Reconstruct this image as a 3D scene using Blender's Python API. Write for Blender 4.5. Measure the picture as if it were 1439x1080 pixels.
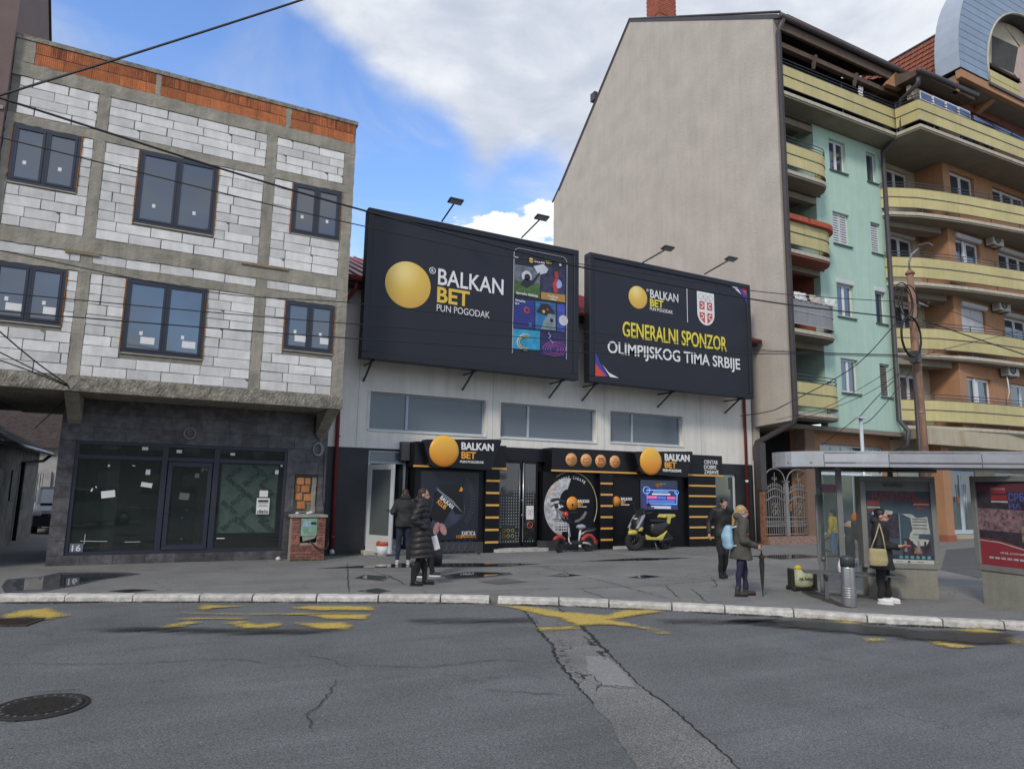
import bpy, bmesh, math, random
from mathutils import Vector, Matrix, Euler
random.seed(7)
R_ = math.radians
for o in list(bpy.data.objects): bpy.data.objects.remove(o)
SC = bpy.context.scene
COL = SC.collection

# ------------------------------------------------------------------ camera
FPX, PITCH, ROLL, YAW, CAMH = 957.604, 0.151536, 0.0184067, 0.475889, 1.75
_f = Vector((math.sin(YAW)*math.cos(PITCH), math.cos(YAW)*math.cos(PITCH), math.sin(PITCH)))
_r0 = Vector((math.cos(YAW), -math.sin(YAW), 0)); _u0 = _r0.cross(_f)
_r = math.cos(ROLL)*_r0 + math.sin(ROLL)*_u0
_u = -math.sin(ROLL)*_r0 + math.cos(ROLL)*_u0
CAMP = Vector((0, 0, CAMH))
cam = bpy.data.cameras.new("camera"); camo = bpy.data.objects.new("camera", cam); COL.objects.link(camo)
cam.sensor_fit = 'HORIZONTAL'; cam.sensor_width = 36; cam.lens = FPX*36/1439
cam.clip_start = 0.05; cam.clip_end = 2000
mw = Matrix((_r, _u, -_f)).transposed().to_4x4(); mw.translation = CAMP
camo.matrix_world = mw
SC.camera = camo

# ------------------------------------------------------------------ world, sun, exposure
SUN_EL, SUN_AZ = R_(36), R_(232)      # azimuth measured clockwise from +Y; the sun stands behind the camera, veiled by cloud
world = bpy.data.worlds.new("World"); SC.world = world; world.use_nodes = True
def build_world():
    nt = world.node_tree; n = nt.nodes; l = nt.links; n.clear()
    out = n.new('ShaderNodeOutputWorld')
    sky = n.new('ShaderNodeTexSky'); sky.sky_type = 'NISHITA'; sky.sun_disc = False
    sky.sun_elevation = SUN_EL; sky.sun_rotation = SUN_AZ; sky.air_density = 1.0; sky.dust_density = .3; sky.ozone_density = 2.2
    bg = n.new('ShaderNodeBackground'); bg.inputs[1].default_value = 0.15
    hs = n.new('ShaderNodeHueSaturation'); hs.inputs['Hue'].default_value = .508; hs.inputs['Saturation'].default_value = 1.12; hs.inputs['Value'].default_value = 1.45; l.new(sky.outputs[0], hs.inputs['Color']); l.new(hs.outputs[0], bg.inputs[0])
    tc = n.new('ShaderNodeTexCoord')
    mp = n.new('ShaderNodeMapping'); mp.inputs['Scale'].default_value = (1, 1, 2.1); mp.inputs['Location'].default_value = (.35, .1, .62)
    l.new(tc.outputs['Generated'], mp.inputs[0])
    def noise(sc, det, rough, dist=0):
        t = n.new('ShaderNodeTexNoise'); t.inputs['Scale'].default_value = sc; t.inputs['Detail'].default_value = det
        t.inputs['Roughness'].default_value = rough; t.inputs['Distortion'].default_value = dist
        l.new(mp.outputs[0], t.inputs['Vector']); return t.outputs['Fac']
    def math_(op, a, b, c=False):
        m = n.new('ShaderNodeMath'); m.operation = op; m.use_clamp = c
        for i, v in enumerate((a, b)):
            if isinstance(v, (int, float)): m.inputs[i].default_value = v
            else: l.new(v, m.inputs[i])
        return m.outputs[0]
    def ramp(v, a, b):
        m = n.new('ShaderNodeMapRange'); m.interpolation_type = 'SMOOTHSTEP'
        m.inputs[1].default_value = a; m.inputs[2].default_value = b; l.new(v, m.inputs[0]); return m.outputs[0]
    big = noise(1.9, 8, .52, .25); fine = noise(7, 8, .55, .3); wisp = noise(3.4, 5, .6, .8)
    nv = n.new('ShaderNodeVectorMath'); nv.operation = 'NORMALIZE'; l.new(tc.outputs['Generated'], nv.inputs[0])
    def lobe(px, py, w):     # cloud bank round one compass direction of this sky
        d = (_f*FPX + _r*(px-719.5) - _u*(py-540)).normalized()
        dt = n.new('ShaderNodeVectorMath'); dt.operation = 'DOT_PRODUCT'; dt.inputs[1].default_value = d
        l.new(nv.outputs[0], dt.inputs[0])
        return ramp(dt.outputs['Value'], math.cos(R_(w)), math.cos(R_(w*.25)))
    cov = math_('ADD', math_('MULTIPLY', big, 1.0), math_('MULTIPLY', fine, .22))
    for px, py, w, g in ((640, 60, 17, .22), (860, 110, 15, .22), (1120, -60, 24, .30), (1500, -100, 30, .25), (190, 30, 17, -.36), (500, 235, 11, -.32), (120, 130, 12, -.20), (800, 262, 8, -.26), (690, 235, 8, -.18), (330, 160, 9, -.18)):
        cov = math_('ADD', cov, math_('MULTIPLY', lobe(px, py, w), g))
    mask = ramp(cov, .38, .70)
    thin = math_('MULTIPLY', ramp(wisp, .38, .75), .55)
    mask = math_('MAXIMUM', mask, thin)
    fluff = noise(16, 8, .6, .2)
    puff = math_('ADD', math_('ADD', lobe(755, 352, 5.5), lobe(675, 362, 5.0)), math_('MULTIPLY', fluff, 2.4))
    puffm = ramp(puff, 1.72, 1.95)
    shade = n.new('ShaderNodeMix'); shade.data_type = 'RGBA'
    l.new(ramp(math_('ADD', math_('MULTIPLY', big, .45), math_('MULTIPLY', fine, .55)), .36, .66), shade.inputs[0])
    shade.inputs[6].default_value = (.42, .465, .555, 1); shade.inputs[7].default_value = (.69, .712, .75, 1)
    sh2 = n.new('ShaderNodeMix'); sh2.data_type = 'RGBA'; l.new(puffm, sh2.inputs[0]); l.new(shade.outputs[2], sh2.inputs[6]); sh2.inputs[7].default_value = (.82, .85, .88, 1)
    bc = n.new('ShaderNodeBackground'); l.new(sh2.outputs[2], bc.inputs[0]); bc.inputs[1].default_value = 1.0
    mask = math_('MAXIMUM', mask, puffm)
    mx = n.new('ShaderNodeMixShader'); l.new(mask, mx.inputs[0]); l.new(bg.outputs[0], mx.inputs[1]); l.new(bc.outputs[0], mx.inputs[2])
    l.new(mx.outputs[0], out.inputs[0])
build_world()
sd = bpy.data.lights.new("sun", 'SUN'); sd.energy = 1.5; sd.angle = R_(10); sd.color = (1, .92, .81)
so = bpy.data.objects.new("sun", sd); COL.objects.link(so)
_sd = Vector((math.sin(SUN_AZ)*math.cos(SUN_EL), math.cos(SUN_AZ)*math.cos(SUN_EL), math.sin(SUN_EL)))
so.rotation_euler = _sd.to_track_quat('Z', 'Y').to_euler(); so.location = _sd*60
SC.view_settings.view_transform = 'Standard'; SC.view_settings.look = 'None'
SC.view_settings.exposure = 0.40; SC.view_settings.gamma = 1; SC.view_settings.use_curve_mapping = False
SC.render.engine = 'CYCLES'

# ------------------------------------------------------------------ measuring: a pixel of the survey photo on a real plane
def ray(px, py): return _f*FPX + _r*(px-719.5) - _u*(py-540)
def on_y(px, py, Y): d = ray(px, py); return CAMP + d*(Y/d.y)
def on_x(px, py, X): d = ray(px, py); return CAMP + d*(X/d.x)
def on_z(px, py, z=0.0): d = ray(px, py); return CAMP + d*((z-CAMH)/d.z)
ROAD = -0.095

# ------------------------------------------------------------------ materials
MATS = {}
def M(name, col, rough=.75, var=.12, sc=3.0, bump=0.0, bsc=60, metal=0, rand=0.0, spec=.5, streak=0.0, emit=0, coat=0, alpha=None, ior=1.5, speck=0, sts=(1.6, 1.6, .12)):
    if name in MATS: return MATS[name]
    m = bpy.data.materials.new(name); m.use_nodes = True; nt = m.node_tree; n = nt.nodes; l = nt.links
    b = n['Principled BSDF']; b.inputs['Roughness'].default_value = rough; b.inputs['Metallic'].default_value = metal
    b.inputs['Specular IOR Level'].default_value = spec; b.inputs['IOR'].default_value = ior; b.inputs['Coat Weight'].default_value = coat
    geo = n.new('ShaderNodeNewGeometry')
    def noise(s, det=5, vec=None, ro=.6):
        t = n.new('ShaderNodeTexNoise'); t.inputs['Scale'].default_value = s; t.inputs['Detail'].default_value = det; t.inputs['Roughness'].default_value = ro
        l.new(vec or geo.outputs['Position'], t.inputs['Vector']); return t.outputs['Fac']
    def mr(v, a, b2, c, d):
        x = n.new('ShaderNodeMapRange'); x.inputs[1].default_value = a; x.inputs[2].default_value = b2; x.inputs[3].default_value = c; x.inputs[4].default_value = d
        l.new(v, x.inputs[0]); return x.outputs[0]
    def mul(a, b2):
        x = n.new('ShaderNodeMath'); x.operation = 'MULTIPLY'; l.new(a, x.inputs[0]); l.new(b2, x.inputs[1]); return x.outputs[0]
    fac = mr(noise(sc), .3, .7, 1-var, 1+var)
    if rand:
        oi = n.new('ShaderNodeObjectInfo'); fac = mul(fac, mr(oi.outputs['Random'], 0, 1, 1-rand, 1+rand))
    if streak:
        mp = n.new('ShaderNodeMapping'); mp.inputs['Scale'].default_value = sts; l.new(geo.outputs['Position'], mp.inputs[0])
        fac = mul(fac, mr(noise(3, 6, mp.outputs[0], .7), .42, .7, 1, 1-streak))
    if speck:
        fac = mul(fac, mr(noise(speck, 2), .35, .65, .72, 1.28))
    cm = n.new('ShaderNodeVectorMath'); cm.operation = 'SCALE'; cm.inputs[0].default_value = col[:3]; l.new(fac, cm.inputs['Scale'])
    l.new(cm.outputs[0], b.inputs['Base Color'])
    if bump:
        bp = n.new('ShaderNodeBump'); bp.inputs['Strength'].default_value = bump; bp.inputs['Distance'].default_value = .02
        l.new(noise(bsc, 4), bp.inputs['Height']); l.new(bp.outputs[0], b.inputs['Normal'])
    if emit:
        b.inputs['Emission Color'].default_value = (*col[:3], 1); b.inputs['Emission Strength'].default_value = emit
    if alpha is not None: b.inputs['Alpha'].default_value = alpha
    m.diffuse_color = (*col[:3], 1)
    MATS[name] = m; return m

def asphalt(name, base, crack=.5, patch=.12, wet=0.0, fleck=120):
    m = bpy.data.materials.new(name); m.use_nodes = True; nt = m.node_tree; n = nt.nodes; l = nt.links
    b = n['Principled BSDF']; geo = n.new('ShaderNodeNewGeometry'); P = geo.outputs['Position']
    def noise(s, det=5, vec=None, ro=.6):
        t = n.new('ShaderNodeTexNoise'); t.inputs['Scale'].default_value = s; t.inputs['Detail'].default_value = det; t.inputs['Roughness'].default_value = ro
        l.new(vec or P, t.inputs['Vector']); return t
    def mr(v, a, b2, c, d, sm=False):
        x = n.new('ShaderNodeMapRange'); x.inputs[1].default_value = a; x.inputs[2].default_value = b2; x.inputs[3].default_value = c; x.inputs[4].default_value = d
        if sm: x.interpolation_type = 'SMOOTHSTEP'
        l.new(v, x.inputs[0]); return x.outputs[0]
    def mul(a, b2):
        x = n.new('ShaderNodeMath'); x.operation = 'MULTIPLY'; l.new(a, x.inputs[0]); l.new(b2, x.inputs[1]); return x.outputs[0]
    f = mr(noise(fleck, 2).outputs[0], .3, .7, .35, 1.65)
    f = mul(f, mr(noise(42, 3).outputs[0], .3, .7, .74, 1.26))
    f = mul(f, mr(noise(.8, 6).outputs[0], .3, .7, 1-patch, 1+patch))
    # long wheel-worn streaks that run with the street
    mp = n.new('ShaderNodeMapping'); mp.inputs['Rotation'].default_value = (0, 0, R_(32)); mp.inputs['Scale'].default_value = (.25, 3.2, 1); l.new(P, mp.inputs[0])
    f = mul(f, mr(noise(1.2, 6, mp.outputs[0]).outputs[0], .35, .7, 1.06, .88))
    # cracks
    dis = noise(2.2, 5); va = n.new('ShaderNodeVectorMath'); va.operation = 'SCALE'; va.inputs['Scale'].default_value = .55; l.new(dis.outputs['Color'], va.inputs[0])
    ad = n.new('ShaderNodeVectorMath'); l.new(P, ad.inputs[0]); l.new(va.outputs[0], ad.inputs[1])
    vo = n.new('ShaderNodeTexVoronoi'); vo.feature = 'DISTANCE_TO_EDGE'; vo.inputs['Scale'].default_value = .42; l.new(ad.outputs[0], vo.inputs['Vector'])
    cr = mr(vo.outputs['Distance'], .0015, .006, 1, 0, True)
    mk = mr(noise(.35, 3).outputs[0], .47, .56, 0, 1, True)
    cr = mul(cr, mk)
    cf = mr(cr, 0, 1, 1, 1-crack)
    f = mul(f, cf)
    cm = n.new('ShaderNodeVectorMath'); cm.operation = 'SCALE'; cm.inputs[0].default_value = base; l.new(f, cm.inputs['Scale'])
    l.new(cm.outputs[0], b.inputs['Base Color'])
    l.new(mr(noise(.8, 4).outputs[0], .35, .65, .82-wet, .95), b.inputs['Roughness'])
    b.inputs['Specular IOR Level'].default_value = .35
    bp = n.new('ShaderNodeBump'); bp.inputs['Strength'].default_value = .5; bp.inputs['Distance'].default_value = .006
    l.new(noise(180, 3).outputs[0], bp.inputs['Height']); l.new(bp.outputs[0], b.inputs['Normal'])
    MATS[name] = m; return m

def worn(name, col, rough, lo, hi, nscale=6, stretch=(1, 1, 1), rot=32, fine=60):
    """thin layer on the ground (paint, damp, soot) with ragged holes worn through it"""
    m = bpy.data.materials.new(name); m.use_nodes = True; nt = m.node_tree; n = nt.nodes; l = nt.links
    b = n['Principled BSDF']; b.inputs['Roughness'].default_value = rough
    geo = n.new('ShaderNodeNewGeometry'); mp = n.new('ShaderNodeMapping'); mp.inputs['Rotation'].default_value = (0, 0, R_(rot)); mp.inputs['Scale'].default_value = stretch
    l.new(geo.outputs['Position'], mp.inputs[0])
    a = n.new('ShaderNodeTexNoise'); a.inputs['Scale'].default_value = nscale; a.inputs['Detail'].default_value = 7; a.inputs['Roughness'].default_value = .68; l.new(mp.outputs[0], a.inputs['Vector'])
    c = n.new('ShaderNodeTexNoise'); c.inputs['Scale'].default_value = fine; c.inputs['Detail'].default_value = 3; l.new(geo.outputs['Position'], c.inputs['Vector'])
    s = n.new('ShaderNodeMath'); s.operation = 'MULTIPLY_ADD'; l.new(c.outputs[0], s.inputs[0]); s.inputs[1].default_value = .5; l.new(a.outputs[0], s.inputs[2])
    vc = n.new('ShaderNodeVertexColor'); vc.layer_name = 'edge'
    s2 = n.new('ShaderNodeMath'); s2.operation = 'MULTIPLY_ADD'; l.new(vc.outputs[0], s2.inputs[0]); s2.inputs[1].default_value = .45; l.new(s.outputs[0], s2.inputs[2])
    x = n.new('ShaderNodeMapRange'); x.inputs[1].default_value = lo; x.inputs[2].default_value = hi; l.new(s2.outputs[0], x.inputs[0])
    l.new(x.outputs[0], b.inputs['Alpha'])
    cm = n.new('ShaderNodeVectorMath'); cm.operation = 'SCALE'; cm.inputs[0].default_value = col
    y = n.new('ShaderNodeMapRange'); y.inputs[1].default_value = .3; y.inputs[2].default_value = .7; y.inputs[3].default_value = .75; y.inputs[4].default_value = 1.2; l.new(c.outputs[0], y.inputs[0]); l.new(y.outputs[0], cm.inputs['Scale'])
    l.new(cm.outputs[0], b.inputs['Base Color'])
    MATS[name] = m; return m

def glass(name, tint, rough=.03, spec=.8, mixt=0.0, ior=1.6):
    """window glass: a dark pane that mirrors the sky, or (mixt>0) a clear sheet one sees through"""
    if name in MATS: return MATS[name]
    m = bpy.data.materials.new(name); m.use_nodes = True; nt = m.node_tree; n = nt.nodes; l = nt.links
    b = n['Principled BSDF']; b.inputs['Base Color'].default_value = (*tint, 1); b.inputs['Roughness'].default_value = rough; b.inputs['IOR'].default_value = ior; b.inputs['Specular IOR Level'].default_value = spec
    t = n.new('ShaderNodeTexNoise'); t.inputs['Scale'].default_value = 1.1; t.inputs['Detail'].default_value = 2
    geo = n.new('ShaderNodeNewGeometry'); l.new(geo.outputs['Position'], t.inputs['Vector'])
    bp = n.new('ShaderNodeBump'); bp.inputs['Strength'].default_value = .06; bp.inputs['Distance'].default_value = .05; l.new(t.outputs[0], bp.inputs['Height']); l.new(bp.outputs[0], b.inputs['Normal'])
    if mixt:
        tr = n.new('ShaderNodeBsdfTransparent'); tr.inputs[0].default_value = (.93, .96, .95, 1); mx = n.new('ShaderNodeMixShader'); mx.inputs[0].default_value = mixt
        l.new(b.outputs[0], mx.inputs[1]); l.new(tr.outputs[0], mx.inputs[2]); l.new(mx.outputs[0], n['Material Output'].inputs[0])
    MATS[name] = m; return m

# ------------------------------------------------------------------ object helpers
MW = {}
def wm(o): return MW.get(o.name, Matrix.Identity(4))
def thing(name, label, cat, loc=(0, 0, 0), rz=0, group=None, rot=None):
    o = bpy.data.objects.new(name, None); COL.objects.link(o); o.empty_display_size = .2
    o.location = loc; e = Euler(rot or (0, 0, rz)); o.rotation_euler = e
    MW[o.name] = Matrix.Translation(Vector(loc)) @ e.to_matrix().to_4x4()
    o['label'] = label; o['category'] = cat
    if group: o['group'] = group
    return o
def tag(o, label=None, cat=None, group=None, kind=None):
    if label: o['label'] = label
    if cat: o['category'] = cat
    if group: o['group'] = group
    if kind: o['kind'] = kind
    return o
def link(name, me, parent=None, local=False, mat=None):
    """one mesh object; world coordinates unless local=True (then the parent's own frame)"""
    if mat is not None and not me.materials:
        for q in (mat if isinstance(mat, (list, tuple)) else [mat]): me.materials.append(q)
    o = bpy.data.objects.new(name, me); COL.objects.link(o)
    if me.vertices:
        lo = [min(v.co[i] for v in me.vertices) for i in range(3)]; hi = [max(v.co[i] for v in me.vertices) for i in range(3)]
        c = Vector([(lo[i]+hi[i])/2 for i in range(3)]); me.transform(Matrix.Translation(-c))
    else: c = Vector()
    o.location = c
    if parent is not None:
        o.parent = parent
        if not local: o.matrix_parent_inverse = wm(parent).inverted()
        MW[o.name] = wm(parent) @ Matrix.Translation(c) if local else Matrix.Translation(c)
    else: MW[o.name] = Matrix.Translation(c)
    return o
class MB:
    """collects shapes into one mesh"""
    def __init__(s): s.v = []; s.f = []; s.mi = []; s.sm = []
    def add(s, vs, fs, mi=0, sm=False):
        k = len(s.v); s.v += [tuple(v) for v in vs]; s.f += [tuple(i+k for i in f) for f in fs]; s.mi += [mi]*len(fs); s.sm += [sm]*len(fs)
    def box(s, x0, x1, y0, y1, z0, z1, mi=0, m=None):
        vs = [Vector(p) for p in ((x0, y0, z0), (x1, y0, z0), (x1, y1, z0), (x0, y1, z0), (x0, y0, z1), (x1, y0, z1), (x1, y1, z1), (x0, y1, z1))]
        if m: vs = [m @ v for v in vs]
        s.add(vs, [(0, 3, 2, 1), (4, 5, 6, 7), (0, 1, 5, 4), (1, 2, 6, 5), (2, 3, 7, 6), (3, 0, 4, 7)], mi); return s
    def prism(s, poly, ax, a, b, mi=0):
        """poly of 2-D points extruded along axis 'x','y','z' from a to b"""
        def P(p, t): return {'x': (t, p[0], p[1]), 'y': (p[0], t, p[1]), 'z': (p[0], p[1], t)}[ax]
        n = len(poly); area = sum(poly[i][0]*poly[(i+1) % n][1]-poly[(i+1) % n][0]*poly[i][1] for i in range(n))
        if area < 0: poly = poly[::-1]
        lo, hi = (min(a, b), max(a, b))
        vs = [P(p, lo) for p in poly]+[P(p, hi) for p in poly]
        fs = [tuple(range(n))[::-1], tuple(range(n, 2*n))]+[(i, (i+1) % n, (i+1) % n+n, i+n) for i in range(n)]
        if ax == 'y': fs = [f[::-1] for f in fs]
        s.add(vs, fs, mi); return s
    def tube(s, pts, r, seg=8, mi=0, cap=True, r2=None, closed=False):
        pts = [Vector(p) for p in pts]; n = len(pts); vs = []; up = None
        rr = [r if r2 is None else r+(r2-r)*i/max(1, n-1) for i in range(n)] if not isinstance(r, (list, tuple)) else r
        for i, p in enumerate(pts):
            if closed: t = pts[(i+1) % n]-pts[i-1]
            else: t = (pts[min(i+1, n-1)]-pts[max(i-1, 0)])
            t.normalize()
            if up is None: up = t.orthogonal()
            up = (up-t*up.dot(t)); up.normalize(); q = t.cross(up)
            for k in range(seg):
                a = 2*math.pi*k/seg; vs.append(p+(up*math.cos(a)+q*math.sin(a))*rr[i])
        fs = [(i*seg+k, i*seg+(k+1) % seg, (i+1)*seg+(k+1) % seg, (i+1)*seg+k) for i in range(n-1) for k in range(seg)]
        if closed: fs += [((n-1)*seg+k, (n-1)*seg+(k+1) % seg, (k+1) % seg, k) for k in range(seg)]
        elif cap: fs += [tuple(range(seg))[::-1], tuple((n-1)*seg+k for k in range(seg))]
        s.add(vs, fs, mi, seg > 5); return s
    def ell(s, c, r, seg=14, rings=8, mi=0, m=None):
        vs = []; c = Vector(c)
        for i in range(rings+1):
            th = math.pi*i/rings
            for k in range(seg):
                a = 2*math.pi*k/seg; v = Vector((r[0]*math.sin(th)*math.cos(a), r[1]*math.sin(th)*math.sin(a), -r[2]*math.cos(th)))
                vs.append(c+(m @ v if m else v))
        s.add(vs, [(i*seg+k, i*seg+(k+1) % seg, (i+1)*seg+(k+1) % seg, (i+1)*seg+k) for i in range(rings) for k in range(seg)], mi, True); return s
    def loft(s, rings, seg=18, mi=0):
        """rings of (centre, rx, ry) stacked upwards, closed at both ends"""
        vs = []
        for c, rx, ry in rings:
            for k in range(seg):
                a = 2*math.pi*k/seg; vs.append(Vector(c)+Vector((rx*math.cos(a), ry*math.sin(a), 0)))
        n = len(rings)
        fs = [(i*seg+k, i*seg+(k+1) % seg, (i+1)*seg+(k+1) % seg, (i+1)*seg+k) for i in range(n-1) for k in range(seg)]
        fs += [tuple(range(seg))[::-1], tuple((n-1)*seg+k for k in range(seg))]
        s.add(vs, fs, mi, True); return s
    def lathe(s, prof, c=(0, 0, 0), seg=20, mi=0):
        vs = []; c = Vector(c)
        for r, z in prof:
            for k in range(seg):
                a = 2*math.pi*k/seg; vs.append(c+Vector((r*math.cos(a), r*math.sin(a), z)))
        n = len(prof)
        s.add(vs, [(i*seg+k, i*seg+(k+1) % seg, (i+1)*seg+(k+1) % seg, (i+1)*seg+k) for i in range(n-1) for k in range(seg)]+[tuple(range(seg))[::-1], tuple((n-1)*seg+k for k in range(seg))], mi, seg > 6); return s
    def quad(s, *p, mi=0): s.add(p, [tuple(range(len(p)))], mi); return s
    def mesh(s, name, bevel=0):
        me = bpy.data.meshes.new(name); me.from_pydata(s.v, [], s.f); me.update()
        me.polygons.foreach_set('material_index', s.mi); me.polygons.foreach_set('use_smooth', s.sm)
        if bevel:
            bm = bmesh.new(); bm.from_mesh(me)
            ed = [e for e in bm.edges if len(e.link_faces) == 2 and e.calc_face_angle(0) > .6]
            bmesh.ops.bevel(bm, geom=ed, offset=bevel, segments=1, affect='EDGES'); bm.to_mesh(me); bm.free()
        return me
    def build(s, name, mat, parent=None, local=False, bevel=0): return link(name, s.mesh(name, bevel), parent, local, mat)
def box(name, mat, parent, x0, x1, y0, y1, z0, z1, bevel=0, local=False): return MB().box(x0, x1, y0, y1, z0, z1).build(name, mat, parent, local, bevel)
def arc(cx, cy, r, a0, a1, n=12, ry=None): return [(cx+r*math.cos(R_(a0+(a1-a0)*i/n)), cy+(ry or r)*math.sin(R_(a0+(a1-a0)*i/n))) for i in range(n+1)]
def rrect(x0, x1, z0, z1, r, n=5): return arc(x1-r, z0+r, r, -90, 0, n)+arc(x1-r, z1-r, r, 0, 90, n)+arc(x0+r, z1-r, r, 90, 180, n)+arc(x0+r, z0+r, r, 180, 270, n)
def star(n, r0, r1): return [((r0 if i % 2 else r1)*math.cos(math.pi*i/n), (r0 if i % 2 else r1)*math.sin(math.pi*i/n)) for i in range(2*n)]
_SX = bpy.data.scenes.new('scratch')      # a bare workbench scene for evaluating text and remeshing; removed at the end
def evald(o):
    _SX.collection.objects.link(o); vl = _SX.view_layers[0]; vl.update(); dg = vl.depsgraph
    me = bpy.data.meshes.new_from_object(o.evaluated_get(dg)); bpy.data.objects.remove(o); return me
def lettering(name, body, mat, parent, o, ux, uz, w, h, bold=0.0, ext=.004, local=False, shear=0, keep=False):
    """writing as raised flat letters filling w x h; o = lower left corner, ux/uz = reading and upward directions"""
    cu = bpy.data.curves.new('t', 'FONT'); cu.body = body; cu.size = 1; cu.offset = bold; cu.extrude = .01; cu.shear = shear; cu.resolution_u = 4
    cu.space_line = .85
    me = evald(bpy.data.objects.new('t', cu)); bpy.data.curves.remove(cu)
    if not me.vertices: return None
    xs = [v.co.x for v in me.vertices]; ys = [v.co.y for v in me.vertices]
    x0, x1, y0, y1 = min(xs), max(xs), min(ys), max(ys); ux = Vector(ux).normalized(); uz = Vector(uz).normalized(); nn = ux.cross(uz); o = Vector(o)
    if keep: w = h*(x1-x0)/(y1-y0)
    for v in me.vertices:
        v.co = o+ux*((v.co.x-x0)/(x1-x0)*w)+uz*((v.co.y-y0)/(y1-y0)*h)+nn*(v.co.z/.01*ext)
    me.name = name; return link(name, me, parent, local, mat)
def wall_text(name, body, mat, parent, Y, lt, lb, rx, bold=0.0, **k):
    """on a wall facing the street: lt/lb photo pixels of the left end's top and foot, rx pixel of the right end"""
    a = on_y(*lt, Y); b = on_y(*lb, Y); c = on_y(*rx, Y)
    return lettering(name, body, mat, parent, (min(a.x, b.x), Y-.004, b.z), (1, 0, 0), (0, 0, 1), c.x-min(a.x, b.x), a.z-b.z, bold, **k)
def grid_sheet(name, poly, z, mat, kind='structure', cell=.12, edge=.18, parent=None):
    """a sheet cut to poly, its vertices carrying how deep inside the outline they lie (so paint can wear at its rim)"""
    from mathutils.geometry import delaunay_2d_cdt
    def inside(x, y):
        c = False; j = len(poly)-1
        for i in range(len(poly)):
            if (poly[i][1] > y) != (poly[j][1] > y) and x < (poly[j][0]-poly[i][0])*(y-poly[i][1])/(poly[j][1]-poly[i][1])+poly[i][0]: c = not c
            j = i
        return c
    def dist(x, y):
        d = 9
        for i in range(len(poly)):
            a = Vector(poly[i]); b = Vector(poly[(i+1) % len(poly)]); ab = b-a; t = max(0, min(1, (Vector((x, y))-a).dot(ab)/max(1e-9, ab.length_squared))); d = min(d, (a+ab*t-Vector((x, y))).length)
        return d
    pts = [Vector(p) for p in poly]; nb = len(pts)
    x0, x1 = min(p[0] for p in poly), max(p[0] for p in poly); y0, y1 = min(p[1] for p in poly), max(p[1] for p in poly)
    c = max(cell, math.sqrt((x1-x0)*(y1-y0)/900)); y = y0
    while y < y1:
        x = x0
        while x < x1:
            if inside(x, y) and dist(x, y) > c*.4: pts.append(Vector((x+random.uniform(-.2, .2)*c, y+random.uniform(-.2, .2)*c)))
            x += c
        y += c
    r = delaunay_2d_cdt(pts, [], [list(range(nb))], 1, 1e-5)
    me = bpy.data.meshes.new(name); me.from_pydata([(v.x, v.y, z) for v in r[0]], [], r[2]); me.update()
    va = me.color_attributes.new('edge', 'FLOAT_COLOR', 'POINT')
    for i, v in enumerate(me.vertices):
        e = min(1, dist(v.co.x, v.co.y)/edge); va.data[i].color = (e, e, e, 1)
    o = link(name, me, parent, False, mat)
    if kind: o['kind'] = kind
    return o

# ================================================================== GROUND
m_road = asphalt('road_asphalt', (.132, .138, .138), crack=.22, patch=.17, wet=.08)
m_walk = asphalt('pavement_asphalt', (.205, .202, .192), crack=.45, patch=.18, fleck=150)
m_patch = asphalt('patch_asphalt', (.176, .173, .166), crack=.75, patch=.2, fleck=80)
m_kerb = M('kerb_concrete', (.58, .56, .51), .88, .30, 9, .7, 50, rand=.10, streak=.3, sts=(6, 6, 3))
m_dark = M('crack_soot', (.022, .022, .022), .9)
KB = [(-30, 21.5), (-12, 16.6), (-1.93, 13.1), (-.01, 12.43), (2.0, 11.66), (4.08, 10.79), (5.05, 10.28), (6.09, 9.66), (7.43, 8.66), (8.66, 7.66), (9.65, 6.62), (11.06, 5.56), (14, 2.9), (20, -3.2), (34, -20)]
tag(MB().quad((-260, -260, ROAD), (260, -260, ROAD), (260, 260, ROAD), (-260, 260, ROAD)).build('road', m_road), kind='structure')
def inset(pts, d):
    out = []
    for i, p in enumerate(pts):
        a = Vector(pts[max(0, i-1)]); b = Vector(pts[min(len(pts)-1, i+1)]); t = (b-a).normalized(); n_ = Vector((-t.y, t.x)); n_ = n_ if n_.y > 0 else -n_; out.append(tuple(Vector(p)+n_*d))
    return out
me_ = MB().prism(inset(KB, .10)+[(60, -20), (60, 90), (-30, 90)], 'z', ROAD-.3, 0)
pave = tag(me_.build('pavement', m_walk), kind='structure')
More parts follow.
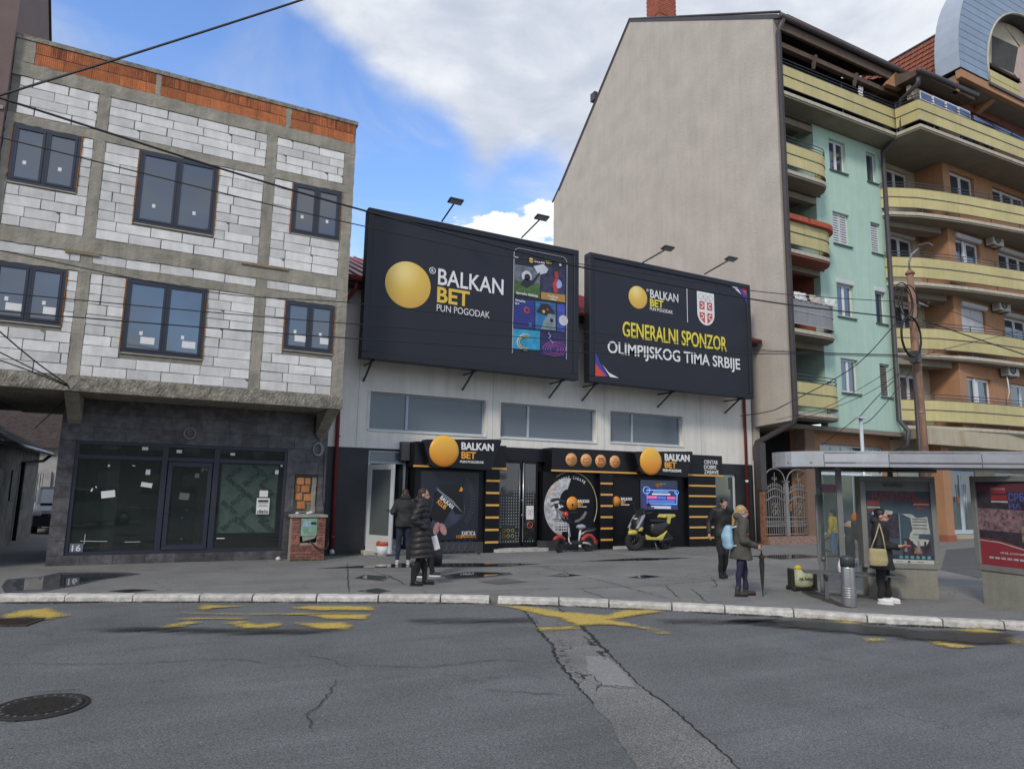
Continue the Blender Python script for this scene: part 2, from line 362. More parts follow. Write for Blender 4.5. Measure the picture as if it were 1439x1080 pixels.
# kerb stones, each its own piece
kerb = bpy.data.objects.new('kerb', None); COL.objects.link(kerb); kerb['kind'] = 'structure'; MW['kerb'] = Matrix.Identity(4)
def kerb_run():
    pts = [Vector((*p, 0)) for p in KB[1:13]]; seg = []; d = 0
    for a, b in zip(pts, pts[1:]): seg.append((d, a, b)); d += (b-a).length
    def at(t):
        for s, a, b in seg:
            if t <= s+(b-a).length+1e-6: u = (b-a).normalized(); return a+u*(t-s), u
        s, a, b = seg[-1]; return b, (b-a).normalized()
    t = 0; k = 0
    while t < d-1:
        L = random.choice((.98, 1.0, 1.0, .8, 1.0)); g = .012
        if abs(at(t)[0].x-5.02) < .45: t += .12
        p, u = at(t+g); q, _ = at(min(d, t+L-g)); u = (q-p).normalized(); nrm = Vector((-u.y, u.x, 0))   # towards the pavement
        if nrm.y < 0: nrm = -nrm
        p = p-nrm*.012; q = q-nrm*.012; dz = random.uniform(-.006, .006)
        prof = [(0, ROAD-.1), (.0, -.03+dz), (.02, .008+dz), (.17, .012+dz), (.17, -.2)]
        vs = []; ns_ = 6; j_ = lambda a: random.uniform(-a, a)
        for i_ in range(ns_+1):
            e = p.lerp(q, i_/ns_); chip = .022 if i_ in (0, ns_) and random.random() < .4 else 0
            for k_, (a, z) in enumerate(prof): a2 = a+j_(.005)+(chip if k_ in (1, 2) else 0); vs.append((e.x+nrm.x*a2, e.y+nrm.y*a2, z+j_(.004)-(chip*.6 if k_ == 2 else 0)))
        n = len(prof); mb = MB(); mb.add(vs, [tuple(range(n)), tuple(range(n*ns_, n*ns_+n))[::-1]]+[(i+n*k_, i+n+n*k_, (i+1) % n+n+n*k_, (i+1) % n+n*k_) for i in range(n) for k_ in range(ns_)])
        mb.build('kerb_stone', m_kerb, kerb); t += L; k += 1
kerb_run()
m_kd = worn('gutter_dirt', (.045, .042, .036), .9, .80, 1.05, 3, (.4, 2, 1), fine=30)
for a, b_ in zip(KB[2:13], KB[3:14]):
    a, b_ = Vector(a), Vector(b_); t_ = (b_-a).normalized(); n_ = Vector((-t_.y, t_.x)); n_ = -n_ if n_.y > 0 else n_
    grid_sheet('gutter_dirt', [tuple(a+n_*.0), tuple(b_+n_*.0), tuple(b_+n_*.16), tuple(a+n_*.16)], ROAD+.013, m_kd, edge=.10)
# the long trench patch across the carriageway
PL = [(735, 856), (748, 872), (757, 885), (775, 905), (782, 925), (800, 950), (815, 968), (835, 990), (852, 1010), (872, 1040), (893, 1080), (930, 1140)]
PR = [(784, 853), (800, 868), (822, 885), (842, 905), (862, 925), (886, 950), (905, 968), (940, 992), (975, 1022), (1010, 1052), (1040, 1082), (1090, 1140)]
pl = [tuple(on_z(*p, ROAD).xy) for p in PL]; pr = [tuple(on_z(*p, ROAD).xy) for p in PR]
def jag(pts, step=.09, amp=.02):
    out = []
    for a, b in zip(pts, pts[1:]):
        a = Vector(a); b = Vector(b); n = max(1, int((b-a).length/step)); pn = (b-a).orthogonal().normalized()
        for i in range(n): p = a.lerp(b, i/n)+pn*random.uniform(-amp, amp); out.append((p.x, p.y))
    return out+[tuple(pts[-1])]
jl, jr = jag(pl), jag(pr)
grid_sheet('road_patch', jl+jr[::-1], ROAD+.004, m_patch)
m_gap = worn('ragged_gap', (.02, .02, .018), .95, .62, .74, 9, (1, 1, 1))
def ribbon(name, pts, w, z, mat, step=.06, amp=.012, taper=True):
    c = jag(pts, step, amp); L = []; Rr = []
    for i, p in enumerate(c):
        a = Vector(c[max(0, i-1)]); b = Vector(c[min(len(c)-1, i+1)]); t = (b-a); t = t.normalized() if t.length else Vector((1, 0)); nn = Vector((-t.y, t.x))
        ww = w*random.uniform(.3, 1)*(min(1, .25+4*min(i, len(c)-1-i)/len(c)) if taper else 1)/2; L.append(Vector(p)+nn*ww); Rr.append(Vector(p)-nn*ww)
    mb = MB()
    for i in range(len(c)-1): mb.quad((*L[i], z), (*Rr[i], z), (*Rr[i+1], z), (*L[i+1], z))
    return tag(mb.build(name, mat), kind='structure')
ribbon('road_crack', pl[:8], .045, ROAD+.008, m_dark, .04, .02)
ribbon('road_crack', pr, .028, ROAD+.008, m_dark, .04, .014)
ribbon('road_crack', pr[:5], .06, ROAD+.009, m_dark, .05, .03)
def zs(pts, z=ROAD): return [tuple(on_z(x, y, z).xy) for x, y in pts]
grid_sheet('road_crack', zs([(775, 890), (790, 893), (805, 915), (812, 935), (830, 950), (836, 962), (815, 965), (800, 950), (785, 925)]), ROAD+.010, worn('rubble_gap', (.03, .03, .027), .95, .93, 1.06, 9, (1, 1, 1), fine=30), edge=.2)
grid_sheet('road_crack', zs([(812, 888), (830, 895), (850, 913), (862, 932), (846, 930), (826, 908)]), ROAD+.010, MATS['rubble_gap'], edge=.1)
grid_sheet('road_mend', zs([(822, 922), (850, 921), (878, 945), (893, 966), (845, 963), (826, 945)]), ROAD+.007, worn('mend_concrete', (.24, .235, .228), .85, .62, .8, 3, (1, 1, 1), fine=40), edge=.08)
for pts in ([(0, 932), (90, 934), (150, 934), (260, 929), (330, 926), (400, 936)], [(480, 931), (520, 936), (600, 938), (660, 931), (700, 928), (780, 932)], [(475, 955), (455, 985), (430, 1005), (442, 1030)], [(672, 969), (740, 974), (810, 978)],
            [(430, 920), (465, 928), (495, 940)], [(1075, 860), (1015, 862)], [(835, 962), (850, 966), (905, 968)], [(801, 946), (812, 952), (830, 948), (845, 962), (838, 975)], [(745, 872), (765, 880), (800, 882), (818, 876)], [(0, 1020), (60, 1002)], [(40, 975), (118, 968)]):
    ribbon('road_crack', zs(pts), .013, ROAD+.012, m_dark, .07, .02)
for pts in ([(748, 792), (800, 806), (855, 818), (905, 832), (958, 846)], [(935, 822), (955, 842)], [(970, 826), (995, 847)], [(518, 800), (560, 816), (700, 812)], [(488, 790), (490, 835)], [(540, 805), (570, 822)], [(650, 833), (760, 828), (900, 824), (1050, 812), (1110, 818)],
            [(560, 788), (700, 796), (900, 795), (1060, 803)], [(0, 800), (150, 803), (300, 799), (460, 797)], [(1000, 812), (1008, 822), (1000, 826)], [(815, 828), (850, 840), (866, 842)]):
    ribbon('pavement_crack', zs(pts, 0), .02, .012, m_dark, .07, .02)
# worn yellow bus-stop marking
m_yel = worn('yellow_paint', (.52, .38, .085), .8, .76, 1.16, 6, (.55, 1.8, 1), fine=40)
def Z5(*p): return [(x/2.878, 820+y/2.878) for x, y in p]
def Z6(*p): return [(480+x/2.878, 820+y/2.878) for x, y in p]
def Z7(*p): return [(940+x/2.884, 820+y/2.884) for x, y in p]
YEL = [Z5((0,130),(60,112),(200,98),(300,130),(180,150),(110,140),(0,147)), Z5((780,104),(820,86),(1015,88),(960,98),(870,104),(830,112)), Z5((1130,100),(1240,90),(1520,92),(1520,112),(1300,112),(1200,106)), Z5((735,118),(1000,122),(1439,118),(1439,130),(1000,130),(740,126)), Z5((695,140),(1010,138),(1010,147),(700,150)),
       Z5((1230,130),(1340,120),(1510,126),(1490,150),(1320,148)), Z5((605,188),(690,165),(760,152),(840,156),(770,172),(680,188)), Z5((870,156),(980,150),(1050,165),(1140,156),(1145,176),(1080,186),(980,186),(930,172)), Z5((1180,160),(1400,156),(1440,176),(1410,190),(1300,192),(1200,172)),
       Z6((612,88),(720,90),(800,98),(900,116),(960,118),(1060,128),(1140,106),(1240,104),(1320,116),(1200,132),(1110,150),(1180,165),(1290,185),(1345,208),(1280,208),(1200,184),(1080,170),(950,176),(880,145),(760,122),(690,104)), Z6((770,178),(940,172),(985,186),(800,196)),
       Z7((620,155),(700,148),(795,160),(805,178),(700,175)), Z7((780,222),(875,218),(885,236),(795,242)), Z7((1030,234),(1100,234),(1285,262),(1180,268),(1080,254)), Z7((1135,188),(1250,180),(1370,200),(1250,212)), Z7((1270,214),(1445,226),(1445,248),(1340,244)), Z7((780,178),(1140,184),(1140,190),(780,184)), Z7((890,226),(1060,234),(1060,240),(890,234)), Z7((130,236),(200,236),(200,242),(140,242)), Z7((330,240),(450,246),(450,252),(330,248))]
for p in YEL: grid_sheet('road_marking', zs(p), ROAD+.016, m_yel, edge=.14)
# damp, soot and skid stains along the gutter
m_damp = worn('damp_asphalt', (.035, .036, .038), .4, .80, 1.08, 2.4, (.35, 3, 1), fine=40)
m_skid = worn('skid_soot', (.05, .05, .052), .7, .88, 1.2, 1.8, (.2, 7, 1), fine=60)
for p in ([(60, 885), (200, 880), (330, 882), (480, 884), (505, 888), (420, 894), (300, 893), (150, 890)], [(990, 872), (1090, 869), (1180, 874), (1300, 884), (1439, 890), (1439, 912), (1300, 904), (1190, 892), (1070, 882)], [(560, 868), (760, 866), (770, 878), (560, 880)], [(900, 868), (1100, 868), (1120, 880), (930, 880)]):
    grid_sheet('damp_stain', zs(p), ROAD+.020, m_damp if p[0][0] in (60, 990) else m_skid, edge=.35)
# puddles lying on the pavement
m_pud = M('puddle_water', (.03, .032, .035), .02, 0, 1, spec=.75, ior=1.5)
m_wet = worn('wet_rim', (.085, .083, .08), .25, .55, .8, 2.5, (1, 1.6, 1), fine=40)
def puddle(px, rim=1.35):
    pts = zs(px, 0); cx = sum(p[0] for p in pts)/len(pts); cy = sum(p[1] for p in pts)/len(pts)
    grid_sheet('wet_ground', [(cx+(x-cx)*rim, cy+(y-cy)*rim) for x, y in pts], .004, m_wet, edge=.25)
    MB().prism(jag(pts+[pts[0]], .15, .03)[:-1], 'z', .0, .008).build('puddle', m_pud)['kind'] = 'structure'
puddle([(20, 822), (25, 814), (60, 811), (85, 806), (160, 806), (178, 808), (130, 815), (100, 822), (70, 827), (25, 830)], 1.25)
puddle([(160, 830), (185, 828), (212, 829), (180, 832)])
puddle([(505, 812), (515, 808), (545, 810), (535, 815)]); puddle([(508, 830), (530, 827), (545, 830), (530, 833)])
puddle([(632, 808), (660, 804), (705, 805), (708, 807), (670, 811), (640, 811)]); puddle([(775, 809), (790, 806), (812, 808), (795, 810)]); puddle([(888, 811), (905, 808), (925, 810), (905, 812)])
puddle([(460, 798), (560, 792), (660, 791), (748, 792), (700, 796), (560, 797)], 1.1); puddle([(830, 788), (900, 784), (960, 784), (915, 787)], 1.2)
puddle([(1060, 781), (1120, 779), (1160, 782), (1100, 785)], 1.2)
grid_sheet('pavement_mend', zs([(673, 817), (710, 812), (742, 817), (700, 821)], 0), .006, asphalt('mend_dark', (.13, .128, .125), .2, .1))
grid_sheet('driveway', zs([(1322, 800), (1330, 772), (1380, 768), (1439, 768), (1439, 800), (1375, 812)], 0), .005, asphalt('driveway_asphalt', (.11, .108, .11), .3, .1))
grid_sheet('damp_stain', zs([(1118, 822), (1140, 828), (1200, 855), (1180, 852), (1130, 835)], 0), .006, worn('shelter_dirt', (.06, .055, .05), .8, .7, .9, 4), edge=.2)
# grit and litter caught along kerb and walls
gm = M('grit', (.2, .19, .17), .9, .3, 20)
gb = MB()
for i in range(1500):
    t = random.random()
    if t < .45: a = random.uniform(-3, 12); x = a; ys_ = [(b[1]+(c[1]-b[1])*(a-b[0])/(c[0]-b[0])) for b, c in zip(KB, KB[1:]) if b[0] <= a <= c[0]]; y = ys_[0]-abs(random.gauss(0, .12))-.03; z = ROAD
    elif t < .7: x = random.uniform(3.8, 18.5); y = 17.25-abs(random.gauss(0, .12)); z = 0
    else: x = random.uniform(-3, 12); y = random.uniform(3, 17); z = ROAD if y < 12.4-.5*x else 0
    s = random.uniform(.004, .012); gb.box(x-s, x+s, y-s*.8, y+s*.8, z, z+s, m=None)
tag(gb.build('grit', gm), kind='stuff')
# manhole
def manhole():
    c = on_z(57, 993, ROAD); t = thing('manhole_cover', 'round cast iron manhole cover let into the carriageway', 'manhole cover', (c.x, c.y, ROAD)); t.scale = (.88, .88, 1)
    mi = M('cast_iron', (.05, .048, .045), .55, .3, 30, .6, 140, metal=.6)
    mc = M('manhole_ring_concrete', (.13, .125, .115), .9, .2, 20, .5)
    MB().lathe([(.40, 0), (.40, .012), (.36, .014), (.355, .004), (.0001, .004)], seg=48).build('frame', mi, t, True)
    MB().lathe([(.345, 0), (.345, .013), (.33, .014), (.30, .014), (.295, .010), (.0001, .010)], seg=48).build('lid', mi, t, True)
    b = MB()
    for i in range(-7, 8):
        w = math.sqrt(max(0, .27**2-(i*.036)**2)); b.box(-w, w, i*.036-.007, i*.036+.007, .008, .016)
    o = b.build('tread_bar', mi, t, True); tag(o, kind='stuff')
    b = MB()
    for i in range(24): a = i*math.pi/12; m = Matrix.Rotation(a, 4, 'Z'); b.box(.30, .325, -.012, .012, .012, .017, m=m)
    tag(b.build('rim_stud', mc, t, True), kind='stuff')
manhole()
def drain():
    c = on_z(16, 875, ROAD); t = thing('drain_grate', 'rusty iron drain grate in the gutter at the left edge', 'drain', (c.x, c.y, ROAD), R_(-19))
    mi = M('rusty_iron', (.07, .05, .04), .7, .4, 20, .5, 90, metal=.3)
    for x0, x1, y0, y1 in ((-.3, .3, -.25, -.21), (-.3, .3, .21, .25), (-.3, -.26, -.21, .21), (.26, .3, -.21, .21)): box('frame', mi, t, x0, x1, y0, y1, 0, .022, local=True)
    for i in range(9): box('bar', mi, t, -.24+i*.06, -.215+i*.06, -.21, .21, .002, .018, local=True)
drain()

# ================================================================== UNFINISHED BUILDING (left)
m_aac = M('aerated_block', (.70, .695, .665), .92, .12, 4, .5, 45, rand=.16, streak=.14)
m_conc = M('rough_concrete', (.34, .315, .255), .95, .22, 3, .8, 26, streak=.30)
m_mort = M('block_mortar', (.22, .21, .175), .95, .2, 6, .8, 40)
m_slab = M('slab_concrete', (.235, .215, .175), .95, .45, 7, .6, 30, speck=35)
m_clay = M('clay_block', (.50, .17, .065), .9, .18, 6, .5, 30, rand=.22, streak=.35)
m_clay2 = M('stained_clay_block', (.46, .15, .06), .9, .2, 9, .5, 30, rand=.25, streak=.85, sts=(9, 9, .4))
m_foam = M('expanding_foam', (.42, .17, .03), .9, .3, 20, .9, 40)
m_fr = M('anthracite_frame', (.030, .035, .050), .38, .06, 3, spec=.5)
m_pane = glass('dark_window_glass', (.022, .030, .040), .04, 1.0, ior=1.75)
m_sheet = M('white_paper', (.75, .75, .74), .8, .05)
ub = thing('unfinished_building', 'raw two-storey block building over a grey tiled shop, left of the white building', 'building', (.2, 17.2, 0))
X0, X1, FY = -3.24, 3.70, 15.85; GX0_ = -1.86
box('block_wall', m_mort, ub, X0, X1, FY+.02, FY+.3, 3.8, 10.1)
box('side_wall', m_mort, ub, X1-.25, X1-.002, FY+.3, 21.8, 3.8, 10.5)
box('side_wall', m_mort, ub, X0, X0+.25, FY+.3, 21.8, 3.8, 10.5)
box('rear_wall', m_mort, ub, GX0_+.25, X1-.25, 21.8, 22, 0, 3.8); box('rear_wall', m_mort, ub, X0+.25, X1-.25, 21.5, 21.8, 3.8, 10.5)
box('roof_slab', m_slab, ub, X0-.02, X1+.03, FY-.03, 21.9, 10.585, 10.68)
box('floor_slab', m_slab, ub, X0, X1+.02, FY-.02, 21.8, 3.5, 3.62)
# coarse honeycombed slab edge
def rough_slab():
    nx, nz = 200, 6; vs = []; fs = []
    for j in range(nz+1):
        for i in range(nx+1):
            x = X0+(X1+.02-X0)*i/nx; z = 3.5+.31*j/nz; e = 0 if j in (0, nz) else .55
            vs.append((x, FY-.035-random.uniform(0, .028)*e, z+random.uniform(-.006, .01)*(1 if j else .4)))
    for j in range(nz):
        for i in range(nx): a = j*(nx+1)+i; fs.append((a, a+1, a+nx+2, a+nx+1))
    mb = MB(); mb.add(vs, fs); mb.box(X0, X1+.02, FY-.03, FY+.02, 3.502, 3.80); mb.build('slab_edge', m_slab, ub)
rough_slab()
def rough_band(name, x0, x1, z0, z1, mat, proud=.008, parent=ub, Yf=None):
    Yf = FY if Yf is None else Yf
    nx = max(2, int((x1-x0)/.09)); nz = max(2, int((z1-z0)/.09)); vs = []; fs = []
    for j in range(nz+1):
        for i in range(nx+1):
            ex = (random.uniform(-.008, .008) if i in (0, nx) else 0); ez = (random.uniform(-.008, .008) if j in (0, nz) else 0)
            vs.append((x0+(x1-x0)*i/nx+ex, Yf-proud-random.uniform(0, .007), z0+(z1-z0)*j/nz+ez))
    for j in range(nz):
        for i in range(nx): a = j*(nx+1)+i; fs.append((a, a+1, a+nx+2, a+nx+1))
    mb = MB(); mb.add(vs, fs); k = len(mb.v)
    per = [i for i in range(nx+1)]+[(j*(nx+1)+nx) for j in range(1, nz+1)]+[nz*(nx+1)+i for i in range(nx-1, -1, -1)]+[j*(nx+1) for j in range(nz-1, 0, -1)]
    mb.add([(mb.v[i][0], Yf+.03, mb.v[i][2]) for i in per], []);  n = len(per)
    mb.f += [(per[(i+1) % n], per[i], k+i, k+(i+1) % n) for i in range(n)]; mb.mi += [0]*n; mb.sm += [False]*n
    return mb.build(name, mat, parent)
for x0, x1, s in ((-1.73, -1.52, 0), (1.64, 1.87, 0), (3.44, 3.70, 0)):
    for z0, z1 in ((3.80, 5.93), (6.12, 6.33), (6.65, 8.78), (8.98, 9.8)): rough_band('concrete_column', x0, x1, z0, z1, m_conc)
rough_band('concrete_column', X0, -3.10, 3.80, 5.93, m_conc); rough_band('concrete_column', X0, -3.10, 6.65, 8.78, m_conc)
rough_band('concrete_beam', X0, X1, 9.8, 10.09, m_conc, .012); rough_band('lintel_beam', X0, X1, 8.78, 8.98, m_conc, .010); rough_band('concrete_beam', X0, X1, 6.33, 6.65, m_conc, .014); rough_band('lintel_beam', X0, X1, 5.93, 6.12, m_conc, .010)
box('formwork_board', M('old_board', (.24, .19, .12), .9, .3, 8), ub, 1.3, 2.3, FY-.05, FY-.012, 6.60, 6.66); box('formwork_board', MATS['old_board'], ub, -2.0, -1.4, FY-.04, FY-.012, 6.28, 6.345)
WIN = [(-3.12, -1.93, 7.53, 8.78), (-.89, .68, 7.12, 8.78), (2.28, 3.44, 7.51, 8.78), (-3.12, -1.91, 4.74, 5.93), (-.88, .68, 4.34, 5.93), (2.30, 3.44, 4.75, 5.93)]
RG = [(-3.10, -1.73), (-1.52, 1.64), (1.87, 3.44)]
_bm = [0]
def course(z0, z1, off):
    for a, b in RG:
        iv = [(a, b)]
        for w in WIN:
            if w[2]-.02 < (z0+z1)/2 < w[3]:
                nv = []
                for p, q in iv:
                    if w[0] > p: nv.append((p, min(q, w[0])))
                    if w[1] < q: nv.append((max(p, w[1]), q))
                iv = [v for v in nv if v[1]-v[0] > .05]
        for p, q in iv:
            x = p; first = True
            while x < q-.01:
                L = random.uniform(.58, .64) if not first else random.choice((.22, .35, .48, .6, .3)); first = False
                if q-(x+L) < .13: L = q-x
                x1 = min(q, x+L); g = random.uniform(.004, .012); y = FY-random.uniform(0, .010); t = random.uniform(-.003, .003)
                w = x1-x-2*g
                if w > .03:
                    mb = MB(); j = lambda: random.uniform(-.003, .003)
                    A = (x+g+j(), z0+.006+t+j()); B = (x1-g+j(), z0+.006-t+j()); C = (x1-g+j(), z1-.006-t+j()); D = (x+g+j(), z1-.006+t+j())
                    if random.random() < .09: c = random.uniform(.03, .07); poly = [A, B, (C[0], C[1]-c), (C[0]-c, C[1]-c*.3), (C[0]-c*1.3, C[1]), D]
                    else: poly = [A, B, C, D]
                    mb.prism(poly, 'y', y, FY+.022); mb.build('block', m_aac, ub, bevel=.004); _bm[0] += 1
                x = x1
def courses(z0, z1, n):
    for i in range(n): course(z0+(z1-z0)*i/n, z0+(z1-z0)*(i+1)/n, i % 2)
courses(3.81, 5.92, 10); courses(6.125, 6.325, 1); courses(6.66, 8.77, 10); courses(8.99, 9.79, 4)
# clay blocks of the parapet
for r, (z0, z1) in enumerate(((10.095, 10.335), (10.345, 10.58))):
    x = X0+.34
    cuts = [(-.72, -.62), (2.02, 2.14)]
    while x < X1-.05:
        L = min(.50 if r == 0 else .26+.24*(random.random() < .5), X1-.02-x)
        skip = [c for c in cuts if x < c[0] < x+L or c[0] <= x < c[1]]
        if skip:
            c = skip[0]
            if c[0] <= x: x = c[1]; continue
            L = c[0]-x
        if L > .06:
            mb = MB(); n = max(2, int(L/.035)); poly = []
            for i in range(n): a = x+.004+(L-.008)*i/n; b = x+.004+(L-.008)*(i+1)/n; poly += [(a, FY-.012), (a+(b-a)*.6, FY-.012), (a+(b-a)*.62, FY-.006), (b, FY-.006)]
            poly += [(x+L-.004, FY+.2), (x+.004, FY+.2)]
            mb.prism(poly, 'z', z0+random.uniform(0, .004), z1-random.uniform(.002, .008)); mb.build('clay_block', m_clay if r == 0 or random.random() < .35 else m_clay2, ub)
        x += L
box('mortar_strip', m_mort, ub, X0, X1-.01, FY+.005, FY+.19, 10.091, 10.58)
rough_band('concrete_column', X0, X0+.33, 10.10, 10.58, m_conc, .006)
for c in ((-.72, -.62), (2.02, 2.14)): rough_band('concrete_column', c[0], c[1], 10.10, 10.58, m_conc, .004)
def win(parent, x0, x1, z0, z1, Y, cols=2, fr=m_fr, pane=m_pane, fw=.055, d=.07, sash=True, label=None, transom=None, proud=0):
    """window: frame with a sash and a pane for each light"""
    b = MB(); Yf = Y-proud
    b.box(x0, x1, Yf, Yf+d, z0, z0+fw); b.box(x0, x1, Yf, Yf+d, z1-fw, z1); b.box(x0, x0+fw, Yf, Yf+d, z0+fw, z1-fw); b.box(x1-fw, x1, Yf, Yf+d, z0+fw, z1-fw)
    wd = (x1-x0-2*fw)/cols; ed = [x0+fw+wd*i for i in range(cols+1)]
    for e in ed[1:-1]: b.box(e-fw*.45, e+fw*.45, Yf+.002, Yf+d-.002, z0+fw, z1-fw)
    f = b.build('window', fr, parent, bevel=.004)
    if label: f['label'] = label
    for i in range(cols):
        a, c = ed[i]+(fw*.45 if i else 0), ed[i+1]-(fw*.45 if i < cols-1 else 0)
        if sash:
            s = fw*.75; q = MB(); y0, y1 = Yf-.012, Yf+d*.6
            q.box(a, c, y0, y1, z0+fw, z0+fw+s); q.box(a, c, y0, y1, z1-fw-s, z1-fw); q.box(a, a+s, y0, y1, z0+fw+s, z1-fw-s); q.box(c-s, c, y0, y1, z0+fw+s, z1-fw-s)
            q.build('sash', fr, f, bevel=.003)
            MB().box(a+s, c-s, Yf+.018, Yf+.03, z0+fw+s, z1-fw-s).build('pane', pane, f)
        else: MB().box(a, c, Yf+.018, Yf+.03, z0+fw, z1-fw).build('pane', pane, f)
    return f
for k, (x0, x1, z0, z1) in enumerate(WIN):
    f = win(ub, x0+.015, x1-.015, z0+.03, z1-.004, FY-.012, 2, d=.08, fw=.06)
    box('sill_strip', M('pale_sill', (.42, .38, .31), .8, .2), ub, x0, x1, FY-.012, FY+.03, z0+.004, z0+.026)
    fb = MB()
    for s in range(2):
        xx = x1-.013 if s else x0+.002; z = z0+.02
        while z < z1-.05: h = random.uniform(.03, .09); fb.box(xx, xx+.012, FY-.018-random.uniform(0, .02), FY+.02, z, z+h); z += h
    tag(fb.build('foam_seam', m_foam, ub), kind='stuff')
    xm = (x0+x1)/2
    for s in (0, 1):
        cx = (x0+xm)/2-.03 if not s else (xm+x1)/2-.03
        a = .06; MB().box(cx-a/2, cx+a/2, FY+.001, FY+.005, z0+.42, z0+.42+a*1.3).build('sticker', m_sheet, f)
        if k > 2: MB().box(cx+.0, cx+.26, FY+.001, FY+.005, z0+.24, z0+.385).build('sticker', m_sheet, f)
# overhang bracket + dark soffit
MB().prism([(17.18, 3.49), (17.18, 2.95), (15.95, 3.49)], 'x', X1-.28, X1-.02).build('bracket_beam', m_conc, ub)
MB().prism([(17.18, 3.49), (17.18, 2.95), (15.95, 3.49)], 'x', -1.75, -1.5).build('bracket_beam', m_conc, ub)
# shop on the ground floor clad in grey tiles
m_tile = M('grey_stone_tile', (.088, .085, .088), .40, .40, 3, .15, 20, rand=.22, speck=7)
m_grout = M('tile_grout', (.05, .05, .052), .9)
m_in = M('shop_interior_plaster', (.24, .25, .24), .9, .2, 2)
GX0, GX1, GY, = -1.86, 3.74, 17.2
SH = (-1.56, 2.80, .20, 2.60)
g = MB(); g.box(GX0, SH[0], GY+.02, GY+.3, 0, 3.5); g.box(SH[1], 3.0, GY+.02, GY+.3, 0, 3.5); g.box(3.55, GX1, GY+.02, GY+.3, 0, 3.5); g.box(3.0, 3.55, GY+.02, GY+.3, 0, 1.08); g.box(3.0, 3.55, GY+.02, GY+.3, 1.95, 3.5); g.box(SH[0], SH[1], GY+.02, GY+.3, SH[3], 3.5); g.box(SH[0], SH[1], GY+.02, GY+.3, 0, SH[2]); g.build('shop_wall', m_grout, ub)
def tiles(x0, x1, z0, z1, holes, tw=.6, th=.3):
    z = z0; r = 0
    while z < z1-.02:
        zt = min(z1, z+th); x = x0-(r % 2)*tw/2
        while x < x1-.01:
            a, b = max(x, x0), min(x+tw, x1); iv = [(a, b)]
            for h in holes:
                if z < h[3]-.01 and zt > h[2]+.01:
                    nv = []
                    for p, q in iv:
                        if h[0] > p: nv.append((p, min(q, h[0])))
                        if h[1] < q: nv.append((max(p, h[1]), q))
                    iv = [v for v in nv if v[1]-v[0] > .03]
            for p, q in iv: box('tile', m_tile, ub, p+.003, q-.003, GY-random.uniform(0, .003), GY+.022, z+.003, zt-.003)
            x += tw
        z = zt; r += 1
HOLE = (3.0, 3.55, 1.08, 1.95)
tiles(GX0, GX1, 0.0, .2, [HOLE], .6, .2); tiles(GX0, GX1, .2, 2.6, [SH, HOLE], .6, .30); tiles(GX0, GX1, 2.6, 3.5, [], .6, .3)
box('side_wall', m_tile, ub, GX0-.0, GX0+.25, GY+.3, 21.8, 0, 3.5); box('side_wall', m_mort, ub, GX1-.2, GX1, GY+.3, 21.8, 0, 3.5)
box('interior_wall', m_in, ub, GX0+.25, GX1-.2, 21.3, 21.5, 0, 3.49); box('interior_floor', M('interior_screed', (.16, .155, .15), .8, .2), ub, GX0+.25, GX1-.2, GY+.3, 21.5, .02, .18)
box('interior_pillar', m_in, ub, -1.0, -.75, 18.6, 18.9, .18, 3.4); box('interior_pillar', m_in, ub, 1.0, 1.3, 19.6, 19.9, .18, 3.4)
m_sg = glass('shop_glass', (.035, .045, .042), .02, 1.0, mixt=.66, ior=1.65)
b = MB(); fw = .07
x0, x1, z0, z1 = SH
for q in ((x0, x1, z0, z0+fw), (x0, x1, z1-fw, z1)): b.box(q[0], q[1], GY+.02, GY+.1, q[2], q[3])
for xx in (x0, x1-fw): b.box(xx, xx+fw, GY+.02, GY+.1, z0+fw, z1-fw)
b.box(.10, .22, GY+.015, GY+.1, z0+fw, z1-fw); b.box(1.17, 1.29, GY+.015, GY+.1, z0+fw, z1-fw)
for xa, xb in ((x0+fw, .10), (.22, 1.17), (1.29, x1-fw)): b.box(xa, xb, GY+.018, GY+.09, 2.22, 2.31)
sf = b.build('shop_window', m_fr, ub, bevel=.004)
for xa, xb in ((x0+fw, .10), (1.29, x1-fw)): box('pane', m_sg, sf, xa, xb, GY+.05, GY+.062, z0+fw, 2.22)
for xa, xb in ((x0+fw, .10), (.22, 1.17), (1.29, x1-fw)): box('pane', m_sg, sf, xa, xb, GY+.05, GY+.062, 2.31, z1-fw)
q = MB(); q.box(.24, 1.15, GY+.0, GY+.06, z0+fw, z0+fw+.11); q.box(.24, 1.15, GY, GY+.06, 2.10, 2.21); q.box(.24, .33, GY, GY+.06, z0+fw+.11, 2.10); q.box(1.06, 1.15, GY, GY+.06, z0+fw+.11, 2.10)
dr = q.build('shop_door', m_fr, ub, bevel=.004)
box('pane', m_sg, dr, .33, 1.06, GY+.03, GY+.04, z0+fw+.11, 2.10)
MB().tube([(.28, GY-.0, 1.1), (.28, GY-.05, 1.1), (.38, GY-.05, 1.1)], .011).build('handle', m_fr, dr)
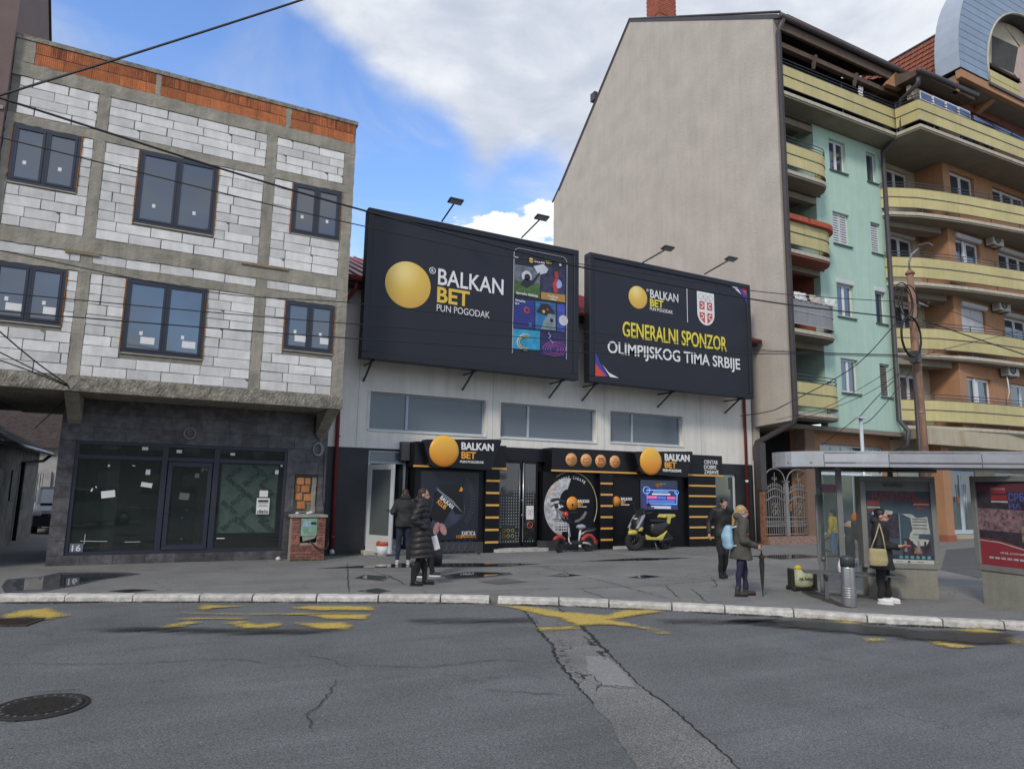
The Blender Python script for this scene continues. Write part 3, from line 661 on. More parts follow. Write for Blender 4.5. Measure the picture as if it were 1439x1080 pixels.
# backing paper inside the right light, printed all over
pm_ = M('backing_paper', (.30, .43, .36), .75, .25, 5, .3, 9)
b = MB(); nn = 9
vs = [(1.36+(2.62-1.36)*i/nn, GY+.10+.02*math.sin(i*1.7+j*1.1), .62+(2.2-.62)*j/nn) for j in range(nn+1) for i in range(nn+1)]
b.add(vs, [(j*(nn+1)+i, j*(nn+1)+i+1, (j+1)*(nn+1)+i+1, (j+1)*(nn+1)+i) for j in range(nn) for i in range(nn)], 0, True); pap = b.build('backing_paper', pm_, ub)
mp_ = M('paper_print', (.05, .085, .07), .8)
for k, (cx, cz, an) in enumerate(((1.62, 1.99, 0), (1.70, 1.70, 1), (2.2, 2.06, 1), (2.03, 1.86, 0), (1.78, 1.42, 0), (2.38, 1.62, 1), (2.12, 1.38, 1), (1.58, 1.2, 1), (1.98, 1.06, 0), (1.62, .84, 0), (2.3, 1.0, 1), (2.42, .78, 1), (2.0, .74, 1), (2.44, 1.94, 0))):
    a = R_(42 if k % 3 else 38) if not an else R_(-40); u = Vector((math.cos(a), 0, math.sin(a))); w = Vector((-math.sin(a), 0, math.cos(a)))
    lettering('print', 'BAUTOP', mp_, pap, Vector((cx, GY+.072, cz))-u*.21-w*.05, u, w, .42, .10, .012, ext=.001)
# papers, stickers and scraps stuck on the glass
def scrap(x, z, w, h, a=0, lab=None):
    m = Matrix.Translation((x, GY+.042, z)) @ Matrix.Rotation(R_(a), 4, 'Y'); MB().box(-w/2, w/2, 0, .003, -h/2, h/2, m=m).build('sticker', m_sheet, sf)
for px, py, w, h, a in ((152, 662+32, .26, .15, -8), (206, 681, .22, .10, 8), (208, 663, .09, .11, 0), (204, 630, .12, .07, 0), (252, 634, .11, .07, 0), (259, 697, .20, .15, 6), (277, 668, .09, .10, 0), (285, 658, .05, .15, 0), (290, 657, .04, .12, -5), (241, 652, .06, .07, 0), (327, 638, .10, .06, 0), (389, 663, .08, .10, 0), (129, 688, .03, .07, 20), (135, 684, .02, .04, -30), (132, 760, .5, .008, 2), (186, 761, .30, .008, 0), (119, 757, .008, .2, 0), (153, 654, .04, .05, 0), (188, 654, .06, .02, 10), (396, 652, .05, .12, 0), (255, 757, .03, .03, 0), (256, 727, .02, .02, 0), (262, 716, .02, .02, 0), (296, 748, .03, .05, 0), (310, 756, .17, .02, 0), (347, 650, .5, .02, -1), (375, 651, .22, .03, 2)):
    p = on_y(px, py, GY+.04); scrap(p.x, p.z, w, h, a)
nt = box('notice', m_sheet, ub, 2.17, 2.46, GY+.035, GY+.039, 1.05, 1.42); box('notice', m_sheet, ub, 2.22, 2.41, GY+.035, GY+.039, 1.45, 1.60)
ink = M('black_ink', (.02, .02, .02), .8)
box('drawing', ink, nt, 2.20, 2.43, GY+.031, GY+.034, 1.33, 1.38)
for zz, ww in ((1.31, .22), (1.27, .20), (1.235, .23)): box('line', ink, nt, 2.315-ww/2, 2.315+ww/2, GY+.031, GY+.034, zz-.008, zz)
for i in range(5): box('drawing', M('notice_colour%d' % i, ((.5, .35, .1), (.1, .2, .4), (.1, .1, .1), (.4, .3, .1), (.15, .2, .3))[i], .7), nt, 2.185+.052*i, 2.23+.052*i, GY+.031, GY+.034, 1.07, 1.13+.02*(i % 2))
p = on_y(108, 770, GY+.04); pl_ = box('number_plate', M('plate_navy', (.12, .15, .18), .6), ub, p.x-.13, p.x+.11, GY+.035, GY+.042, p.z-.10, p.z+.10)
lettering('number', '16', m_sheet, pl_, (p.x-.09, GY+.034, p.z-.06), (1, 0, 0), (0, 0, 1), .16, .13, .012)
# ring ornament
rg = thing('ring_ornament', 'grey ring hanging from a cable on the dark tiles above the shop door', 'ornament', (.61, GY-.03, 2.87))
MB().tube([(.61+.115*math.cos(a*math.pi/12), GY-.045, 2.86+.125*math.sin(a*math.pi/12)) for a in range(24)], .022, 8, closed=True).build('ring', M('grey_foam', (.25, .25, .26), .8), rg)
MB().tube([(.61, GY-.03, 2.98), (.62, GY-.04, 3.06), (.60, GY-.02, 3.12)], .006, 5).build('cord', ink, rg)
# opened patch in the cladding with clay bricks
hb = MB().box(HOLE[0]+.02, HOLE[1]-.02, GY+.10, GY+.12, HOLE[2], HOLE[3]).build('bare_wall', m_mort, ub)
m_ob = M('orange_brick', (.56, .23, .08), .9, .2, 10, .5, rand=.2)
for i, (a, c, w, h) in enumerate(((3.05, 1.76, .18, .17), (3.26, 1.76, .13, .17), (3.03, 1.57, .12, .17), (3.18, 1.57, .19, .17), (3.04, 1.38, .17, .17), (3.26, 1.36, .20, .17), (3.10, 1.17, .19, .18))):
    box('brick', m_ob, hb, a, a+w, GY+.05+.01*(i % 3), GY+.10, c, c+h, bevel=.008)
rough_band('mortar_smear', 3.42, 3.53, HOLE[2], HOLE[3], m_conc, -.03, hb, GY+.02)

# utility box of brick
ubx = thing('meter_cabinet', 'small broken brick meter cabinet with a stained green door on the pavement', 'meter cabinet', (3.3, 16.98, 0))
m_rb = M('red_brick', (.27, .105, .075), .92, .3, 12, .7, 40, rand=.3)
BX0, BX1, BY0, BY1 = 2.93, 3.72, 16.78, 17.17
b = MB(); b.box(BX0+.012, BX0+.2, BY0+.015, BY1, 0, 1.0); b.box(BX1-.2, BX1-.012, BY0+.015, BY1, 0, 1.0); b.box(BX0+.2, BX1-.2, BY0+.015, BY1, 0, .40); b.box(BX0+.2, BX1-.2, BY1-.05, BY1, .40, 1.0); b.build('brickwork_core', M('brick_mortar', (.30, .28, .25), .95, .2, 10, .6), ubx)
for r in range(14):
    z = .005+r*.0712; x = BX0-(r % 2)*.12
    while x < BX1-.01:
        a, c = max(x, BX0), min(x+.235, BX1); x += .245
        for p, q in ([(a, c)] if z+.06 < .40 else [(a, min(c, BX0+.20)), (max(a, BX1-.20), c)]):
            if q-p > .04: box('brick', m_rb, ubx, p, q-.010, BY0+random.uniform(-.006, .006), BY0+.02, z, z+.06, bevel=.004)
MB().prism([(BX0-.03, .995), (BX1+.03, .995), (BX1+.02, 1.05), (BX0+.25, 1.065), (BX0-.02, 1.055)], 'y', BY0-.03, BY1+.01).build('cap', M('cap_concrete', (.34, .33, .29), .9, .3, 10, .8), ubx)
d = box('door', M('green_cabinet_door', (.22, .38, .27), .6, .3, 7, .1), ubx, BX0+.21, BX1-.21, BY0-.006, BY0+.012, .56, .97, bevel=.003)
box('stain', ink, d, BX1-.36, BX1-.23, BY0-.009, BY0-.007, .83, .88); box('stain', M('sky_smear', (.32, .45, .55), .7, .3, 9), d, BX0+.25, BX0+.45, BY0-.009, BY0-.007, .78, .90)
for i in range(9): cx, cz = random.uniform(BX0+.24, BX1-.24), random.uniform(.6, .85); box('stain', ink, d, cx, cx+.012, BY0-.009, BY0-.007, cz, cz+.014)
MB().prism([(BX0+.27, .44), (BX1-.26, .50), (BX1-.22, .555), (BX0+.25, .555)], 'y', BY0+.0, BY0+.02).build('broken_panel', M('broken_board', (.30, .31, .25), .9, .3), ubx)
box('hollow', ink, ubx, BX0+.2, BX1-.2, BY0+.12, BY0+.13, .40, .56)
MB().tube([(3.35, BY0+.02, .46), (3.42, BY0-.04, .38), (3.55, BY0-.08, .27), (3.72, BY0-.06, .24), (3.80, BY0+.0, .34), (3.82, 17.1, .7)], .017, 8).build('cable', ink, ubx)
stn = M('white_stone', (.6, .6, .58), .8)
for x, z, s in ((3.05, 1.06, .05), (3.36, 1.07, .06), (3.30, 1.06, .05)): MB().ell((x, BY0+.1, z+s*.5), (s, s*.7, s*.6), 8, 5).build('rubble', stn, ubx)
tag(MB().ell((2.70, 16.95, .04), (.06, .05, .05), 8, 5).build('stone', stn), 'lone white stone on the pavement left of the brick meter cabinet', 'stone')
# loose cables on the wall by the drain pipe
cb = thing('cable_coil', 'coil of grey cable hanging beside the shop corner under the overhang', 'cable', (3.45, 17.1, 2.6))
MB().tube([(3.68, 15.98, 3.48), (3.66, 16.6, 3.2), (3.55, 17.05, 2.9), (3.5, 17.12, 2.72)], .012, 6).build('cable', M('grey_cable', (.35, .35, .36), .6), cb)
for k in range(3): MB().tube([(3.48+.01*k+(.10+.01*k)*math.cos(t*math.pi/8), 17.12-.012*k, 2.62+(.14+.01*k)*math.sin(t*math.pi/8)) for t in range(16)], .009, 5, closed=True).build('loop', MATS['grey_cable'], cb)
MB().tube([(3.38, 17.14, 3.4), (3.40, 17.13, 3.0), (3.52, 17.12, 2.8), (3.66, 17.14, 2.5), (3.68, 17.15, 1.5), (3.76, 17.12, .9)], .010, 6).build('cable', ink, cb)

# ================================================================== BROWN NEIGHBOUR (far left) AND THE YARD
m_brn = M('brown_render', (.175, .125, .115), .9, .10, 2, .3, 60)
bn = thing('brown_building', 'tall brown rendered building cut off by the left edge of the photo', 'building', (-6, 16, 0))
MB().prism([(15.72, 0), (28, 0), (28, 9.0), (20.1, 12.1), (16.7, 15.2), (15.72, 15.2)], 'x', -12, X0-.02).build('wall', m_brn, bn) if False else None
MB().prism([(15.72, 3.5), (21.4, 3.5), (21.4, 10.5), (21.2, 10.6), (17.2, 14.2), (15.72, 14.2)], 'x', -12, X0-.012).build('wall', m_brn, bn)
box('string_course', M('brown_trim', (.36, .30, .26), .8), bn, -12, X0-.04, 15.68, 15.72, 8.93, 9.0)
box('wall', m_brn, bn, -12, -4.6, 15.74, 17.9, 0, 3.5)
MB().tube([(X0-.01, 15.72, 14.2), (X0-.01, 17.2, 14.2), (X0-.01, 21.2, 10.62)], .05, 6).build('roof_edge', ink, bn)
oh = thing('old_house', 'old low house with grimy walls seen through the dark passage', 'house', (-4, 21, 0))
m_old = M('grimy_wall', (.20, .19, .175), .95, .45, 2.5, .6, 30)
m_oldw = M('pale_old_wall', (.45, .45, .44), .9, .2, 2.5, .3, 30)
box('wall', m_old, oh, -6, -3.35, 18.2, 26.5, 0, 2.62)
box('door', M('black_door', (.02, .02, .02), .7), oh, -3.352, -3.30, 19.4, 20.6, 0, 2.0)
box('window', MATS['black_door'], oh, -3.352, -3.32, 22.0, 22.7, 1.2, 2.0); box('window', MATS['black_door'], oh, -3.352, -3.32, 23.6, 24.2, .9, 1.4)
box('wall', m_oldw, oh, -8, -1.2, 32.5, 38, 0, 3.0)
for px0, px1, yt, yb in ((47, 57, 664, 702), (62, 69, 662, 694)):
    c0, c1 = on_y(px0, yt, 32.45), on_y(px1, yb, 32.45)
    w = box('window', MATS['black_door'], oh, c0.x, c1.x, 32.44, 32.49, c1.z, c0.z)
    for k in range(4): xk = c0.x+(c1.x-c0.x)*(k+.5)/4; box('glazing_bar', m_oldw, w, xk-.03, xk+.03, 32.42, 32.435, c1.z, c0.z)
mrt = M('old_roof_tile', (.045, .03, .025), .9, .5, 6, .8, 20)
b = MB()
for i in range(26):
    for j in range(9):
        y = 18.0+i*.34; zz = 2.62+j*.19; xx = -3.15-j*.33; m = Matrix.Translation((xx, y, zz)) @ Matrix.Rotation(R_(30), 4, 'Y'); b.box(-.2, .2, 0, .32, 0, .03+random.uniform(0, .02), m=m)
tag(b.build('roof_tile', mrt, oh), kind='stuff')
MB().prism([(-3.1, 2.60), (-6.2, 4.36), (-6.2, 2.60)], 'y', 18, 26.6).build('roof', mrt, oh)
MB().prism([(32.2, 3.0), (38, 3.0), (35.2, 5.0)], 'x', -8.2, -1.0).build('roof', mrt, oh)
MB().tube([(-3.02, 18.1, 2.58), (-3.02, 26.4, 2.58)], .06).build('gutter', M('zinc', (.3, .3, .31), .5, metal=.6), oh)
MB().tube([(-3.02, 26.3, 2.55), (-3.2, 26.2, 2.35), (-3.28, 23.2, 2.2), (-3.28, 23.1, .1)], .05).build('downpipe', ink, oh)
fb_ = thing('far_building', 'pale building with a blue roof far behind the passage', 'building', (1, 60, 0))
box('wall', M('far_wall', (.55, .55, .56), .8), fb_, -9, 6, 60, 70, 0, 6.5); MB().prism([(59.5, 6.5), (70, 6.5), (65, 9.5)], 'x', -9.5, 6.5).build('roof', M('blue_roof', (.25, .30, .38), .6), fb_)
for k in range(4): box('window', MATS['black_door'], fb_, -8+k*3, -6.8+k*3, 59.95, 60, 3.5, 5)
# parked car in the yard
def parked_car(lab, loc, rz, mp):
    t = thing('parked_car', lab, 'car', loc, rz)
    mg = glass('car_glass', (.03, .06, .10), .03, 1.0)
    b = MB(); prof = [(-2.1, .25), (-2.12, .62), (-1.95, .80), (-1.0, .93), (-.35, 1.42), (.2, 1.52), (1.2, 1.48), (1.9, 1.02), (2.08, .95), (2.12, .3), (1.75, .22), (-1.7, .22)]
    b.prism(prof, 'x', -.86, .86); b.build('body', mp, t, True, .05)
    MB().prism([(-1.0, .955), (-.38, 1.40), (-.36, 1.43), (-1.02, .975)], 'x', -.72, .72).build('windscreen', mg, t, True)
    for s in (-1, 1):
        MB().prism([(-.85, .97), (-.32, 1.38), (.2, 1.45), (1.2, 1.42), (1.6, 1.02)], 'x', s*.862, s*.872).build('side_window', mg, t, True)
        for y in (-1.35, 1.35):
            m = Matrix.Rotation(R_(90), 4, 'Y'); w = MB(); prof2 = [(.30, -.1), (.33, -.08), (.33, .08), (.30, .1), (.001, .1)]
            w.lathe([(.001, -.1)]+prof2, seg=20); w.v = [tuple(m @ Vector(v)+Vector((s*.80, y, .33))) for v in w.v]; wh = w.build('wheel', M('tyre_rubber', (.02, .02, .02), .85), t, True)
            w = MB(); w.lathe([(.001, -.11), (.2, -.11), (.2, .11), (.001, .11)], seg=16); w.v = [tuple(m @ Vector(v)+Vector((s*.80, y, .33))) for v in w.v]; k = w.build('rim', M('alloy', (.5, .5, .52), .3, metal=.9), wh); k.matrix_parent_inverse = Matrix.Identity(4); k.location = k.location-wh.location
        box('headlight', M('lamp_glass', (.6, .6, .6), .1), t, s*.72-.12, s*.72+.12, -2.14, -2.05, .6, .74, .02, True)
    box('number_plate', m_sheet, t, -.25, .25, -2.15, -2.12, .38, .49, 0, True)
parked_car('dark blue car parked in the yard behind the passage', (-2.75, 29.3, 0), R_(4), M('dark_car_paint', (.012, .016, .03), .25, 0, coat=.8))
parked_car('silver car on the road beyond the left edge, mirrored in the shop glass', (-2.7, 1.0, ROAD), R_(58), M('silver_car_paint', (.42, .43, .44), .3, 0, metal=.4, coat=.6))

# ================================================================== THE OTHER SIDE OF THE STREET (unseen houses added to darken reflections in the shop glass)
def far_side():
    sd_ = Vector((.84, -.54, 0)); nd = Vector((.54, .84, 0))
    for k, (u0, L_, h, col, lab) in enumerate(((-34, 17, 8, (.30, .27, .22), 'plain tan two-storey house, unseen, added across the street for reflections'), (-15, 16, 10, (.24, .25, .26), 'plain grey three-storey house, unseen, added across the street for reflections'), (3, 20, 7, (.34, .30, .26), 'plain cream two-storey house, unseen, added across the street for reflections'))):
        c = nd*-17+sd_*u0; m = Matrix.Translation(c) @ Matrix.Rotation(math.atan2(sd_.y, sd_.x), 4, 'Z'); t = thing('unseen_house', lab, 'house', tuple(c))
        MB().box(0, L_, -10, 0, ROAD, h, m=m).build('wall', M('far_side_wall_%d' % k, col, .9, .1), t)
        q = MB().prism([(-10.4, h), (.4, h), (-5, h+3)], 'x', -.3, L_+.3); q.v = [tuple(m @ Vector(v)) for v in q.v]; q.build('roof', m_clay, t)
        for r in range(int(h//3)):
            for i in range(int(L_//3)): MB().box(1+i*3, 2.3+i*3, 0, .03, .9+r*3, 2.4+r*3, m=m).build('window', m_pane, t)
far_side()

# weeds in the corner by the meter cabinet and along the dark wall
wb_ = MB()
for i in range(420):
    x = random.choice((random.gauss(3.3, .3), random.gauss(4.4, .35), random.uniform(3.8, 5.0))); y = 16.74-abs(random.gauss(0, .03)) if 2.9 < x < 3.75 else 17.82-abs(random.gauss(0, .08)); a = random.uniform(0, 6.28); h = random.uniform(.02, .09); w = .006
    wb_.add([(x-w, y, 0), (x+w, y, 0), (x+h*.5*math.cos(a), y-abs(h*.4*math.sin(a)), h)], [(0, 1, 2)])
tag(wb_.build('weeds', M('weed_green', (.07, .10, .03), .8, .4, 9)), kind='stuff')

# ================================================================== WHITE COMMERCIAL BUILDING
m_wht = M('white_render', (.79, .765, .70), .88, .06, 1.2, .15, 50, streak=.14)
m_blk = M('black_paint', (.022, .023, .026), .55, .25, 2.5, .1, 30)
m_mar = M('maroon_metal', (.20, .028, .032), .42, .12, 3, spec=.5)
m_lfr = M('pale_frame', (.40, .46, .52), .45, .06, 3)
m_gpn = glass('grey_window_glass', (.115, .145, .175), .14, .7, ior=1.45)
wb = thing('white_building', 'long white rendered commercial building behind the two black billboards', 'building', (11.4, 17.9, 0))
WX0, WX1, WY = 3.76, 19.02, 17.9
WW = [(4.95, 8.38, 3.25, 4.28, 6.03), (8.87, 12.25, 3.24, 4.27, 9.86), (12.80, 15.79, 3.28, 4.28, 13.75)]
def holed(x0, x1, y0, y1, z0, z1, holes):
    b = MB(); xs = sorted({x0, x1}|{h[0] for h in holes}|{h[1] for h in holes})
    for a, c in zip(xs, xs[1:]):
        hs = sorted([h for h in holes if h[0] <= a+1e-6 and h[1] >= c-1e-6], key=lambda h: h[2]); z = z0
        for h in hs:
            if h[2] > z: b.box(a, c, y0, y1, z, h[2])
            z = h[3]
        if z < z1: b.box(a, c, y0, y1, z, z1)
    return b
DOOR = (4.98, 6.03, .0, 2.72); RW = (16.9, 18.18, .35, 2.38)
holed(WX0, WX1, WY, WY+.3, 2.75, 7.25, [w[:4] for w in WW]).build('wall', m_wht, wb)
holed(WX0, WX1, WY-.004, WY+.3, 0, 2.749, [DOOR, RW, (8.59, 10.1, 0, 2.75), (6.1, 16.6, 1.0, 2.2)]).build('dark_wall', m_blk, wb)
box('side_wall', m_wht, wb, WX0, WX0+.25, WY+.3, 30, 0, 7.2); box('side_wall', m_wht, wb, WX1-.25, WX1, WY+.3, 30, 0, 7.2); box('rear_wall', m_wht, wb, WX0+.25, WX1-.25, 29.7, 30, 0, 7.2)
box('interior_floor', m_blk, wb, WX0+.25, WX1-.25, WY+.3, 29.7, .0, .04); box('interior_ceiling', m_blk, wb, WX0+.25, WX1-.25, WY+.3, 29.7, 3.0, 3.1)
for x in (4.62, 8.6, 12.55, 16.6): box('render_joint', M('joint_grey', (.36, .36, .34), .9), wb, x, x+.012, WY-.003, WY+.01, 2.76, 7.1)
box('render_crack', m_dark, wb, 16.35, 18.45, WY-.002, WY+.01, 3.18, 3.19) if False else None
for a, b_, z0, z1, xm in WW:
    f = win(wb, a, b_, z0, z1, WY+.14, 1, m_lfr, m_gpn, .045, .06, sash=False)
    box('mullion', m_lfr, f, xm-.035, xm+.035, WY+.12, WY+.2, z0+.045, z1-.045)
    box('sill', m_wht, wb, a-.03, b_+.03, WY-.03, WY+.14, z0-.04, z0-.002)
    for s in (a-.08, b_+.02): box('reveal_trim', M('trim_cream', (.66, .65, .61), .85), wb, s, s+.06, WY-.008, WY+.01, z0, z1)
# red standing-seam roof
RZ, RY = 7.22, 17.35
sl = .42
def rz(y): return RZ+(y-RY)*sl
MB().prism([(RY, RZ-.06), (RY, RZ), (24, rz(24)), (30.4, RZ), (30.4, RZ-.06)], 'x', 3.86, WX1-.03).build('roof', m_mar, wb)
x = 3.95
while x < WX1-.1: MB().prism([(RY-.01, RZ), (RY-.01, RZ+.045), (24, rz(24)+.045), (24, rz(24))], 'x', x, x+.03).build('roof_seam', m_mar, wb); x += .36
MB().tube([(3.86, RY-.03, RZ-.06), (19.0, RY-.03, RZ-.06)], .085, 10).build('gutter', m_mar, wb)
box('fascia_board', M('dark_brown_board', (.05, .03, .028), .7), wb, 3.84, WX1-.05, RY+.08, WY, RZ-.2, RZ-.065)
MB().tube([(4.30, 17.4, 7.12), (4.28, 17.45, 6.9), (4.10, 17.82, 6.6), (4.08, 17.82, 6.4), (4.13, 17.82, .1)], .052, 10).build('downpipe', m_mar, wb)
for z in (.45, 3.0, 5.2): MB().tube([(4.13, 17.82, z), (4.13, 17.82, z+.03)], .062, 10).build('pipe_collar', m_mar, wb)
MB().tube([(4.13, 17.82, .12), (4.13, 17.76, .03)], .06, 10).build('pipe_shoe', M('white_pipe', (.6, .6, .6), .5), wb)
MB().tube([(18.62, 17.4, 7.12), (18.62, 17.5, 6.9), (18.62, 17.82, 6.6), (18.62, 17.82, .05)], .052, 10).build('downpipe', m_mar, wb)
MB().tube([(18.62, 17.82, 2.12), (18.62, 17.82, 2.2)], .056, 10).build('pipe_label', m_sheet, wb)
MB().tube([(18.98, 17.85, 2.9), (19.0, 17.85, .05)], .022, 6).build('conduit', M('pale_conduit', (.4, .39, .36), .7), wb)
# open white door on the left
f = win(wb, 4.98, 6.03, 2.35, 2.70, WY+.05, 1, m_lfr, m_gpn, .05, .07, sash=False)
b = MB(); b.box(4.98, 5.04, WY+.03, WY+.12, 0.04, 2.35); b.box(5.97, 6.03, WY+.03, WY+.12, .04, 2.35); b.build('door_frame', M('white_pvc', (.55, .57, .58), .45, .06), wb)
ang = R_(-62); mdoor = Matrix.Translation((5.03, WY+.02, 0)) @ Matrix.Rotation(ang, 4, 'Z')
b = MB(); W_ = .92
for q in ((0, W_, .06, .50), (0, W_, 2.18, 2.32), (0, .11, .50, 2.18), (W_-.11, W_, .50, 2.18)): b.box(q[0], q[1], -.025, .025, q[2], q[3], m=mdoor)
dd = b.build('door', MATS['white_pvc'], wb, bevel=.004)
MB().box(.11, W_-.11, -.006, .006, .50, 2.18, m=mdoor).build('pane', glass('frosted_glass', (.10, .12, .12), .25, .6), dd)
MB().tube([mdoor @ Vector(p) for p in ((W_-.06, -.03, 1.15), (W_-.06, -.07, 1.15), (W_-.18, -.07, 1.15))], .012, 6).build('handle', m_fr, dd)
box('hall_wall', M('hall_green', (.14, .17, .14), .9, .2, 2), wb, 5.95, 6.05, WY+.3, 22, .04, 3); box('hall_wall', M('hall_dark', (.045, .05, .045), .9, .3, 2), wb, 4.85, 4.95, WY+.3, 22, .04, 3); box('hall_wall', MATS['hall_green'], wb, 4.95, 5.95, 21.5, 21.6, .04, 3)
for i in range(3): box('door_step', m_kerb, wb, 4.9, 6.08, WY-.25+.28*i, WY+.03+.28*i, 0, .10+.12*i)
for i in range(2): MB().tube([(5.25+i*.1, 18.2+.3*i, .3), (5.28+i*.1, 18.3+.3*i, 2.4)], .03, 6).build('leaning_pole', M('rusty_pole', (.09, .05, .03), .8, .4), wb)
f = win(wb, RW[0], RW[1], RW[2], RW[3], WY+.06, 1, MATS['white_pvc'], glass('side_glass', (.055, .085, .08), .05, .9), .09, .07, sash=False)
lp = M('pale_mosaic', (.20, .22, .21), .8)
bkt = thing('bucket', 'white plastic bucket with a red rim beside the open white door', 'bucket', (5.28, 17.3, 0))
MB().lathe([(.12, 0), (.155, .30), (.15, .30), (.11, .01)], (5.28, 17.28, 0), 18).build('pail', m_sheet, bkt); MB().lathe([(.156, .26), (.162, .30), (.15, .36), (.15, .26)], (5.28, 17.28, 0), 18).build('rim', M('red_plastic', (.5, .07, .03), .5), bkt)

# ------------------------------------------------ betting shop front
m_sb = M('sign_black', (.009, .010, .013), .34, .1, 2, spec=.3)
m_sp = M('shop_panel_black', (.007, .0075, .010), .42, .2, 2, spec=.25)
m_ora = M('orange_ball', (.78, .30, .035), .35, .03, 1, spec=.5)
m_orb = M('orange_strip', (.74, .40, .09), .5, .05, 3)
m_wl = M('white_letter', (.78, .78, .77), .5, .02)
m_ol = M('orange_letter', (.80, .35, .04), .5, .02)
sf = thing('betting_shop_front', 'black betting shop front with orange strips on the ground floor of the white building', 'shop front', (11.3, 17.3, 0))
FYs = 17.3
# fascia boxes
box('fascia_box', m_sb, sf, 6.05, 8.78, FYs, WY-.006, 2.27, 2.95, .01)
box('fascia_box', m_sb, sf, 10.28, 16.97, FYs, WY-.006, 2.27, 2.97, .01)
box('recessed_fascia', m_sb, sf, 8.78, 10.28, WY-.22, WY-.006, 2.55, 2.94)
for a, c in ((6.03, 8.79), (10.27, 16.98)): box('light_strip', m_orb, sf, a, c, FYs-.012, FYs+.03, 2.275, 2.325)
box('junction_box', M('box_grey', (.10, .10, .10), .7), sf, 5.82, 6.04, WY-.22, WY-.006, 2.45, 2.95)
# striped pillars
for a, c, n in ((8.15, 8.585, 6), (11.98, 12.45, 6), (15.45, 16.64, 6)):
    p = box('pillar', m_sp, sf, a, c, FYs+.005, WY-.006, 0.0, 2.268)
    for i in range(n):
        z = .255+i*.335; box('light_strip', m_orb, p, a+.02, c-.01, FYs-.012, FYs+.003, z, z+.055)
# poster walls
box('poster_wall', m_sp, sf, 6.12, 8.148, FYs+.09, WY-.006, .30, 2.268); box('plinth', M('plinth_grey', (.05, .05, .052), .7, .3, 4), sf, 6.12, 8.148, FYs+.06, WY-.006, 0, .298)
box('poster_wall', m_sp, sf, 10.08, 11.978, FYs+.16, WY-.006, .28, 2.268); box('plinth', MATS['plinth_grey'], sf, 9.98, 11.978, FYs+.10, WY-.006, 0, .278)
box('door_panel', m_sp, sf, 12.452, 13.42, FYs+.12, WY-.006, .08, 2.268); box('door_step', m_kerb, sf, 12.452, 13.42, FYs+.0, WY-.006, 0, .075)
box('shop_window_wall', m_sp, sf, 13.422, 15.448, FYs+.14, WY-.006, 0, 2.268); box('plinth', MATS['plinth_grey'], sf, 13.45, 13.9, FYs+.02, FYs+.138, 0, .30)
def Wp(px, py, Y): v = on_y(px, py, Y); return v.x, v.z
Yp = FYs+.088
# left poster: card held between fingers
ps = box('poster', M('poster_midnight', (.016, .019, .03), .35, .1), sf, 6.28, 7.98, Yp-.006, Yp, .36, 2.18)
def flat(name, pts, Y, mat, parent, px=True, th=.003):
    q = [Wp(x, y, Y) for x, y in pts] if px else pts
    return MB().prism(q, 'y', Y-th, Y).build(name, mat, parent)
Yq = Yp-.007
glo = M('poster_glow', (.035, .042, .075), .5, .5, 2.2)
flat('light_beam', [(604, 728), (612, 690), (617, 686), (616, 700), (606, 735)], Yq, M('beam_white', (.30, .34, .42), .5), ps)
flat('glow_shape', [(612, 684), (650, 680), (654, 722), (640, 735), (628, 742), (607, 745), (603, 725)], Yq-.0, glo, ps)
flat('wallet', [(615, 681), (651, 679), (652, 722), (640, 722)], Yq-.004, M('card_black', (.010, .010, .013), .3), ps)
flat('card', [(614, 687), (636, 705), (638, 708), (621, 738), (606, 728), (605, 722)], Yq-.008, MATS['card_black'], ps)
flat('card_edge', [(614, 685.5), (637, 703.5), (652, 722), (636, 706.5), (614, 688)], Yq-.010, M('edge_grey', (.20, .22, .27), .5), ps)
flat('emblem', [(645, 690), (648, 683), (650.5, 687), (649.5, 690)], Yq-.012, m_ora, ps)
u = (Vector(on_y(632, 708, Yq))-Vector(on_y(617, 695, Yq))).normalized(); u = Vector((u.x, 0, u.z)).normalized(); w = Vector((-u.z, 0, u.x)); o = on_y(617.2, 701, Yq-.012)
lettering('lettering', 'BALKAN', m_wl, ps, o+w*.02, u, w, .46, .12, .03, ext=.001); lettering('lettering', 'KLUB', m_ol, ps, o-w*.12, u, w, .30, .12, .03, ext=.001)
skin_p = M('print_skin', (.42, .25, .22), .5, .3, 6)
for cx, cy, a in ((613.5, 742, .28), (622.5, 743, -.45)):
    c = on_y(cx, cy, Yq-.011); pts = []
    for i in range(18): t = i*math.pi/9; x, z = .088*math.cos(t), .17*math.sin(t); pts.append((c.x+x*math.cos(a)+z*math.sin(a), c.z-x*math.sin(a)+z*math.cos(a)))
    flat('finger', pts, Yq-.011, skin_p, ps, False)
flat('nail', [(614.5, 741), (618, 737), (619.5, 741), (616, 745)], Yq-.015, M('print_nail', (.4, .08, .12), .4), ps)
for r_ in range(3):
    b = MB()
    for i in range(16):
        a = R_(-55+i*7.5); c = on_y(644, 704, Yq-.003); x, z = c.x+(.40+.05*r_)*math.cos(a)-.02, c.z+(.62+.05*r_)*math.sin(a); b.box(x-.006, x+.006, Yq-.008, Yq-.004, z-.006, z+.006)
    tag(b.build('dot_row', M('dot_grey', (.25, .26, .3), .5), ps), kind='stuff')
wall_text('lettering', 'KARTICA', m_wl, ps, Yq-.004, (649, 746), (649, 752), (668, 746), .006)
wall_text('lettering', 'LOJALNOSTI', m_ol, ps, Yq-.004, (641.5, 751.5), (641.5, 756.5), (668, 752), .006)
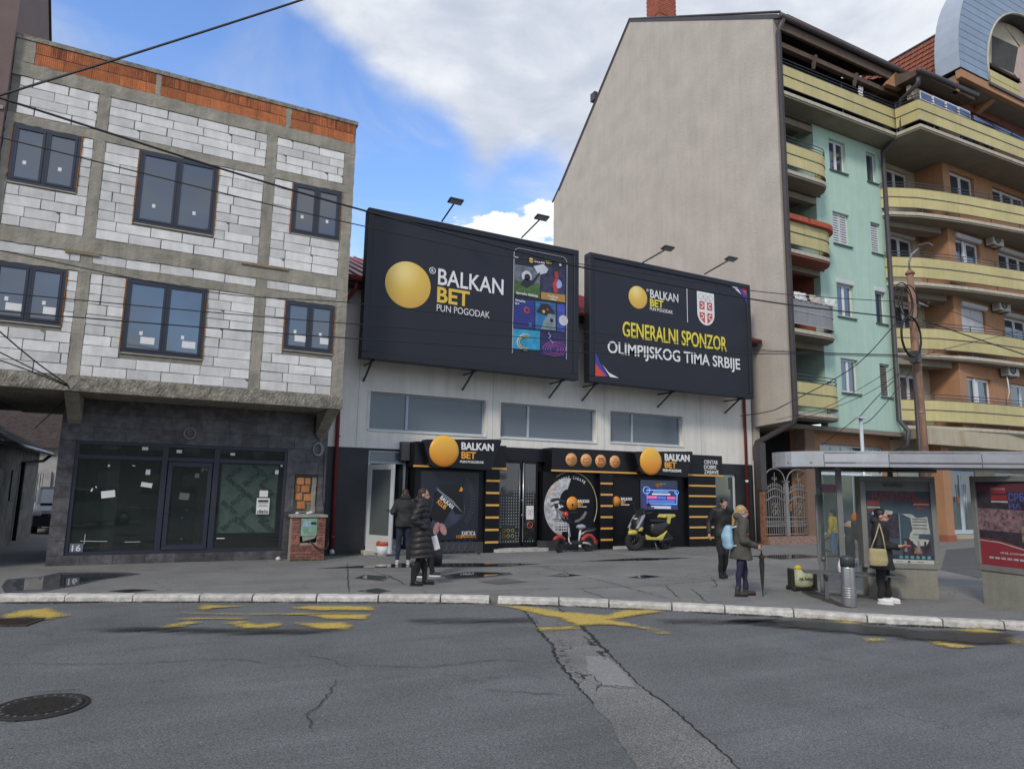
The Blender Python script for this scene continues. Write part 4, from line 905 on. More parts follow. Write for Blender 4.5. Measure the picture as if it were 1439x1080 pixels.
# big sign boards with the ball
def brand_sign(lab, pts_px, ball_px, r, cam_t, grp):
    Ys = 17.02
    t = thing('shop_sign', lab, 'shop sign', (Wp(*ball_px, Ys)[0], Ys+.1, Wp(*ball_px, Ys)[1]))
    q = [Wp(x, y, Ys) for x, y in pts_px]
    # round the corners
    out = []
    n = len(q)
    for i in range(n):
        a, b_, c = Vector(q[i-1]), Vector(q[i]), Vector(q[(i+1) % n]); p0 = b_+(a-b_).normalized()*.10; p2 = b_+(c-b_).normalized()*.10
        for k in range(6): s = k/5; out.append(tuple(p0*(1-s)**2+b_*2*s*(1-s)+p2*s*s))
    MB().prism(out, 'y', Ys, Ys+.20).build('board', m_sb, t, bevel=.012)
    bx, bz = Wp(*ball_px, Ys-.02)
    mb = MB(); mb.ell((bx, Ys-.01, bz), (r, .09, r), 40, 20); mb.build('ball', m_ball, t)
    mb = MB(); m = Matrix.Rotation(R_(90), 4, 'X'); pr = MB().lathe([(r*.985, 0), (r*1.005, .01), (r*1.005, .05), (r*.9, .06)], seg=40); pr.v = [tuple(m @ Vector(v)+Vector((bx, Ys+.045, bz))) for v in pr.v]; pr.build('ball_rim', m_ora, t)
    for body, mt, lt, lb, rx, bo in cam_t: wall_text('lettering', body, mt, t, Ys-.001, lt, lb, rx, bo, ext=.012)
    return t
def ball_mat():
    m = bpy.data.materials.new('ball_print'); m.use_nodes = True; nt = m.node_tree; n = nt.nodes; l = nt.links; b = n['Principled BSDF']; b.inputs['Roughness'].default_value = .35
    tc = n.new('ShaderNodeTexCoord'); sp = n.new('ShaderNodeSeparateXYZ'); l.new(tc.outputs['Generated'], sp.inputs[0])
    cr = n.new('ShaderNodeValToRGB'); cr.color_ramp.elements[0].color = (.78, .26, .035, 1); cr.color_ramp.elements[1].color = (.80, .48, .05, 1); l.new(sp.outputs[2], cr.inputs[0]); l.new(cr.outputs[0], b.inputs['Base Color'])
    return m
m_ball = ball_mat()
brand_sign('black sign board with orange ball above the left card poster', [(594, 617), (706, 617), (690.5, 661), (604.5, 655)], (624.5, 633.5), .42,
    [('BALKAN', m_wl, (648.5, 621), (648.5, 631.5), (693.5, 623), .03), ('BET', m_ol, (648.5, 634), (648.5, 644), (668.5, 634), .03), ('PUN POGODAK', m_wl, (646.5, 646.5), (646.5, 650), (680, 648), .01)], '')
brand_sign('black sign board with orange ball above the yellow scooter', [(891, 634), (974.5, 634), (966.5, 671), (900, 665)], (915, 648), .42,
    [('BALKAN', m_wl, (934, 637), (934, 647), (968.5, 638.5), .03), ('BET', m_ol, (934, 648.5), (934, 657), (950, 649), .03), ('PUN POGODAK', m_wl, (931.5, 658.5), (931.5, 662.5), (957.5, 660), .01)], '')
wall_text('lettering', 'CENTAR', m_wl, sf, FYs-.001, (989.5, 646), (989.5, 651.5), (1008.5, 646.5), .006)
wall_text('lettering', 'DOBRE', m_wl, sf, FYs-.001, (989.5, 653), (989.5, 658.5), (1006.5, 653), .006)
wall_text('lettering', 'ZABAVE', m_wl, sf, FYs-.001, (989.5, 660), (989.5, 665.5), (1009.5, 660.5), .006)
# four round icons
for k, (px, py) in enumerate(((802.8, 645.6), (823.6, 646.6), (844, 647.6), (864, 648.6))):
    x, z = Wp(px, py, FYs-.01); m = Matrix.Rotation(R_(90), 4, 'X')
    b = MB().lathe([(.19, 0), (.195, .01), (.195, .03), (.001, .03)], seg=28); b.v = [tuple(m @ Vector(v)+Vector((x, FYs+.005, z))) for v in b.v]
    ic = b.build('icon_disc', M('icon_orange', (.72, .36, .14), .5), sf); Yi = FYs-.028
    ln = M('icon_line', (.35, .12, .02), .6)
    def ring(cx, cz, r, w=.010, n=20, a0=0, a1=360, rr=None):
        MB().tube([(cx+r*math.cos(R_(a0+(a1-a0)*i/n)), Yi, cz+(rr or r)*math.sin(R_(a0+(a1-a0)*i/n))) for i in range(n+(0 if a1-a0 == 360 else 1))], w, 5, closed=(a1-a0 == 360), cap=True).build('icon', ln, ic)
    def poly(pts, w=.010, cl=True): MB().tube([(x+a, Yi, z+c) for a, c in pts], w, 5, closed=cl).build('icon', ln, ic)
    if k == 0: ring(x+.05, z+.0, .075); ring(x+.05, z, .03); poly([(-.15, .03), (-.06, .03)], cl=False); poly([(-.16, -.02), (-.05, -.02)], cl=False)
    elif k == 1: poly([(-.11, -.05), (-.09, .06), (-.02, .03), (.03, .07), (.11, .05), (.09, -.06), (.02, -.03), (-.03, -.07)])
    elif k == 2: poly([(-.09, -.08), (-.09, .09), (.09, .09), (.09, -.08)]); poly([(-.06, .0), (-.06, .06), (.06, .06), (.06, .0)]); poly([(-.12, -.1), (.12, -.1)], cl=False)
    else: ring(x, z, .09, a0=180, a1=360, n=12); poly([(-.09, 0), (.09, 0)], cl=False); ring(x+.10, z-.02, .03, a0=-90, a1=90, n=8); poly([(-.03, .04), (-.02, .10)], cl=False); poly([(.03, .04), (.02, .10)], cl=False)
# entrance: two glazed leaves covered with a dot print
box('entrance_back', m_sp, sf, 8.59, 10.1, WY+.25, WY+.29, 0, 2.75)
box('door_step', m_kerb, sf, 8.45, 10.2, FYs+.0, WY+.25, 0, .09)
m_dg = glass('door_glass', (.020, .026, .026), .04, .9, ior=1.6)
Yd = FYs+.30
for a, c, nm in ((8.62, 9.45, 0), (9.50, 9.98, 1)):
    b = MB(); fw = .05
    b.box(a, c, Yd, Yd+.05, .10, .22); b.box(a, c, Yd, Yd+.05, 2.48, 2.56); b.box(a, a+fw, Yd, Yd+.05, .22, 2.48); b.box(c-fw, c, Yd, Yd+.05, .22, 2.48); dr = b.build('door', m_sp, sf)
    box('pane', m_dg, dr, a+fw, c-fw, Yd+.02, Yd+.03, .22, 2.48)
    b = MB(); nx = 0; x = a+fw+.05
    while x < c-fw-.02:
        z = .26
        while z < 2.0:
            mid = (.55 < z < .62 or nm == 0 and ((.30 < z < .72 and a+.2 < x < a+.62) or (1.55 < z < 1.82 and a+.12 < x < a+.55))) or (nm == 1 and .30 < z < .95)
            if not mid:
                r = .016 if z < 1.5 else .016*(2.1-z)/.6
                b.add([(x+r*math.cos(k*math.pi/3), Yd+.016, z+r*math.sin(k*math.pi/3)) for k in range(6)], [(0, 1, 2, 3, 4, 5)])
            z += .082
        x += .082
    tag(b.build('dot_print', M('dot_print', (.42, .43, .44), .6), dr), kind='stuff')
MB().tube([(9.475, Yd-.05, .25), (9.475, Yd-.05, 2.5)], .022, 8).build('pull_bar', M('brushed_steel', (.45, .46, .47), .3, .05, metal=.8), sf)
MB().tube([(9.37, Yd-.03, .4), (9.37, Yd-.03, 2.3)], .008, 6).build('pull_bar', MATS['brushed_steel'], sf)
for i in range(6):
    cx, cz = 8.90+.14*(i % 3), .42+.15*(i//3); MB().tube([(cx+.045*math.cos(t*math.pi/7), Yd+.012, cz+.045*math.sin(t*math.pi/7)) for t in range(14)], .007, 4, closed=True).build('ring_print', M('ring_yellow', (.5, .42, .1), .6), sf)
b = MB().lathe([(.085, 0), (.085, .004), (.001, .004)], seg=20); b.v = [tuple(Matrix.Rotation(R_(90), 4, 'X') @ Vector(v)+Vector((8.88, Yd+.012, 1.72))) for v in b.v]; b.build('ball_print', M('ghost_ball', (.12, .13, .13), .6), sf)
box('notice', m_sheet, sf, 9.62, 9.86, Yd+.01, Yd+.016, .88, 1.27)
MB().tube([(9.74+.07*math.cos(t*.5), Yd+.006, 1.08+.08*math.sin(t)) for t in range(12)], .006, 4).build('drawing', M('pink_ink', (.6, .2, .2), .7), sf)
rd = M('prohibit_red', (.45, .09, .04), .5)
MB().tube([(9.74+.085*math.cos(t*math.pi/10), Yd+.008, .72+.085*math.sin(t*math.pi/10)) for t in range(20)], .014, 5, closed=True).build('no_entry_ring', rd, sf); MB().tube([(9.68, Yd+.008, .78), (9.80, Yd+.008, .66)], .012, 5).build('no_entry_bar', rd, sf)
for cz in (1.42, 1.0): MB().ell((9.46, Yd-.03, cz), (.03, .03, .03), 8, 5).build('lock', MATS['brushed_steel'], sf)
# eye poster
Ye = FYs+.158; cx, cz = Wp(803, 711, Ye); r0 = .86
ey = MB().prism([(cx-.14+.80*math.cos(t*math.pi/20), cz-.03+.86*math.sin(t*math.pi/20)) for t in range(9, 32)]+[(cx-.14+.30*math.cos(t*math.pi/20), cz+.0+.50*math.sin(t*math.pi/20)) for t in range(31, 9, -1)], 'y', Ye-.004, Ye).build('face_print', M('grey_face_print', (.46, .46, .47), .6, .30, 2.5, speck=9), sf)
dk = M('print_dark', (.03, .03, .035), .6); gy_ = M('print_grey', (.2, .2, .21), .6, .4, 8)
def Q(px, py): return (680+px/5.4, 600+py/5.4)
flat('brow', [Q(*p) for p in ((500, 565), (520, 540), (565, 535), (610, 560), (615, 575), (560, 555), (515, 568))], Ye-.004, dk, ey)
flat('eye_white', [Q(*p) for p in ((512, 605), (540, 582), (575, 580), (608, 600), (575, 615), (535, 618))], Ye-.004, m_wl, ey)
flat('eye_outline', [Q(*p) for p in ((508, 602), (535, 578), (575, 573), (612, 595), (610, 602), (575, 582), (540, 585), (514, 608))], Ye-.008, dk, ey)
c = [Q(550+17*math.cos(t*math.pi/7), 600+18*math.sin(t*math.pi/7)) for t in range(14)]; flat('iris', c, Ye-.008, dk, ey)
flat('nose_shadow', [Q(*p) for p in ((540, 620), (562, 622), (566, 690), (545, 688), (552, 650))], Ye-.004, gy_, ey)
flat('cheek_shadow', [Q(*p) for p in ((560, 625), (600, 640), (640, 690), (615, 700), (575, 670))], Ye-.004, gy_, ey)
flat('line', [Q(*p) for p in ((520, 695), (655, 695), (655, 700), (522, 700))], Ye-.004, dk, ey)
for i in range(12): x = 535+i*11; flat('beard', [Q(x, 705), Q(x+5, 705), Q(x+9, 745-abs(i-5)*3), Q(x+6, 745-abs(i-5)*3)], Ye-.008, dk, ey)
MB().tube([(cx-.02+.93*math.cos(R_(a)), Ye-.006, cz+.02+1.0*math.sin(R_(a))) for a in range(-28, 132, 8)], .012, 5).build('arc_line', M('gold_line', (.55, .5, .3), .5), sf)
flat('band', [Q(*p) for p in ((770, 635), (783, 645), (760, 690), (715, 718), (690, 722), (690, 705), (725, 695), (750, 665))], Ye-.004, gy_, sf)
bx_, bz_ = Wp(680+670/5.4, 600+577/5.4, Ye); b = MB().lathe([(.20, 0), (.20, .006), (.001, .006)], seg=28); b.v = [tuple(Matrix.Rotation(R_(90), 4, 'X') @ Vector(v)+Vector((bx_, Ye-.004, bz_))) for v in b.v]; b.build('ball', m_ora, sf)
for body, mt, l1, l2, rx in (('BALKAN', m_wl, (713, 548), (713, 572), (797, 552)), ('BET', m_ol, (713, 575), (713, 595), (752, 577)), ('PUN POGODAK', m_wl, (713, 599), (713, 607), (780, 601))): wall_text('lettering', body, mt, sf, Ye-.006, Q(*l1), Q(*l2), Q(*rx), .03)
for i, ch in enumerate('CENTAR DOBRE ZABAVE'):
    if ch == ' ': continue
    a = R_(158-i*5.6); p = Vector((cx+.0+.80*math.cos(a), Ye-.006, cz-.02+.83*math.sin(a))); ux = Vector((math.sin(a), 0, -math.cos(a))); uz = Vector((math.cos(a), 0, math.sin(a)))
    lettering('lettering', ch, m_wl if i > 6 else m_ol, sf, p-ux*.03, ux, uz, .055, .085, .03, ext=.001)
# second door logo
bx_, bz_ = Wp(680+1005/5.4, 600+562/5.4, FYs+.115); b = MB().lathe([(.155, 0), (.155, .006), (.001, .006)], seg=24); b.v = [tuple(Matrix.Rotation(R_(90), 4, 'X') @ Vector(v)+Vector((bx_, FYs+.118, bz_))) for v in b.v]; b.build('ball', m_ora, sf)
for body, mt, l1, l2, rx in (('BALKAN', m_wl, (1040, 532), (1040, 554), (1122, 536)), ('BET', m_ol, (1040, 558), (1040, 580), (1075, 560)), ('PUN POGODAK', m_wl, (1040, 583), (1040, 593), (1105, 587))): wall_text('lettering', body, mt, sf, FYs+.116, Q(*l1), Q(*l2), Q(*rx), .03)
bx_, bz_ = Wp(680+1115/5.4, 600+780/5.4, FYs+.115); b = MB().lathe([(.075, 0), (.075, .006), (.001, .006)], seg=20); b.v = [tuple(Matrix.Rotation(R_(90), 4, 'X') @ Vector(v)+Vector((bx_, FYs+.118, bz_))) for v in b.v]; b.build('round_sticker', M('cream_sticker', (.65, .6, .35), .6), sf)
# lit advertising screen
Yt = FYs+.10
sx0, sx1, sz0, sz1 = 13.60, 15.08, 1.17, 2.10
scr = box('screen', M('screen_navy', (.030, .045, .085), .15, .3, 2, emit=.3), sf, sx0, sx1, Yt, Yt+.035, sz0, sz1)
cy = M('neon_cyan', (.18, .45, .9), .4, emit=.35); pk = M('neon_pink', (.7, .12, .35), .4, emit=.3); bl = M('neon_blue', (.08, .16, .55), .4, emit=.35); vi = M('screen_violet', (.035, .035, .14), .4, .5, 4, emit=.3); ws = M('screen_white', (.6, .65, .75), .4, emit=.3)
def S(px, py): return (840+px/5.4, 600+py/5.4)
flat('picture', [S(*p) for p in ((340, 450), (600, 460), (605, 625), (340, 610))], Yt, vi, scr)
def neon(pts, w, mt, cl=True): MB().tube([on_y(*S(*p), Yt-.006) for p in pts], w, 6, closed=cl).build('picture', mt, scr)
neon([(372, 475), (375, 580), (598, 585), (602, 510), (585, 480)], .018, cy); neon([(350+25*math.cos(t*.52)+20, 478+27*math.sin(t*.52)) for t in range(12)], .014, cy); neon([(598+14*math.cos(t*.63), 495+16*math.sin(t*.63)) for t in range(10)], .012, cy)
for (x0_, x1_, y0_, y1_, mt) in ((378, 448, 518, 540, pk), (452, 515, 522, 542, bl), (525, 590, 524, 545, pk), (385, 585, 550, 574, bl), (412, 550, 500, 512, ws), (405, 555, 596, 603, ws), (430, 555, 606, 615, ws), (420, 535, 484, 491, cy)): flat('picture', [S(x0_, y0_), S(x1_, y0_+3), S(x1_, y1_+3), S(x0_, y1_)], Yt-.004, mt, scr)
b = MB().lathe([(.085, 0), (.085, .006), (.001, .006)], seg=20); v0 = on_y(*S(452, 438), Yt); b.v = [tuple(Matrix.Rotation(R_(90), 4, 'X') @ Vector(v)+Vector((v0.x, Yt, v0.z))) for v in b.v]; b.build('ball', m_ora, scr)
for body, mt, l1, l2, rx in (('BALKAN', m_wl, (470, 422), (470, 434), (516, 425)), ('BET', m_ol, (470, 436), (470, 446), (492, 438))): wall_text('lettering', body, mt, scr, Yt-.003, S(*l1), S(*l2), S(*rx), .03)
# bike rack under the card poster
rk = thing('bicycle_rack', 'low black spiral bicycle rack under the card poster', 'bike rack', (7.4, 17.15, 0))
MB().tube([(6.35, 17.05, .06), (7.75, 17.05, .06)], .018, 6).build('rail', m_fr, rk); MB().tube([(7.75, 17.05, .06), (7.9, 17.0, .005)], .018, 6).build('foot', m_fr, rk); MB().tube([(6.35, 17.05, .06), (6.25, 17.0, .005)], .018, 6).build('foot', m_fr, rk)
for i in range(7): x = 6.5+.18*i; MB().tube([(x+.10*math.cos(t*math.pi/8)+.08*math.sin(t*math.pi/8), 17.05+.04*math.sin(t*math.pi/8), .20+.15*math.sin(t*math.pi/8)) for t in range(16)], .011, 6, closed=True).build('hoop', m_fr, rk)

# ------------------------------------------------ BILLBOARDS
m_bb = M('billboard_vinyl', (.017, .019, .028), .5, .08, 1, .05, 3, spec=.4)
m_bf = M('billboard_frame', (.013, .015, .021), .45, .1, 2, spec=.4)
BY = 16.95
def billboard(x0, x1, z0, z1, lab):
    t = thing('billboard', lab, 'billboard', ((x0+x1)/2, BY+.15, z0))
    fw = .17
    b = MB(); b.box(x0, x1, BY, BY+.30, z0, z0+fw); b.box(x0, x1, BY, BY+.30, z1-fw, z1); b.box(x0, x0+fw, BY, BY+.30, z0+fw, z1-fw); b.box(x1-fw, x1, BY, BY+.30, z0+fw, z1-fw); b.build('frame', m_bf, t, bevel=.01)
    box('back_panel', m_bf, t, x0+.01, x1-.01, BY+.305, BY+.33, z0+.01, z1-.01)
    nx, nz = 30, 12; vs = [(x0+fw+(x1-x0-2*fw)*i/nx, BY+.035-.008*math.sin(math.pi*j/nz), z0+fw+(z1-z0-2*fw)*j/nz) for j in range(nz+1) for i in range(nx+1)]
    mb = MB(); mb.add(vs, [(j*(nx+1)+i, j*(nx+1)+i+1, (j+1)*(nx+1)+i+1, (j+1)*(nx+1)+i) for j in range(nz) for i in range(nx)], 0, True); pn = mb.build('panel', m_bb, t)
    n = 3
    for i in range(n):
        xx = x0+.35+(x1-x0-.8)*i/(n-1)
        MB().tube([(xx, BY+.15, z0+.02), (xx, WY, z0-.45)], .03, 6).build('strut', m_fr, t); MB().tube([(xx+.02, BY+.1, z0-.02), (xx+.02, WY, z0-.02)], .025, 6).build('strut', m_fr, t)
        MB().tube([(xx, BY+.32, z1-.8), (xx, WY+.1, z1-1.9 if z1-1.9 > 7.3 else 7.0)], .03, 6).build('strut', m_fr, t)
    return t, pn
def lampb(t, base, head):
    B = on_y(*base, BY+.1); H = on_x(*head, B.x)
    a = MB().tube([B, H], .024, 6).build('lamp_arm', m_fr, t)
    m = Matrix.Translation(H) @ Matrix.Rotation(R_(-14), 4, 'X'); MB().box(-.20, .20, -.13, .10, -.03, .025, m=m).build('lamp_head', m_fr, t, bevel=.012); MB().box(-.17, .17, -.10, .08, -.037, -.031, m=m).build('lamp_lens', M('lens_grey', (.35, .36, .36), .2), t)
t1, pn1 = billboard(4.39, 10.97, 4.98, 9.02, 'large black billboard with a yellow ball and a phone picture, left of two')
lampb(t1, (621, 311), (640, 283)); lampb(t1, (733, 334), (761, 306))
t2, pn2 = billboard(11.37, 18.18, 4.98, 9.05, 'large black billboard with yellow and white sponsor lettering and a crest, right of two')
lampb(t2, (903, 369), (938, 349)); lampb(t2, (990, 385), (1027, 364))
YB = BY+.020
def disc(cx, cz, r, Y, mat, parent, name='ball', rz_=None, n=40):
    return MB().prism([(cx+r*math.cos(2*math.pi*i/n), cz+(rz_ or r)*math.sin(2*math.pi*i/n)) for i in range(n)], 'y', Y-.003, Y).build(name, mat, parent)
def dome_mat(name, c0, c1, c2):
    m = bpy.data.materials.new(name); m.use_nodes = True; nt = m.node_tree; n = nt.nodes; l = nt.links; b = n['Principled BSDF']; b.inputs['Roughness'].default_value = .5
    tc = n.new('ShaderNodeTexCoord'); mp = n.new('ShaderNodeMapping'); mp.inputs['Location'].default_value = (-.38, -.5, -.80); l.new(tc.outputs['Generated'], mp.inputs[0])
    g = n.new('ShaderNodeTexGradient'); g.gradient_type = 'SPHERICAL'; mp.inputs['Scale'].default_value = (1.1, 0.0, 1.1); mp.inputs['Location'].default_value = (-.42, 0, -.86); l.new(mp.outputs[0], g.inputs[0])
    cr = n.new('ShaderNodeValToRGB'); e = cr.color_ramp.elements; e[0].color = (*c0, 1); e[0].position = .0; e[1].color = (*c2, 1); e[1].position = 1; q = e.new(.55); q.color = (*c1, 1); q = e.new(.9); q.color = (*c2, 1)
    l.new(g.outputs['Fac'], cr.inputs[0]); l.new(cr.outputs[0], b.inputs['Base Color']); return m
m_yb = dome_mat('printed_yellow_ball', (.60, .32, .06), (.74, .50, .09), (.88, .70, .25))
def Z1(px, py): return (490+px/3.6, 260+py/3.6)
def Z2(px, py): return (800+px/3.857, 320+py/3.857)
c = on_y(*Z1(301, 504), YB); disc(c.x, c.z, on_y(*Z1(415, 510), YB).x-c.x, YB, m_yb, pn1)
c2 = on_y(*Z1(424, 433), YB); MB().tube([(c2.x+.085*math.cos(t*math.pi/9), YB-.003, c2.z+.085*math.sin(t*math.pi/9)) for t in range(18)], .012, 5, closed=True).build('mark_ring', m_wl, pn1)
lettering('lettering', 'R', m_wl, pn1, (c2.x-.03, YB-.003, c2.z-.045), (1, 0, 0), (0, 0, 1), .07, .09, .02)
for body, mt, a, b_, rx, bo in (('BALKAN', m_wl, (454, 421), (451, 503), (783, 500), .012), ('BET', m_yl if False else M('yellow_letter', (.74, .50, .07), .5, .02), (449, 513), (446, 592), (612, 560), .025), ('PUN POGODAK', m_wl, (446, 602), (445, 636), (713, 650), -.004)): wall_text('lettering', body, mt, pn1, YB, Z1(*a), Z1(*b_), Z1(*rx), bo)
m_yl = MATS['yellow_letter']
# phone picture
x0, x1 = on_y(*Z1(832, 600), YB).x, on_y(*Z1(1103, 600), YB).x; zt = on_y(*Z1(870, 322), YB).z; zb = on_y(*Z1(830, 850), YB).z
ol = rrect(x0, x1, zb, zt, .18)
MB().tube([(x1, YB-.004, zb)]+[(p[0], YB-.004, p[1]) for p in arc(x1-.18, zt-.18, .18, 0, 90, 6)]+[(p[0], YB-.004, p[1]) for p in arc(x0+.18, zt-.18, .18, 90, 180, 6)]+[(x0, YB-.004, zb)], .012, 5).build('phone_outline', M('phone_line', (.4, .41, .44), .5), pn1)
def tile(pts, mt, th=0): flat('picture', [Z1(*p) for p in pts], YB-th, mt, pn1)
tile([(838, 400), (970, 422), (968, 575), (836, 548)], M('pic_stadium', (.13, .15, .19), .6, .5, 6)); tile([(837, 480), (969, 500), (968, 575), (836, 548)], M('pic_grass', (.06, .13, .035), .6, .35, 9), .004)
tile([(973, 400), (1095, 425), (1095, 590), (973, 570)], M('pic_night', (.035, .035, .08), .6, .7, 5)); tile([(973, 540), (1095, 556), (1095, 594), (973, 576)], M('pic_gold', (.42, .24, .06), .6), .004)
tile([(838, 572), (940, 586), (940, 728), (836, 722)], M('pic_blue', (.025, .035, .20), .6, .2)); tile([(944, 585), (1048, 598), (1048, 738), (944, 728)], M('pic_teal', (.03, .16, .36), .6, .5, 4)); tile([(1055, 600), (1095, 604), (1093, 745), (1053, 740)], M('pic_blue2', (.05, .07, .35), .6, .4, 4))
tile([(830, 726), (968, 738), (967, 835), (828, 826)], M('pic_cyan', (.03, .30, .50), .6, .3, 5)); tile([(971, 740), (1095, 752), (1094, 870), (969, 858)], M('pic_purple', (.03, .025, .11), .6, .7, 6))
def zd(px, py, r, mt, name='picture', th=.008, rz_=None): c = on_y(*Z1(px, py), YB); disc(c.x, c.z, r, YB-th, mt, pn1, name, rz_, 20)
pw = M('pic_white', (.55, .58, .62), .5); pr_ = M('pic_red', (.45, .05, .04), .6); py_ = M('pic_yellow', (.6, .42, .08), .6); pd = M('pic_dark', (.02, .02, .03), .6)
zd(900, 462, .17, pw); zd(903, 466, .10, pd, th=.012); tile([(870, 500), (890, 470), (930, 485), (965, 440), (968, 450), (935, 498), (900, 520)], pd, .012); tile([(935, 410), (985, 400), (1010, 425), (1000, 445), (960, 455)], pw, .012)
tile([(1040, 440), (1055, 435), (1062, 470), (1050, 500), (1060, 545), (1040, 545), (1030, 500), (1045, 475)], pr_, .012); zd(1058, 500, .14, M('pic_glow', (.35, .4, .75), .5), th=.008)
zd(900, 632, .10, pr_); zd(901, 632, .055, M('pic_blue', (0, 0, 0)), th=.012); zd(918, 706, .06, M('pic_teal', (0, 0, 0)))
tile([(950, 640), (975, 600), (1010, 600), (1040, 640), (1045, 680), (1000, 660)], pd, .010); tile([(985, 690), (1010, 650), (1045, 655), (1047, 735), (975, 728)], M('pic_silver', (.20, .27, .30), .5, .3, 5), .013); zd(985, 640, .05, py_, th=.016); zd(1005, 630, .04, pr_, th=.016); zd(1025, 685, .06, pd, th=.018)
zd(1085, 685, .16, pw, th=.012)
for a, r in ((0, .20), (1, .14)): MB().tube([on_y(*Z1(895+(70-15*a)*math.cos(t*.35)*.6, 795+(40-10*a)*math.sin(t*.35)), YB-.012) for t in range(4, 16)], .02, 5).build('picture', py_ if a else pw, pn1)
for k in range(4): MB().tube([on_y(*Z1(1040+(22+12*k)*math.cos(t*.31), 828+(12+8*k)*math.sin(t*.31)), YB-.010) for t in range(20)], .008, 4, closed=True).build('picture', M('pic_pink', (.45, .12, .45), .5), pn1)
MB().tube([on_y(*Z1(*p), YB-.012) for p in ((1010, 745), (1022, 765), (1012, 775), (1035, 800))], .018, 5).build('picture', M('pic_glow', (0, 0, 0)), pn1)
c = on_y(*Z1(923, 381), YB); disc(c.x, c.z, .075, YB-.004, m_yb, pn1, n=20)
for body, mt, a, b_, rx, bo in (('BALKAN', m_wl, (940, 378), (940, 390), (990, 385), .02), ('BET', m_yl, (998, 382), (998, 396), (1028, 395), .02), ('Sportsko klađenje', m_wl, (848, 537), (848, 553), (957, 555), .02), ('Klađenje', m_wl, (1008, 556), (1008, 567), (1060, 565), .01), ('Uživo', m_wl, (1020, 570), (1020, 580), (1050, 576), .01), ('Virtuelne', m_wl, (842, 575), (842, 587), (893, 587), .01), ('igre', m_wl, (842, 592), (842, 604), (862, 598), .01), ('Lucky Six', m_wl, (975, 720), (975, 729), (1010, 727), .01)): wall_text('lettering', body, mt, pn1, YB-.005, Z1(*a), Z1(*b_), Z1(*rx), bo)
zd(1070, 404, .04, pw, th=.004); box('menu_line', m_wl, pn1, c.x-.55, c.x-.43, YB-.006, YB, c.z+.0, c.z+.02)
# right billboard
c = on_y(*Z2(372, 377), YB); disc(c.x, c.z, on_y(*Z2(422, 380), YB).x-c.x, YB, m_yb, pn2)
m_y2 = M('lemon_letter', (.78, .66, .06), .5, .02)
for body, mt, a, b_, rx, bo in (('BALKAN', m_wl, (438, 333), (438, 379), (590, 375), .012), ('BET', m_y2, (438, 384), (437, 424), (509, 410), .025), ('PUN POGODAK', m_wl, (437, 428), (437, 447), (560, 450), 0), ('GENERALNI SPONZOR', m_y2, (290, 505), (289, 590), (852, 620), .014), ('OLIMPIJSKOG TIMA SRBIJE', m_wl, (208, 611), (208, 697), (925, 740), .014)): wall_text('lettering', body, mt, pn2, YB, Z2(*a), Z2(*b_), Z2(*rx), bo)
lettering('lettering', '®', m_wl, pn2, on_y(*Z2(418, 345), YB)-Vector((0, .003, 0)), (1, 0, 0), (0, 0, 1), .09, .09)
v = on_y(*Z2(639, 420), YB); zz0, zz1 = on_y(*Z2(641, 512), YB).z, on_y(*Z2(638, 330), YB).z; box('divider_line', m_wl, pn2, v.x-.012, v.x+.012, YB-.004, YB, zz0, zz1)
a = on_y(*Z2(691, 340), YB); c = on_y(*Z2(783, 352), YB); zb = on_y(*Z2(738, 528), YB).z; xm = (a.x+c.x)/2; hw = (c.x-a.x)/2; zt = a.z-.01
sh = MB().prism([(a.x, zt), (c.x, zt)]+[(xm+hw*math.cos(R_(t)), zb+hw*1.1+hw*1.1*math.sin(R_(t))) for t in range(0, -181, -12)], 'y', YB-.004, YB).build('crest', m_wl, pn2)
red = M('crest_red', (.55, .06, .04), .5)
for i, (dx, dz, mt) in enumerate(((-.55, 0, cy), (0, 0, dk), (.55, 0, pr_), (-.27, -.32, py_), (.27, -.32, MATS['pic_grass']))):
    MB().tube([(xm+hw*dx*1.0+hw*.26*math.cos(t*math.pi/8), YB-.007, zt-hw*.45+dz*hw*.6+hw*.26*math.sin(t*math.pi/8)) for t in range(16)], .006, 4, closed=True).build('ring', M('ring_grey', (.30, .36, .42), .6) if i in (0, 4) else M('ring_tint', (.42, .36, .34), .6), sh)
zc = zb+hw*1.15
for sx in (-1, 1):
    for sz in (0, 1):
        x_ = xm+sx*hw*.45; z_ = zc+hw*.62 if sz else zc-hw*.38
        pts = [(x_-hw*.30, z_-hw*.36), (x_+hw*.30, z_-hw*.36), (x_+hw*.30, z_+hw*.36), (x_-hw*.30, z_+hw*.36)]
        if not sz: pts = [(x_-sx*hw*.30, z_-hw*.62), (x_+sx*hw*.28, z_-hw*.15), (x_+sx*hw*.30, z_+hw*.36), (x_-sx*hw*.30, z_+hw*.36)]
        r = MB().prism(pts, 'y', YB-.008, YB-.005).build('quarter', red, sh)
        lettering('letter', 'C', m_wl, r, (x_-hw*.17, YB-.009, z_-hw*.24), (1, 0, 0) if sx > 0 else (-1, 0, 0), (0, 0, 1), hw*.34, hw*.48, .03, ext=.001) if sx > 0 else lettering('letter', 'C', m_wl, r, (x_+hw*.17, YB-.009, z_-hw*.24), (-1, 0, 0), (0, 0, 1), hw*.34, hw*.48, .03, ext=.001)
rb, bb_, wb_ = M('ribbon_red', (.62, .06, .05), .5), M('ribbon_blue', (.05, .05, .35), .5), m_wl
